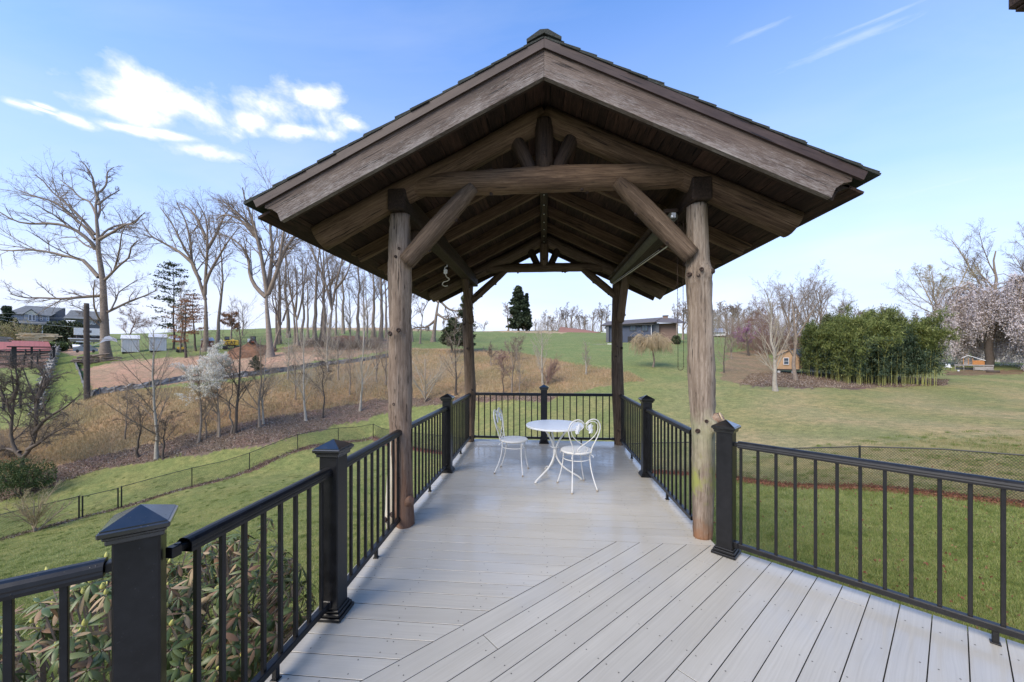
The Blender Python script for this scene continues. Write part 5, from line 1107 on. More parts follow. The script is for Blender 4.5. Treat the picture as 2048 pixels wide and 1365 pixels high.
bush(143, 694, 'round dark green bush in front of the grey house end', 36, 58, 5000, .22, 'cedar', 2, D=70, name='evergreen_bush')
bush(1668, 720, 'tall rounded evergreen left of the bamboo', 34, 104, 8000, .12, 'evergreen', 3, D=52, name='evergreen_tree', cat='evergreen')
bush(1640, 730, 'evergreen shrub peeking out behind the cabin roof', 16, 60, 2500, .14, 'evergreen', 4, D=54)
bush(1800, 700, 'small brown-green conifer on the skyline above the bamboo', 18, 50, 2000, .2, 'evergreen', 5, D=90)
for i, (px, rx_) in enumerate([(-10, 16), (14, 15), (38, 15), (60, 14), (82, 15), (104, 14), (124, 14)]):
    bush(px, 690, 'clipped hedge bush before the grey house, number-less neighbour ' + ['at the left edge', 'second from the left edge', 'left of the pale shrub', 'below the pale shrub', 'below the double window', 'left of the garage door', 'beside the round dark bush'][i], rx_, 20, 1100, .16, 'hedge', 20 + i, D=66, name='hedge_bush', cat='hedge')['label'] = 'clipped hedge bush before the grey house, ' + ['at the left edge', 'second from the left edge', 'left of the pale shrub', 'below the pale shrub', 'below the double window', 'left of the garage door', 'beside the round dark bush'][i]
treeat(47, 690, 642, 'twiggy_shrub', 'pale yellowish shrub in front of the grey house porch', 3, 'shrub', 530, D=68, twig='twig_tan', leaves=('new_leaf', 2500, .1, 'leaves'), cat='shrub')
treeat(255, 700, 612, 'blossom_tree', 'pinkish twiggy tree behind the oak trunk', 4, 'oak', 531, D=66, twig='twig_red', leaves=('blossom_pink', 1200, .07, 'blossom'), cat='flowering tree')
treeat(462, 690, 625, 'bare_tree', 'round rusty-leaved tree behind the yellow excavator', 4, 'oak', 532, D=75, twig='twig_red', leaves=('dead_leaf', 4000, .10, 'leaves'), cat='tree')

# bamboo grove
bp_, bD = hit(1780, 772); bs = bD / F
bam = thing('bamboo_clump', 'large dense bamboo thicket with yellow canes at its foot, on the lawn edge', 'bamboo', tuple(bp_))
def bamboo(parent):
    rg = np.random.default_rng(77); V3 = []; K = 330
    def loc(px): return (px - 1780) * bs
    bx_ = rg.uniform(loc(1704), loc(1868), K); by_ = rg.uniform(-.5, 6.0, K)
    env = np.interp(bx_, [loc(1640), loc(1680), loc(1720), loc(1790), loc(1850), loc(1885), loc(1900)], [60, 82, 112, 132, 118, 105, 60]) * bs
    H = env * rg.uniform(.60, 1.08, K) * (1 + .10 * np.sin(bx_ * 2.3 + 1) + .06 * np.sin(bx_ * 5.1)); out_ = np.where(bx_ > loc(1850), .25, np.where(bx_ < loc(1700), -.35, 0)) + rg.normal(0, .38, K); m = 8; q = np.linspace(0, 1, m)[None, :, None]
    d = np.stack([out_, rg.normal(-.45, .45, K), np.zeros(K)], 1)[:, None]; gzs = np.array([gz(bp_.x + cy * x - sy * y, bp_.y + sy * x + cy * y) - bp_.z for x, y in zip(bx_, by_)])
    P1 = np.stack([bx_, by_, gzs], 1)[:, None] + d * q ** 2.2 * 1.2 + np.array([0, 0, 1.]) * (H[:, None, None] * np.sin(q * PI * .5 * 1.05))
    order = np.argsort(by_); P1 = P1[order]; R1 = np.full((K, m), .022) * np.linspace(1, .3, m)[None]
    V, Q = tube_batch(P1[:150], R1[:150], 4)
    me = tube_batch(P1[:1], R1[:1], 5)
    for i in range(150): v, qd = tube_batch(P1[i:i + 1], R1[i:i + 1], 4); obj('cane', mkmesh('cane', v, qd), MT['cane'], parent)
    V, Q = tube_batch(P1[150:], R1[150:], 3); obj('rear_canes', mkmesh('rear_canes', V, Q), MT['cane'], parent, kind='stuff')
    P2, R2 = children_of(rg, P1, R1, 22, .10, 1, 50, .12, .17, .4, 5, .08, .16)
    n = 190000; i = rg.integers(0, len(P2), n); j = rg.integers(1, 5, n); c = P2[i, j] + rg.normal(0, .12, (n, 3)); xx = c[:, 0] + rg.normal(0, .5, n); zz = c[:, 2]
    keep = c[:, 2] > np.interp(c[:, 0], [loc(1660), loc(1720), loc(1880)], [1.1, .12, .8]) + rg.random(n) * .8; c = c[keep]; xx = xx[keep]
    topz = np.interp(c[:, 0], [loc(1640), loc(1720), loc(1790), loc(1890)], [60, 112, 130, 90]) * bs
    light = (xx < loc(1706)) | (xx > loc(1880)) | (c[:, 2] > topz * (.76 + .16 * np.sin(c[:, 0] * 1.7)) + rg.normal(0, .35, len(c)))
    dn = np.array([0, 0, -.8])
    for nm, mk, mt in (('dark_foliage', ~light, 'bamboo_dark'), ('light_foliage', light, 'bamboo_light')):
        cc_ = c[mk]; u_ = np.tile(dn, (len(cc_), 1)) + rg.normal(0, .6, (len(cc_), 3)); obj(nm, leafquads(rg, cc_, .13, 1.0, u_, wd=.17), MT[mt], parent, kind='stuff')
    V, Q = tube_batch(P2, np.maximum(R2, .006), 3); obj('side_twigs', mkmesh('side_twigs', V, Q), MT['cane'], parent, kind='stuff')
bam.matrix_basis = Matrix.Translation(bp_) @ Matrix.Rotation(YAW, 4, 'Z'); bam.rotation_euler = (0, 0, YAW)
bamboo(bam)

# ------------------------------------------------------------------ rhododendron beside the deck
MT['rh_a'] = leafmat('rhododendron_leaf', [(.030, .050, .014), (.070, .105, .028), (.13, .165, .05), (.24, .25, .11)], .38, .2, .5, 3)
MT['rh_b'] = leafmat('browned_rhododendron_leaf', [(.11, .06, .035), (.24, .14, .08), (.33, .24, .12), (.42, .30, .20)], .55, .12, .3, 3)
MT['rh_bud'] = leafmat('yellow_green_bud', [(.40, .38, .09), (.55, .52, .16)], .5, .1)
MT['rh_margin'] = leafmat('pinkish_leaf_margin', [(.34, .21, .14), (.42, .29, .20)], .5, .1)
def rhleaf(curl, wid, L=.11):
    V = []; n = 7
    for i in range(n):
        t = i / (n - 1); w_ = wid * math.sin(PI * min(1, t * .92 + .06)) ** .7; x = t * L; z = -curl * t * t * L
        V += [(x, -w_, z - .25 * w_), (x, 0, z + .001), (x, w_, z - .25 * w_)]
    return V, [(3 * i + a, 3 * (i + 1) + a, 3 * (i + 1) + a + 1, 3 * i + a + 1) for i in range(n - 1) for a in (0, 1)]
leafs = [rhleaf(.15, .017), rhleaf(.45, .019), rhleaf(.8, .015), rhleaf(.3, .010)]
lm_ = {}
for i, (V, Fc) in enumerate(leafs):
    for j, mt in enumerate(('rh_a', 'rh_b')):
        # rim of another tint on some leaves
        me = mkmesh('leaf', V, Fc, True); me.materials.append(MT[mt]); lm_[i, j] = me
rhb = Vector((-2.25, 1.75, gz(-2.25, 1.75)))
rh = thing('rhododendron', 'large rhododendron with drooping brown-edged leaves and fat buds beside the deck railing', 'shrub', tuple(rhb))
def rhodo():
    rg = np.random.default_rng(12); E_ = [((-2.25, 1.80, -.80), (.92, .95, 1.22)), ((-2.95, 1.45, -.85), (.85, .85, 1.05)), ((-1.95, 2.12, -.60), (.52, .60, 1.08)), ((-2.5, 1.2, -.9), (.7, .6, .95)), ((-1.85, 1.50, -.95), (.36, .60, .95))]
    wh = []
    for ei, (c, r_) in enumerate(E_):
        c = np.array(c); r_ = np.array(r_); k = (820, 560, 430, 260, 300)[ei]; d = unit(rg.normal(size=(k * 2, 3))); d = d[d[:, 2] > -.45][:k]; p = c + d * r_ * (1 + rg.normal(0, .05, (len(d), 1)))
        for a, b in zip(p, d):
            ins = any((((a - np.array(c2)) / np.array(r2)) ** 2).sum() < .80 for k2, (c2, r2) in enumerate(E_) if k2 != ei)
            if not ins and a[0] < -1.50: wh.append((a, unit(b / r_ * r_.mean() + np.array([0, 0, .35]))))
    inner = []
    for ei, (c, r_) in enumerate(E_):
        for _ in range(150):
            d = unit(rg.normal(size=3)); inner.append((np.array(c) + d * np.array(r_) * rg.uniform(.6, .9), unit(d + np.array([0, 0, .3]))))
    allL = []; buds = []; stems = MB()
    for wi, (p, nrm) in enumerate(wh + inner):
        outer = wi < len(wh); nn = rg.integers(7, 11); nv = Vector(nrm); ref = nv.cross(Vector((0, 0, 1)) if abs(nv.z) < .9 else Vector((1, 0, 0))).normalized(); b2 = nv.cross(ref); a0 = rg.random() * 6
        if p[0] > -1.47: continue
        for q in range(nn):
            az = a0 + q * 2 * PI / nn + rg.normal(0, .18); droop = rg.uniform(-.15, 1.0) if outer else rg.uniform(.0, 1.0)
            d = (ref * math.cos(az) + b2 * math.sin(az)) * 1.0 + nv * (.35 - droop * .7) + Vector((0, 0, -.45 * droop)); d.normalize(); sc = rg.uniform(.40, .74)
            up = nv if abs(nv.dot(d)) < .95 else ref; y = up.cross(d).normalized(); z = d.cross(y)
            P_ = Vector(p) + d * .008; M = Matrix(((d.x * sc, y.x * sc, z.x * sc, P_.x), (d.y * sc, y.y * sc, z.y * sc, P_.y), (d.z * sc, y.z * sc, z.z * sc, P_.z), (0, 0, 0, 1)))
            if P_.x + d.x * .11 > -1.43: continue
            allL.append((M, int(rg.integers(0, 4)), int(rg.random() < (.30 if outer else .45)), outer))
        if outer:
            stems.tube([Vector(p) - nv * .22 - Vector((0, 0, .03)), Vector(p)], [.005, .0035], 4)
            if rg.random() < .62: buds.append((Vector(p) + nv * .004, nv, rg.uniform(.75, 1.1)))
    camp = Vector((0, 0, CH))
    allL.sort(key=lambda l: (not l[3], (l[0].translation - camp).length)); Mi = Matrix.Translation(-rhb)
    vis = allL[:300]; rest = allL[300:]
    for M, i, j, o_ in vis: obj('leaf', lm_[i, j], None, rh, Mi @ M)
    for j, mt in enumerate(('rh_a', 'rh_b')):
        VV = []; FF = []; b = 0
        for i in range(4):
            Ms = [np.array(Mi @ M) for M, i2, j2, o_ in rest if i2 == i and j2 == j]
            if not Ms: continue
            A = np.array(Ms); v = np.array(leafs[i][0]); v4 = np.concatenate([v, np.ones((len(v), 1))], 1); P_ = np.einsum('nij,kj->nki', A, v4)[:, :, :3].reshape(-1, 3); f = np.array(leafs[i][1])
            VV.append(P_); FF.append((f[None] + (np.arange(len(A)) * len(v))[:, None, None]).reshape(-1, 4) + b); b += len(P_)
        obj('foliage', mkmesh('foliage', np.concatenate(VV), np.concatenate(FF), True), MT[mt], rh, kind='stuff')
    bm = MB().lathe([(.003, 0), (.0085, .006), (.0105, .014), (.008, .024), (.003, .032), (.0005, .036)], 7).mesh('bud', True); bm.materials.append(MT['rh_bud'])
    for p, nv, sc in buds[:280]:
        q = nv.to_track_quat('Z', 'Y'); obj('bud', bm, None, rh, Mi @ Matrix.Translation(p) @ q.to_matrix().to_4x4() @ Matrix.Scale(sc, 4))
    obj('twigs', stems.mesh('twigs'), MT['twig'], rh, Mi, kind='stuff')
    st_ = MB(); r_ = random.Random(4)
    for _ in range(16):
        a_ = Vector((-2.25 + r_.uniform(-.3, .2), 1.75 + r_.uniform(-.25, .3), rhb.z - .05)); e = Vector((a_.x + r_.uniform(-.8, .4), a_.y + r_.uniform(-.5, .5), r_.uniform(-.6, .0))); st_.tube(smooth_curve([a_, a_.lerp(e, .5) + Vector((r_.uniform(-.1, .1), 0, .1)), e], 3), .02, 5)
    obj('stems', st_.mesh('stems'), MT['bark'], rh, Mi, kind='stuff')
rhodo()

# ------------------------------------------------------------------ chain link fence
MT['link'] = plain('black_vinyl_wire', (.012, .013, .012), .5)
def fence(name, label, a, b, h, sp, mesh=True, cat='fence', extra=(), wr=.0022, gap=.075):
    a = Vector((*a, 0)); b = Vector((*b, 0)); L = (b - a).length; u = (b - a) / L; t = thing(name, label, cat, (a.x, a.y, gz(a.x, a.y)), 0); o = Vector((a.x, a.y, gz(a.x, a.y)))
    def gp(s, z): p = a + u * s; return Vector((p.x, p.y, gz(p.x, p.y) + z)) - o
    n = max(1, round(L / sp))
    for i in range(n + 1):
        s = L * i / n; MB().tube([gp(s, -.1), gp(s, h + .03)], .026 if not i in (0, n) else .034, 8).build('post', MT['link'], t)
    for s in extra: MB().tube([gp(s, -.1), gp(s, h + .06)], .034, 8).build('post', MT['link'], t)
    MB().tube([gp(L * i / (n * 2), h) for i in range(2 * n + 1)], .019, 6).build('top_rail', MT['link'], t)
    if mesh:
        k = int(L / gap); s = np.arange(-k // 20, k) * gap; s = np.arange(0, L - h, gap); zs = np.linspace(.03, h - .01, 4); P_ = []
        for dirn in (1, -1):
            ss = s[:, None] + (zs[None] * .85 if dirn > 0 else (h - zs[None]) * .85); X = a.x + u.x * ss; Y = a.y + u.y * ss; Z = gz_np(X, Y) + zs[None]; P_.append(np.stack([X, Y, Z], 2) - np.array(o))
        P_ = np.concatenate(P_); V, Q = tube_batch(P_, np.full(P_.shape[:2], wr), 3); obj('wire_mesh', mkmesh('wire_mesh', V, Q), MT['link'], t, kind='stuff')
    return t
F_G0, F_G1 = None, None
def online(px):      # point of the left fence line seen at column px
    u = (px - 1024) / F; s = (25 + u * 18) / (11 - u * 13); return c2w(-25 + 11 * s, 18 + 13 * s)
g0, g1 = online(160), online(241)
fence('chain_link_fence', 'black chain link fence at the left edge, up to the garden gate', FL0, online(158), 1.2, 3.0, wr=.003)
fence('chain_link_fence', 'black chain link fence running up the lawn from the gate to its far corner', online(243), FL1, 1.2, 3.0, wr=.003)
fence('chain_link_fence', 'black chain link fence crossing the lawn behind the right railing', FL1, FR1, 1.2, 3.05, wr=.0032, gap=.062)
gt = fence('garden_gate', 'black chain link gate in the fence on the left lawn', online(165), online(236), 1.15, 6, cat='gate', wr=.003)
# utility pole with faint wires
pp, pd = hit(174, 799); up_ = thing('utility_pole', 'old grey wooden utility pole standing by the silt fence', 'pole', tuple(pp)); s_ = pd / F
log('pole_shaft', [pp + Vector((0, 0, -.3)), PD(173.5, 700, pd), PD(173, 607, pd)], [4.6 * s_, 4.4 * s_, 3.8 * s_], 'log_pale', up_, 9, n=30, rough=.03)
bpy.data.objects[up_.name].children[0].data.materials[0] = MT['bark_dark']
wr_ = MB(); pw = PD(173, 612, pd)
for z in (0, -1.2, -2.2):
    A = pw + Vector((0, 0, z)) - pp; B = PD(-60, 625, pd + 25) - pp; wr_.tube([A, (A + B) / 2 + Vector((0, 0, -.5)), B], .006, 4)
obj('wires', wr_.mesh('wires'), MT['galv'], up_, kind='stuff')
# silt fence
MT['silt'] = plain('crumpled_silt_cloth', (.10, .10, .105), .45, .9, 2.2, bump=.5)
SF = [(147, 726), (158, 748), (163, 765), (176, 792), (200, 790), (230, 786), (265, 780), (300, 775), (340, 768), (380, 763), (420, 760), (460, 757), (500, 753), (560, 746), (620, 737), (660, 731), (700, 727), (740, 721), (780, 716)]
sf = [hit(x, y)[0] for x, y in SF]; sft = thing('silt_fence', 'sagging grey-black silt fence cloth round the red dirt pad', 'silt fence', tuple(sf[0]))
cv = smooth_curve(sf, 5); rg_ = random.Random(6); V = []
for i, p in enumerate(cv):
    z = gz(p.x, p.y); hh = .62 + rg_.uniform(-.14, .10)
    for k, f in enumerate((0, .35, .7, 1)): V.append(Vector((p.x + rg_.uniform(-.07, .07), p.y + rg_.uniform(-.07, .07), z + f * hh - .02)) - sf[0])
Fc = [(4 * i + k, 4 * i + 4 + k, 4 * i + 5 + k, 4 * i + 1 + k) for i in range(len(cv) - 1) for k in range(3)]
nV = len(V); V += [v + Vector((.0, .03, 0)) for v in V]; Fc += [tuple(nV + q for q in f[::-1]) for f in Fc] + [(4 * i + 3, 4 * i + 7, nV + 4 * i + 7, nV + 4 * i + 3) for i in range(len(cv) - 1)]
obj('cloth', mkmesh('cloth', V, Fc), MT['silt'], sft)
for i in range(0, len(cv), 5):
    p = cv[i]; MB().bbox(-.02, .02, -.05, -.02, -.1, .75, .003).build('stake', MT['bark'], sft, Matrix.Translation(Vector((p.x, p.y, gz(p.x, p.y))) - sf[0]))

# ------------------------------------------------------------------ helpers for far objects: local x right, y away, z up, sizes in pixels of the photo at that distance
def site(name, label, cat, px, py, D=None, group=None):
    p, Dh = hit(px, py) if D is None else (PD(px, py, D), D)
    th = math.atan((px - 1024) / F); t = thing(name, label, cat, tuple(p), YAW - th, group); t.scale = (math.cos(th), 1, 1); t.matrix_basis = t.matrix_basis.copy() @ Matrix.Scale(math.cos(th) / 1.0, 4, (1, 0, 0)) if False else Matrix.LocRotScale(Vector(p), Matrix.Rotation(YAW - th, 3, 'Z'), Vector((math.cos(th), 1, 1))); return t, Dh / F
def wallmat(name, col, lines=0, axis=2, rough=.7, var=.06):
    m, n, b = mat_new(name); v = n.n('ShaderNodeTexCoord').outputs['Object']; ns = n.noise(v, 1.5, 5, .6); f = n.math('ADD', n.math('MULTIPLY', n.math('SUBTRACT', ns, .5), var * 5), 1.0)
    c = n.mix(1.0, col, n.n('ShaderNodeCombineXYZ', ins={0: f, 1: f, 2: f}).outputs[0], 'MULTIPLY'); n.t.links.new(c, b.inputs['Base Color']); b.inputs['Roughness'].default_value = rough
    if lines:
        s = n.n('ShaderNodeSeparateXYZ', ins={0: v}).outputs[axis]; w_ = n.math('FRACT', n.math('MULTIPLY', s, lines)); bp = n.n('ShaderNodeBump', ins={'Height': w_, 'Strength': .6, 'Distance': .03}); n.t.links.new(bp.outputs[0], b.inputs['Normal'])
    return m
MT['siding_grey'] = wallmat('grey_siding', (.27, .29, .33), 6); MT['roof_grey'] = wallmat('grey_roof_shingle', (.16, .165, .16), 5, var=.15); MT['siding_dark'] = wallmat('dark_grey_siding', (.10, .105, .12), 6)
MT['siding_blue'] = wallmat('dark_blue_siding', (.055, .068, .105), 6); MT['roof_brown'] = wallmat('brown_grey_roof', (.11, .095, .09), 5, var=.15); MT['siding_beige'] = wallmat('beige_siding', (.48, .44, .38), 5)
MT['brick'] = wallmat('red_brown_brick', (.17, .11, .085)); MT['barn_roof'] = wallmat('faded_red_metal_roof', (.22, .11, .085), 1.5, 0); MT['red_roof'] = wallmat('salmon_red_metal_roof', (.36, .12, .09), 1.2, 0, .5)
MT['cabin'] = wallmat('tan_board_siding', (.42, .27, .15), 7, 0, .8, .2); MT['slate'] = wallmat('blue_grey_shingle', (.10, .115, .14), 4); MT['blackwood'] = plain('black_stained_wood', (.022, .020, .019), .7, .3, 5)
MT['lumber'] = woodmat('fresh_lumber', (.40, .29, .16), (.55, .43, .27), (.68, .57, .40), grain=6); MT['greywood'] = woodmat('grey_weathered_boards', (.12, .11, .10), (.25, .23, .21), (.40, .38, .35), grain=8)
MT['logpile'] = woodmat('weathered_logs', (.06, .045, .035), (.16, .12, .095), (.32, .26, .21), grain=6); MT['cedarwood'] = woodmat('orange_cedar', (.32, .13, .04), (.46, .20, .065), (.58, .29, .11), grain=10)
MT['yellow'] = plain('yellow_paint', (.62, .38, .03), .45, .1, 3); MT['black'] = plain('black_rubber', (.015, .015, .016), .7, .3, 6); MT['burgundy'] = wallmat('burgundy_boards', (.13, .022, .028), 3); MT['shed_white'] = wallmat('white_board_shed', (.62, .61, .62), 3, 0)
MT['redpaint'] = plain('faded_orange_red_paint', (.42, .10, .05), .5, .2, 4); MT['concrete'] = plain('concrete', (.42, .41, .39), .9, .15, 5); MT['bluegrey'] = plain('blue_grey_metal', (.20, .23, .24), .5, .2, 3); MT['soil'] = plain('brown_soil', (.17, .085, .045), .95, .5, 1.5, bump=.8)
def bx(t, s, name, mat, x0, x1, z0, z1, y0=0, y1=20, b=None):
    return MB().bbox(min(x0, x1) * s, max(x0, x1) * s, y0 * s, y1 * s, z0 * s, z1 * s, (b or .5) * s * .6).build(name, MT[mat], t)
def window(t, s, x0, x1, z0, z1, y=0, bars=(1, 1), frame='white', name='window'):
    f = MB(); w_ = .9 * s; X0, X1, Z0, Z1 = x0 * s, x1 * s, z0 * s, z1 * s; Y = y * s
    for a in ((X0 - w_, X1 + w_, Z0 - w_, Z0), (X0 - w_, X1 + w_, Z1, Z1 + w_), (X0 - w_, X0, Z0, Z1), (X1, X1 + w_, Z0, Z1)): f.box(a[0], a[1], Y - .10, Y - .003, a[2], a[3])
    for i in range(1, bars[0] + 1): xm = X0 + (X1 - X0) * i / (bars[0] + 1); f.box(xm - w_ * .3, xm + w_ * .3, Y - .085, Y - .006, Z0, Z1)
    for i in range(1, bars[1] + 1): zm = Z0 + (Z1 - Z0) * i / (bars[1] + 1); f.box(X0, X1, Y - .08, Y - .009, zm - w_ * .3, zm + w_ * .3)
    fo = f.build(name, MT[frame], t); MB().box(X0, X1, Y - .05, Y - .012, Z0, Z1).build('pane', MT['glass'], fo); return fo
def poly3(t, name, mat, V, Fc, s): return MB().add([(a * s, b * s, c * s) for a, b, c in V], Fc).build(name, MT[mat], t)
def slab(t, name, mat, quad, s, th=1.2):
    q = [Vector(p) for p in quad]; n_ = (q[1] - q[0]).cross(q[3] - q[0]).normalized() * th
    if n_.z < 0: n_ = -n_
    V = q + [p + n_ for p in q]; return poly3(t, name, mat, V, [(0, 1, 2, 3), (7, 6, 5, 4)] + [(i, (i + 1) % 4, 4 + (i + 1) % 4, 4 + i) for i in range(4)], s)

# grey house, far left
t, s = site('grey_house', 'large grey two-storey house with a white gabled dormer at the left edge', 'house', 60, 690, 82)
bx(t, s, 'wall', 'siding_grey', -47, 40, 0, 60, 0, 60); bx(t, s, 'wing_wall', 'siding_dark', 40, 76, 0, 60, 8, 62)
poly3(t, 'gable_wall', 'siding_dark', [(40, 8.2, 60), (76, 8.2, 60), (72, 8.2, 79), (40, 8.2, 61), (40, 40, 60), (76, 40, 60), (72, 40, 79), (40, 40, 61)], [(0, 1, 2, 3), (7, 6, 5, 4), (0, 4, 5, 1), (1, 5, 6, 2), (2, 6, 7, 3), (3, 7, 4, 0)], s)
slab(t, 'roof', 'roof_grey', [(-50, -3, 59), (43, -3, 59), (76, 30, 79.5), (-8, 30, 79.5)], s); slab(t, 'rear_roof', 'roof_grey', [(-50, 64, 59), (78, 64, 59), (76, 30, 79), (-8, 30, 79)], s); slab(t, 'hip_roof', 'roof_grey', [(-50, -3, 58.8), (-50, 64, 58.8), (-8, 30.5, 79), (-8, 29.5, 79)], s)
slab(t, 'porch_roof', 'roof_grey', [(-75, -20, 41), (70, -20, 41), (66, 0, 47), (-70, 0, 47)], s, 1.5); bx(t, s, 'porch_fascia', 'siding_dark', -76, 70, 39, 42, -21, -18)
dm = poly3(t, 'dormer', 'offwhite', [(-12, -6, 60), (17, -6, 60), (2.5, -6, 69.5), (-12, 20, 60), (17, 20, 60), (2.5, 20, 69.5)], [(0, 1, 2), (5, 4, 3), (0, 3, 4, 1), (1, 4, 5, 2), (2, 5, 3, 0)], s)
slab(dm, 'dormer_roof', 'roof_grey', [(-14, -8, 59.5), (-14, 24, 59.5), (2.5, 24, 70.5), (2.5, -8, 70.5)], s, .8); slab(dm, 'dormer_roof', 'roof_grey', [(19, -8, 59.5), (19, 24, 59.5), (2.5, 24, 70.5), (2.5, -8, 70.5)], s, .8)
bx(t, s, 'bay_wall', 'siding_grey', -11, 16, 46, 60, -5, 0); window(t, s, -2, 3, 49, 59, -5, (0, 0)); window(t, s, 5, 10, 49, 59, -5, (0, 0)); window(t, s, -43, -37, 50, 58, 0, (0, 1)); window(t, s, 21, 24.5, 50, 57, 0, (0, 1)); window(t, s, 35, 38, 50, 57, 0, (0, 1))
for i, x in enumerate((-42, -27, 24)): bx(t, s, 'porch_post', 'white', x, x + 1.5, 0, 40, -19, -17.5, .2)
bx(t, s, 'garage_door', 'slate', 27, 44, 24, 36, -1.5, -.5); window(t, s, -34, -28, 26, 36, 0, (1, 0), 'siding_dark'); bx(t, s, 'brick_wall', 'brick', 6, 22, 10, 38, -3, -1); bx(t, s, 'brick_wall', 'brick', -60, -50, 10, 38, -3, -1)
t, s = site('grey_garage', 'second grey gabled building half hidden behind the utility pole', 'garage', 176, 690, 84)
bx(t, s, 'wall', 'siding_dark', -24, 40, 0, 52, 0, 40); slab(t, 'roof', 'roof_grey', [(-48, -3, 50), (44, -3, 50), (36, 20, 68), (-34, 20, 68)], s); slab(t, 'rear_roof', 'roof_grey', [(-48, 43, 50), (44, 43, 50), (36, 20, 67.5), (-34, 20, 67.5)], s); window(t, s, 2, 6, 42, 49, 0, (1, 0)); window(t, s, 9, 14, 42, 49, 0, (1, 0))
# red-roofed shelter and pens
t, s = site('red_roof_shelter', 'long low shelter with a salmon red metal roof at the left edge', 'shelter', 50, 712)
slab(t, 'roof', 'red_roof', [(-66, -10, 8), (56, -10, 10), (50, 30, 29), (-70, 30, 30)], s, 1); bx(t, s, 'roof_edge', 'blackwood', -66, 56, 7, 9, -11, -10)
for x in (-60, -30, 0, 28, 52): bx(t, s, 'post', 'blackwood', x, x + 2.5, -4, 9, -9, -7, .2); bx(t, s, 'rear_post', 'blackwood', x, x + 2.5, -2, 26, 27, 29, .2)
t, s = site('black_canopy', 'thin black flat canopy on dark posts before the salmon red roof', 'canopy', 64, 738)
bx(t, s, 'canopy_top', 'blackwood', -49, 50, 42, 44, -8, 14); [bx(t, s, 'post', 'blackwood', a_, b_, 0, 42, -4, 6) for a_, b_ in ((-40, -30), (-3, 2), (42, 48))]
def railfence(name, label, a, b, hts, n, h, th=.05, cat='fence', mat='blackwood'):
    pa, pb = hit(*a)[0], hit(*b)[0]; t = thing(name, label, cat, tuple(pa)); u = pb - pa
    def gp(f, z): q = pa + u * f; return Vector((q.x, q.y, gz(q.x, q.y) + z)) - pa
    for i in range(n + 1): q = gp(i / n, 0); MB().bbox(-.08, .08, -.08, .08, -.2, h, .02).build('post', MT[mat], t, Matrix.Translation(q))
    for z in hts:
        for i in range(n): MB().bbox(0, (gp((i + 1) / n, z) - gp(i / n, z)).length, -.03, .03, -.075, .075, .01).build('rail', MT[mat], t, axisM(gp(i / n, z), gp((i + 1) / n, z)))
    return t
railfence('paddock_fence', 'dark post and rail fence closing the near end of the green paddock', (-60, 828), (74, 812), (.35, .95, 1.5), 4, 1.7)
railfence('paddock_fence', 'dark rail fence at the back of the green paddock below the canopy', (-60, 732), (102, 728), (.3, .8, 1.3), 6, 1.5)
railfence('paddock_fence', 'dark rail fence further back under the salmon red roof', (-60, 718), (108, 716), (.4, .9, 1.4), 6, 1.5)
# worm fence of stacked split rails
pa, pb = hit(76, 826)[0], hit(120, 690)[0]; t = thing('worm_fence', 'long line of stacked crossed grey split rails beside the green paddock', 'split rail fence', tuple(pa)); rw = random.Random(7); u = (pb - pa); L_ = u.length; nseg = 34
rm = MB().tube([(0, 0, 0), (1.15, .03, .0), (2.3, 0, 0)], [.06, .055, .045], 5).mesh('rail')
for i in range(nseg):
    f = i / nseg
    for k in range(6):
        q = pa + u * (f + rw.uniform(-.01, .01)); z0 = gz(q.x, q.y) + .12 + k * .21; sd_ = 1 if (i + k) % 2 else -1; dd = (u.normalized() + Vector((sd_ * .42, sd_ * .1, 0))).normalized(); q2 = q + dd * 1.15; q1 = q - dd * 1.15
        if k == 5: A, B = Vector((q1.x, q1.y, z0 - 1.1)), Vector((q2.x, q2.y, z0 + .45))
        else: A, B = Vector((q1.x, q1.y, z0)), Vector((q2.x, q2.y, z0 + rw.uniform(-.05, .15)))
        obj('rail', rm, MT['greywood'], t, Matrix.Translation(-pa) @ axisM(A, B))
# lumber stacks
for (px, py, w_, h_, lab, nlay, mt) in [(75, 682, 88, 15, 'stack of pale fresh lumber bundles behind the salmon red roof', 6, 'lumber'), (98, 674, 66, 5, 'long boards lying on top behind the pale lumber stack', 2, 'lumber'), (10, 684, 34, 10, 'dark pile of boards at the left edge beside the lumber', 4, 'greywood')]:
    t, s = site('lumber_stack', lab, 'lumber', px, py, 58 if px != 98 else 61); rw = random.Random(px)
    for k in range(nlay):
        for j in range(4):
            l_ = w_ * rw.uniform(.45, .6); x0 = -w_ / 2 + (w_ - l_) * rw.random(); z0 = k * h_ / nlay; M = Matrix.Rotation(R(rw.uniform(-3, 3)), 4, 'Z'); MB().bbox(x0 * s, (x0 + l_) * s, (j * 4 - 6) * s, (j * 4 - 3) * s, z0 * s, (z0 + h_ / nlay * .85) * s, .03).build('board', MT[mt], t, M)
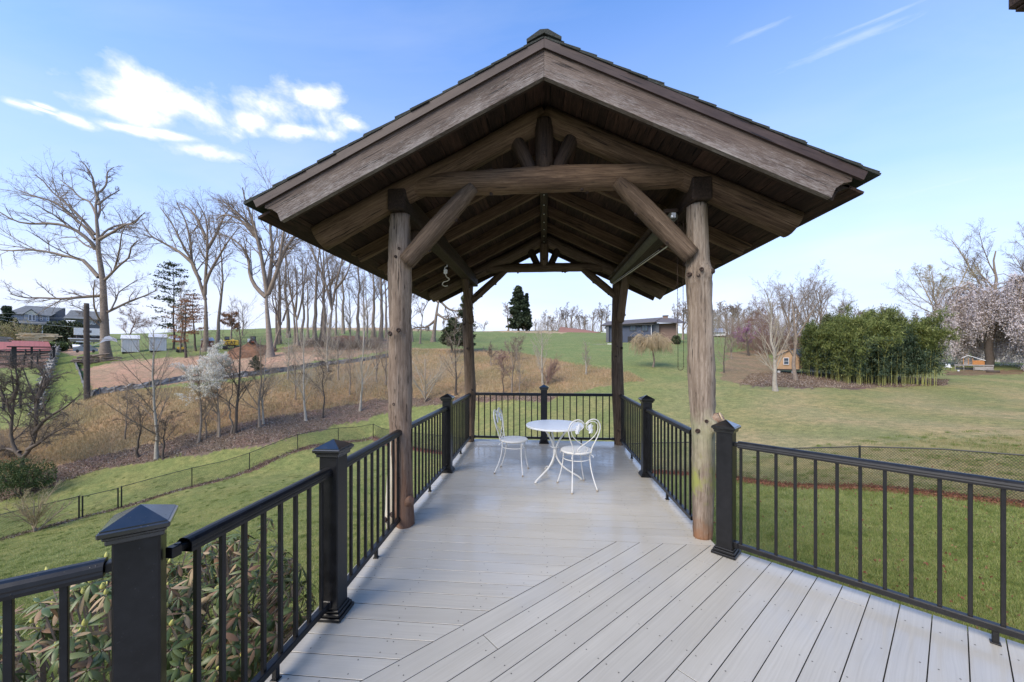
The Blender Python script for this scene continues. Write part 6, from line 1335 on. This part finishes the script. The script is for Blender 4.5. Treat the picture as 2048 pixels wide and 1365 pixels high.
# vehicles and clutter by the oak
t, s = site('box_truck', 'white box truck behind the log pile, left of the oak trunk', 'truck', 178, 684, 60)
bx(t, s, 'cargo_box', 'white', -30, 28, 13, 27, 2, 18); bx(t, s, 'chassis', 'black', -30, 28, 7, 10, 3, 17); bx(t, s, 'side_stripe', 'siding_dark', -12, 5, 18, 23, 1.6, 2.0, .1)
for x in (-22, -14, 18): MB().lathe([(.5, -1), (3.6 * s, -.9), (3.6 * s, .9), (.5, 1)], 14, Matrix.Scale(1, 4) @ Matrix.Translation((x * s, 3 * s, 6.5 * s)) @ Matrix.Rotation(R(90), 4, 'X') @ Matrix.Scale(.16, 4, (0, 0, 1))).build('wheel', MT['black'], t)
t, s = site('flatbed_trailer', 'white flatbed loaded with junk in front of the box truck', 'trailer', 162, 690, 54)
bx(t, s, 'deck', 'white', -26, 44, 11, 13, 0, 12); bx(t, s, 'side_rail', 'white', -10, 20, 5, 7, -.5, 1.5); bx(t, s, 'axle', 'black', -4, 8, 0, 4, 3, 9); bx(t, s, 'load', 'greywood', -22, 38, 6, 11, 3, 10)
for k in range(14): a_ = rw.uniform(-24, 36); MB().tube([(a_ * s, 5 * s, 3 * s), ((a_ + rw.uniform(-12, 12)) * s, 7 * s, rw.uniform(10, 18) * s)], .05, 5).build('junk_rod', MT['logpile'], t)
t, s = site('parked_car', 'light car with a raised pale bonnet left of the oak trunk', 'car', 170, 706, 50)
b_ = MB(); b_.prism([(-24, 3), (26, 3), (27, 8), (18, 11), (10, 17), (-6, 17), (-14, 11), (-24, 9)], -6, 6, 'xz', Matrix.Scale(s, 4)); b_.build('body', MT['bluegrey'], t)
poly3(t, 'bonnet', 'white', [(-24, -6, 10), (-4, -6, 13), (-4, 6, 14), (-25, 6, 15), (-24, -6, 11.5), (-4, -6, 14.5), (-4, 6, 15.5), (-25, 6, 16.5)], [(0, 1, 2, 3), (7, 6, 5, 4), (0, 4, 5, 1), (1, 5, 6, 2), (2, 6, 7, 3), (3, 7, 4, 0)], s)
bx(t, s, 'windscreen', 'glass', -5, 9, 11.5, 16, -6.4, -6.05, .1)
for x in (-15, 17): MB().lathe([(.01, -.12), (3.2 * s, -.1), (3.2 * s, .1), (.01, .12)], 14, Matrix.Translation((x * s, -6 * s, 3.2 * s)) @ Matrix.Rotation(R(90), 4, 'X')).build('wheel', MT['black'], t)
t, s = site('white_boat', 'upturned white boat hull leaning against the oak trunk', 'boat', 208, 694, 51)
b_ = MB(); b_.prism([(-26, 0), (-8, 8), (2, 20), (10, 22), (26, 16), (27, 10), (14, 13), (4, 12)], -4, 4, 'xz', Matrix.Scale(s, 4)); b_.build('hull', MT['white'], t); bx(t, s, 'keel', 'galv', -4, 24, 15, 16, -4.8, -4.1, .1)
t, s = site('log_pile', 'heap of dark old logs and branches round the oak foot', 'log pile', 195, 726); rw = random.Random(2)
for k in range(46):
    x = rw.uniform(-42, 60); z = max(1, (15 - abs(x) * .16) * rw.random()); l_ = rw.uniform(14, 40); a_ = R(rw.uniform(-9, 9)); r_ = rw.uniform(1.0, 2.3) * s
    if 10 < x < 26: continue
    y = rw.uniform(-3, 14); A = Vector(((x - l_ / 2) * s, y * s, z * s)); B = Vector(((x + l_ / 2) * s, (y + rw.uniform(-6, 6)) * s, (z + l_ * math.sin(a_)) * s)); MB().tube([A, (A + B) / 2 + Vector((0, 0, .05)), B], [r_, r_ * .9, r_ * .7], 7).build('log', MT['logpile'], t)
for (px, w_, lab, base) in [(261, 38, 'left white storage shed beyond the dirt pad', 709), (316, 37, 'right white storage shed beyond the dirt pad', 706)]:
    t, s = site('storage_shed', lab, 'shed', px, base - 2); h = w_ / 2
    bx(t, s, 'wall', 'shed_white', -h + 1, h - 1, 2, 28, 0, 30); slab(t, 'roof', 'white', [(-h - 1, -2, 28), (h + 1, -2, 28), (h, 15, 36), (-h, 15, 36)], s, 1); slab(t, 'rear_roof', 'white', [(-h - 1, 32, 28), (h + 1, 32, 28), (h, 15, 35.5), (-h, 15, 35.5)], s, 1); bx(t, s, 'skid', 'black', -h + 2, h - 2, -1, 2, 1, 28, .2)
    for i in range(7): x = -h + 3 + i * (w_ - 6) / 6; bx(t, s, 'batten', 'white', x - .3, x + .3, 3, 27, -.45, -.05, .1)
t, s = site('pontoon_wreck', 'white and rust coloured boat on a trailer right of the white sheds', 'boat', 352, 690)
slab(t, 'deck', 'shed_white', [(-16, -2, 12), (2, -2, 8), (22, 14, 11), (-8, 14, 19)], s, 1.2); bx(t, s, 'cabin', 'white', -12, 2, 15, 19, 4, 12); bx(t, s, 'cabin_roof', 'blackwood', -14, 4, 19, 20.2, 3, 13); bx(t, s, 'trailer', 'redpaint', -8, 20, 5, 8, 2, 10)
t, s = site('yellow_tractor', 'small yellow and black tractor right of the white sheds', 'tractor', 362, 706)
bx(t, s, 'body', 'yellow', -8, 7, 6, 11, 0, 10); bx(t, s, 'engine', 'black', -9, 8, 3, 6.2, 1, 9); bx(t, s, 'seat', 'black', -3, 3, 11, 15, 3, 6); bx(t, s, 'roll_bar', 'bluegrey', -6, 5, 15, 16.5, 3, 5)
for x, r_ in ((-7, 3.5), (6, 3.5)): MB().lathe([(.01, -.14), (r_ * s, -.12), (r_ * s, .12), (.01, .14)], 14, Matrix.Translation((x * s, -.3 * s, r_ * s)) @ Matrix.Rotation(R(90), 4, 'X')).build('wheel', MT['black'], t)
t, s = site('burgundy_shed', 'small dark burgundy trailer shed with a pale roof beside the V shaped tree', 'shed', 414, 702)
bx(t, s, 'wall', 'burgundy', -12, 14, 6, 20, 0, 16); slab(t, 'roof', 'galv', [(-14, -2, 20), (16, -2, 19), (12, 8, 26), (-6, 8, 26)], s, 1); slab(t, 'rear_roof', 'galv', [(-14, 18, 20), (16, 18, 19), (12, 8, 25.6), (-6, 8, 25.6)], s, 1); bx(t, s, 'skirt', 'shed_white', -12, 14, 0, 6, .4, 15)
t, s = site('excavator', 'yellow excavator with black lettering on its counterweight, before the ridge', 'excavator', 462, 699)
bx(t, s, 'counterweight', 'yellow', -15, 16, 8, 18, 0, 14, 2); bx(t, s, 'cab', 'black', -13, -3, 18, 25, 1, 12); bx(t, s, 'cab_window', 'glass', -12, -4, 19.5, 24, .5, .9, .1); bx(t, s, 'slew_ring', 'black', -10, 10, 6, 8.2, 2, 12)
bx(t, s, 'track', 'black', -17, -6, 0, 6, 0, 18, 1.5); bx(t, s, 'track', 'black', 6, 17, 0, 6, 0, 18, 1.5)
MB().tube([(8 * s, 16 * s, 12 * s), (4 * s, 34 * s, 19 * s), (2 * s, 60 * s, 10 * s)], .25, 6).build('boom', MT['yellow'], t)
fc = bpy.data.curves.new('lettering', 'FONT'); fc.body = 'CAT'; fc.size = 9.5 * s; fc.extrude = .02; fc.align_x = 'CENTER'; fo = bpy.data.objects.new('tmp_text', fc); C.objects.link(fo); bpy.context.view_layer.update()
tm = bpy.data.meshes.new_from_object(fo.evaluated_get(bpy.context.evaluated_depsgraph_get())); bpy.data.objects.remove(fo); tm.name = 'lettering'; tm.materials.clear(); obj('lettering', tm, MT['black'], t, Matrix.Translation((.5 * s, -.04, 9.8 * s)) @ Matrix.Rotation(R(90), 4, 'X'))
t, s = site('skid_steer', 'small dark skid steer loader on top of the dirt mound', 'loader', 505, 686, 54)
bx(t, s, 'cab', 'black', -4, 7, 3, 13, 0, 9, 1); bx(t, s, 'cab_window', 'glass', -2, 5, 7, 11.5, -.5, -.1, .1); bx(t, s, 'body', 'redpaint', -8, 8, 1, 4, .5, 10, .8); bx(t, s, 'bucket', 'galv', -10, -4.2, 1, 8, 0, 6, .6)
for x in (-5, 6): MB().lathe([(.01, -.14), (2.6 * s, -.12), (2.6 * s, .12), (.01, .14)], 12, Matrix.Translation((x * s, -.3 * s, 1.4 * s)) @ Matrix.Rotation(R(90), 4, 'X')).build('wheel', MT['black'], t)
def mound(name, label, px, py, rx, ry, h, mat, seed):
    p, Dh = hit(px, py); s = Dh / F; rg = np.random.default_rng(seed); n = 36; V = []; Q = []
    for i in range(n):
        for j in range(n):
            a_, b_ = (i / (n - 1) * 2 - 1) * rx * s, (j / (n - 1) * 2 - 1) * ry * s; r_ = math.hypot(a_ / (rx * s), b_ / (ry * s)); hh = max(0, 1 - r_) ** .8 * h * s * (1 + .25 * math.sin(a_ * 1.7 + seed) * math.cos(b_ * 2.1)) + rg.normal(0, .04)
            x = p.x + cy * a_ - sy * b_; y = p.y + sy * a_ + cy * b_; V.append((x - p.x, y - p.y, gz(x, y) - p.z + hh - (.12 if r_ > .97 else 0)))
    Fc = [(i * n + j, (i + 1) * n + j, (i + 1) * n + j + 1, i * n + j + 1) for i in range(n - 1) for j in range(n - 1)]
    o = obj(name, mkmesh(name, V, Fc, True), MT[mat], None, Matrix.Translation(p)); return tag(o, label, 'dirt mound')
mound('dirt_mound', 'big mound of brown soil below the skid steer', 500, 708, 46, 50, 21, 'soil', 1); mound('dirt_mound', 'low heap of brown soil at the excavator tracks', 482, 713, 16, 20, 6, 'soil', 2); mound('dirt_mound', 'low bare clay heap in the grove', 690, 678, 40, 60, 6, 'soil', 3)

# ------------------------------------------------------------------ centre and right
t, s = site('barn', 'long low barn with a faded red roof on the ridge', 'barn', 1158, 672, 130)
bx(t, s, 'wall', 'brick', -38, 44, 0, 5, 0, 30); slab(t, 'roof', 'barn_roof', [(-44, -4, 4), (44, -4, 5), (10, 15, 13), (-38, 15, 19)], s, .8); slab(t, 'rear_roof', 'barn_roof', [(-44, 34, 4), (44, 34, 5), (10, 15, 12.6), (-38, 15, 18.6)], s, .8); bx(t, s, 'lean_to', 'white', 34, 70, 5, 6.5, 4, 24, .3)
for x in (38, 48, 58, 68): bx(t, s, 'post', 'blackwood', x, x + 1.2, -3, 5, 5, 6.2, .2)
t, s = site('blue_house', 'dark blue split-level house with a brown roof behind the rear right log post', 'house', 1290, 690, 78); s_ = s
bx(t, s, 'wall', 'siding_blue', -80, 14, -6, 43, 0, 60); bx(t, s, 'wing_wall', 'brick', 14, 62, -6, 43, 14, 70); bx(t, s, 'entry_wall', 'siding_dark', 14, 28, -4, 43, 6, 14)
slab(t, 'roof', 'roof_brown', [(-92, -8, 39.5), (19, -8, 43.5), (36, 34, 56), (-80, 34, 51)], s); slab(t, 'rear_roof', 'roof_brown', [(-92, 76, 39.5), (19, 76, 43.5), (36, 34, 55.6), (-80, 34, 50.6)], s); slab(t, 'wing_roof', 'roof_brown', [(16, -2, 44), (82, -2, 40), (66, 40, 53), (34, 34, 55.5)], s); bx(t, s, 'eave_trim', 'blackwood', -92, 18, 39, 41, -7, -5)
bx(t, s, 'chimney', 'brick', 37, 47, 50, 59, 30, 40); bx(t, s, 'chimney_cap', 'blackwood', 36, 48, 59, 60.5, 29, 41, .3)
window(t, s, -30, -19, 29, 39, 0, (1, 0), 'blackwood'); window(t, s, -6, 5, 28, 40, 0, (1, 0), 'blackwood'); bx(t, s, 'garage_opening', 'black', -35, -15, -4, 17, -.8, -.2, .2); bx(t, s, 'corner_column', 'siding_dark', -80, -74, -6, 40, -5, -.5); bx(t, s, 'downpipe', 'white', 12, 13, 0, 42, -1, -.3, .2)
t, s = site('patio_table', 'low pale patio furniture beside the blue house, left of the rear log post', 'patio furniture', 1197, 692, 74)
bx(t, s, 'top', 'greywood', -12, 16, 2.6, 3.4, 0, 10, .2); [bx(t, s, 'leg', 'blackwood', x, x + .8, -2, 2.6, 1, 2, .1) for x in (-11, -2, 7, 15)]; bx(t, s, 'bench', 'white', 18, 27, 0, 4, 2, 6, .3)
t, s = site('round_bush', 'dark blue-green clipped shrub beside the blue house', 'shrub', 1352, 692, 74); rgb = np.random.default_rng(3)
obj('foliage', leafquads(rgb, unit(rgb.normal(size=(1500, 3))) * np.array([1.0, .9, 1.1]) * rgb.uniform(.7, 1, (1500, 1)) + np.array([0, 0, 1.0]), .14), MT['cedar'], t, kind='stuff'); MB().tube([(0, 0, -.3), (0, 0, 1.2)], .08, 6).build('stem', MT['bark_dark'], t)
t, s = site('white_barn', 'small pale roofed building behind the sapling right of the mossy log post', 'barn', 1440, 672, 110)
bx(t, s, 'wall', 'white', -18, 12, 0, 6, 0, 20); slab(t, 'roof', 'galv', [(-24, -3, 6), (10, -3, 6), (8, 10, 15), (-20, 10, 15)], s, .8); slab(t, 'rear_roof', 'galv', [(-24, 23, 6), (10, 23, 6), (8, 10, 14.6), (-20, 10, 14.6)], s, .8); poly3(t, 'gable', 'white', [(8, 0, 6), (14, 4, 6), (9, 2, 14), (8, 20, 6), (14, 18, 6), (9, 18, 14)], [(0, 1, 2), (5, 4, 3), (0, 3, 4, 1), (1, 4, 5, 2), (2, 5, 3, 0)], s)
# cabin on blocks
t, s = site('wooden_cabin', 'small tan wooden cabin standing on white blocks under bare trees', 'cabin', 1572, 748)
bx(t, s, 'wall', 'cabin', -23, 26, 9, 33, 0, 30, .3); poly3(t, 'gable', 'cabin', [(-23, 0, 33), (26, 0, 33), (18, 0, 46), (-10, 0, 48), (-23, 30, 33), (26, 30, 33), (18, 30, 46), (-10, 30, 48)], [(0, 1, 2, 3), (7, 6, 5, 4), (0, 4, 5, 1), (1, 5, 6, 2), (2, 6, 7, 3), (3, 7, 4, 0)], s)
slab(t, 'roof', 'slate', [(28, -3, 32), (46, 34, 32), (32, 34, 49), (12, -3, 49)], s, 1); slab(t, 'left_roof', 'slate', [(-26, -3, 32), (-26, 34, 32), (12, 34, 49), (12, -3, 49)], s, .8); bx(t, s, 'side_wall', 'brick', 26, 42, 10, 32, 4, 30, .3); bx(t, s, 'floor_beam', 'blackwood', -22, 27, 6.5, 9, .5, 29, .2)
window(t, s, -4, 5, 19, 31, 0, (0, 1)); 
for x in (-14, 14): MB().lathe([(3.3 * s, 0), (3.3 * s, 7 * s), (2.6 * s, 7.2 * s)], 12, Matrix.Translation((x * s, 3 * s, -1.5 * s))).build('block', MT['concrete'], t)
for x in (-14, 14, 36): MB().lathe([(3 * s, 0), (3 * s, 7 * s)], 10, Matrix.Translation((x * s, 26 * s, -1 * s))).build('block', MT['concrete'], t)
for i in range(11): x = -22 + i * 4.6; bx(t, s, 'siding_batten', 'cabin', x - .25, x + .25, 9.5, 33, -.5, -.05, .1)
t, s = site('utility_box', 'blue-grey metal utility box right of the cabin', 'utility box', 1629, 745); bx(t, s, 'body', 'bluegrey', -10, 9, 1, 17, 0, 12, 1); bx(t, s, 'lid', 'galv', -10.5, 9.5, 17, 18, -.5, 12.5, .3); bx(t, s, 'base', 'concrete', -11, 10, -1, 1.2, -1, 13, .3)
# chicken coop with run, grill, beige house
t, s = site('chicken_coop', 'little orange cedar coop with a gabled roof on a grey run before the cherry', 'coop', 1945, 742)
bx(t, s, 'run_top', 'greywood', -37, 42, 9.5, 11.5, 0, 16, .3); [bx(t, s, 'run_post', 'greywood', x, x + 1.2, -1, 9.5, y, y + 1.2, .15) for x in (-36, -18, 2, 22, 40) for y in (0, 14)]; bx(t, s, 'run_back', 'greywood', -36, 40, 1, 6, 15, 15.6, .15); bx(t, s, 'run_panel', 'greywood', 4, 40, 1, 8, .2, .6, .1)
bx(t, s, 'coop_wall', 'cedarwood', 1, 24, 11.5, 20, 2, 13, .3); bx(t, s, 'pen_floor', 'greywood', -19, 1, 11.5, 12.5, 2, 13, .2); [bx(t, s, 'pen_post', 'cedarwood', x, x + 1.2, 11.5, 24, y, y + 1, .15) for x in (-19, -9, 0) for y in (2, 12)]; bx(t, s, 'pen_back', 'greywood', -19, 1, 12, 22, 12.2, 12.8, .15)
slab(t, 'roof', 'white', [(-22, 0, 25), (-9, 0, 30), (-9, 15, 30), (-22, 15, 25)], s, .8); slab(t, 'roof', 'white', [(-9, 0, 30), (26, 0, 19.5), (26, 15, 19.5), (-9, 15, 30)], s, .8)
for i in range(5): bx(t, s, 'slat', 'cedarwood', 1.2, 23.8, 12.2 + i * 1.5, 13.0 + i * 1.5, 1.5, 1.95, .1)
t, s = site('gas_grill', 'small white gas grill left of the coop, beside the bamboo', 'grill', 1896, 742); bx(t, s, 'hood', 'white', -5, 5, 7, 13, 0, 6, 1.2); bx(t, s, 'shelf', 'white', -8, 8, 6, 7, 0, 5, .2); [bx(t, s, 'leg', 'black', x, x + 1, 0, 6, y, y + 1, .15) for x in (-5, 4) for y in (.5, 4.5)]
t, s = site('white_pot', 'tiny white round pot on the grass in front of the coop', 'pot', 1917, 744); MB().lathe([(1.5 * s, 0), (2.4 * s, 1.5 * s), (2.4 * s, 3 * s), (2 * s, 3.3 * s)], 12).build('pot_body', MT['white'], t)
t, s = site('fallen_log', 'dark log lying on the grass right of the coop', 'log', 1990, 746); MB().tube([(-18 * s, 0, 3 * s), (0, .2, 1.8 * s), (10 * s, .3, 2.5 * s)], [.14, .16, .12], 8).build('log_body', MT['bark_dark'], t)
t, s = site('beige_house', 'beige sided house with white windows at the right edge behind the cherry', 'house', 2010, 716, 52)
bx(t, s, 'wall', 'siding_beige', -58, 90, -8, 58, 0, 90, .4); slab(t, 'roof', 'roof_grey', [(-62, -6, 57), (95, -6, 57), (95, 45, 76), (-62, 45, 76)], s); slab(t, 'rear_roof', 'roof_grey', [(-62, 96, 57), (95, 96, 57), (95, 45, 75.6), (-62, 45, 75.6)], s); bx(t, s, 'fascia', 'white', -62, 95, 55.5, 58, -7, -5.5, .3)
window(t, s, -7, 9, 34, 54, 0, (1, 1)); window(t, s, 14, 31, 34, 54, 0, (1, 1)); window(t, s, 30.5, 44, 8, 24, 0, (1, 1)); bx(t, s, 'foundation', 'concrete', -58.5, 90, -14, -8, -.5, 90, .3)
t, s = site('pale_house', 'low pale house far behind the bamboo top', 'house', 1720, 662, 120); bx(t, s, 'wall', 'siding_beige', -50, 70, -10, 6, 0, 40); slab(t, 'roof', 'roof_grey', [(-54, -4, 6), (74, -4, 6), (70, 20, 14), (-50, 20, 14)], s, 1); slab(t, 'rear_roof', 'roof_grey', [(-54, 44, 6), (74, 44, 6), (70, 20, 13.6), (-50, 20, 13.6)], s, 1)

# ------------------------------------------------------------------ grass, stalks and fallen leaves (real blades where they show)
MT['blade'] = leafmat('lawn_blade', [(.12, .165, .035), (.21, .265, .07), (.30, .33, .10), (.42, .38, .18)], .6, .25, .2, .45)
MT['blade_dry'] = leafmat('dry_blade', [(.18, .16, .07), (.30, .26, .12), (.40, .34, .18)], .7, .2, .2, .5)
MT['stalk'] = leafmat('dead_meadow_stalk', [(.16, .14, .065), (.28, .215, .105), (.42, .28, .14), (.52, .42, .26)], .8, .2, .2, .3)
MT['litter'] = leafmat('fallen_leaf', [(.07, .045, .03), (.15, .10, .065), (.25, .18, .125), (.46, .40, .33)], .8, .1, .2, 1.5)
MT['litter_red'] = leafmat('russet_fallen_leaf', [(.10, .035, .022), (.19, .075, .045), (.26, .13, .08)], .8, .1, .2, 1.5)
def scatter(name, label, cat, pts, h, w_, lean, mat, seed, flat=False):
    rg = np.random.default_rng(seed); n = len(pts); z = gz_np(pts[:, 0], pts[:, 1]); b = np.stack([pts[:, 0], pts[:, 1], z], 1)
    if flat:
        me = leafquads(rg, b + np.array([0, 0, .02]) + rg.random((n, 3)) * np.array([0, 0, h]), w_, .8, np.tile([0., 0, 1.], (n, 1)) + rg.normal(0, .9, (n, 3)), name)
    else:
        az = rg.random(n) * 2 * PI; d = np.stack([np.cos(az), np.sin(az), np.zeros(n)], 1); hh = (h * rg.uniform(.5, 1.25, n))[:, None]; az2 = rg.random(n) * 2 * PI; le = np.stack([np.cos(az2), np.sin(az2), np.zeros(n)], 1) * lean * hh * rg.random((n, 1)); ww = (w_ * (rg.uniform(.7, 1.3, n)))[:, None]
        V = np.stack([b - d * ww, b + d * ww, b + np.array([0, 0, 1.]) * hh + le], 1).reshape(-1, 3); me = mkmesh(name, V, (np.arange(n)[:, None] * 3 + np.arange(3)[None]))
    return tag(obj(name, me, MT[mat], kind='stuff'), label, cat)
def pts_ud(rg, n, px0, px1, D0, D1, power=1.0):
    px = rg.uniform(px0, px1, n); D = np.exp(rg.uniform(math.log(D0), math.log(D1), n)); u = (px - 1024) / F; X = u * D; x, y = X * cy - D * sy, X * sy + D * cy; z = gz_np(x, y); py = HZ - F * (z - CH) / D; return np.stack([x, y], 1), px, py, D
rg = np.random.default_rng(99)
P_, px_, py_, D_ = pts_ud(rg, 520000, 1180, 2250, 3.6, 15); dn_ = np.sin(P_[:, 0] * 1.9 + 2 * np.sin(P_[:, 1] * .8)) * .25 + rg.random(len(P_)); cR_ = RN[0] * P_[:, 0] + RN[1] * P_[:, 1] > 3.6
sd_ = ((P_[:, 0] - FR1[0]) * (FL1[1] - FR1[1]) - (P_[:, 1] - FR1[1]) * (FL1[0] - FR1[0])) > 0
k = (dn_ < .95) & cR_ & ~sd_; scatter('lawn_grass', 'short green grass of the lawn between the right railing and the chain link fence', 'grass', P_[k], .055, .0035, .9, 'blade', 1)
k = (dn_ < .8) & cR_ & sd_; scatter('dry_grass', 'yellowish short grass just beyond the chain link fence on the right', 'grass', P_[k], .05, .004, .9, 'blade_dry', 2)
P_, px_, py_, D_ = pts_ud(rg, 420000, -80, 900, 3.5, 22); k = (P_[:, 0] < -1.6); scatter('slope_grass', 'short green grass of the sloping lawn on the left', 'grass', P_[k], .055, .0045, .9, 'blade', 3)
P_, px_, py_, D_ = pts_ud(rg, 260000, -150, 1300, 22, 60); k = inpoly(px_, py_, POLY['hill']) & ~inpoly(px_, py_, POLY['litter']); scatter('meadow_stalks', 'tall dead tan grass on the hillside left and centre', 'dry grass', P_[k], .30, .012, .8, 'stalk', 4)
P_, px_, py_, D_ = pts_ud(rg, 300000, -150, 1300, 20, 48); k = inpoly(px_, py_, POLY['litter']) & (D_ < 46); scatter('leaf_litter', 'brown leaf litter and mulch band at the foot of the hillside', 'leaf litter', P_[k], .05, .055, 0, 'litter', 5, True)
P_, px_, py_, D_ = pts_ud(rg, 120000, 1440, 1930, 26, 52); k = inpoly(px_, py_, POLY['mulch']); scatter('mulch_leaves', 'brown fallen leaves under the cabin and the bamboo', 'leaf litter', P_[k], .05, .05, 0, 'litter', 6, True)
t_ = rg.random(60000); q_ = np.array(FL1)[None] * (1 - t_[:, None] ** .6) + np.array(FR1)[None] * t_[:, None] ** .6; q_ += rg.normal(0, .16, q_.shape); scatter('fence_leaves', 'russet fallen leaves blown against the right chain link fence', 'fallen leaves', q_[:26000], .03, .032, 0, 'litter_red', 7, True)
t_ = rg.random(9000); q_ = np.array(FL0)[None] * (1 - t_[:, None]) + np.array(FL1)[None] * t_[:, None]; q_ += rg.normal(0, .2, q_.shape); scatter('fence_litter', 'brown leaf litter along the left chain link fence', 'fallen leaves', q_, .03, .045, 0, 'litter', 8, True)
P_, px_, py_, D_ = pts_ud(rg, 700, 1420, 2200, 4, 14); scatter('loose_leaves', 'single brown leaves scattered over the near right lawn', 'fallen leaves', P_, .05, .032, 0, 'litter_red', 9, True)

# coarser clumps, weeds and clover in the lawn
MT['weed'] = leafmat('darker_lawn_clump', [(.09, .13, .03), (.14, .19, .045), (.20, .24, .07)], .6, .25, .2, .9)
def clumps(label, px0, px1, D0, D1, nc, seed, cond):
    rg = np.random.default_rng(seed); c, px, py, D = pts_ud(rg, nc, px0, px1, D0, D1); c = c[cond(c)]; n = rg.integers(25, 90, len(c)); i = np.repeat(np.arange(len(c)), n); r_ = rg.uniform(.03, .16, len(c))[i]
    p = c[i] + rg.normal(0, 1, (len(i), 2)) * r_[:, None]; scatter('lawn_clumps', label, 'grass', p, .068, .0045, 1.1, 'weed', seed)
clumps('darker coarse clumps in the near right lawn', 1400, 2200, 4, 16, 1500, 31, lambda c: RN[0] * c[:, 0] + RN[1] * c[:, 1] > 3.8)
clumps('darker coarse clumps in the sloping left lawn', -60, 800, 5, 26, 1700, 32, lambda c: c[:, 0] < -1.8)
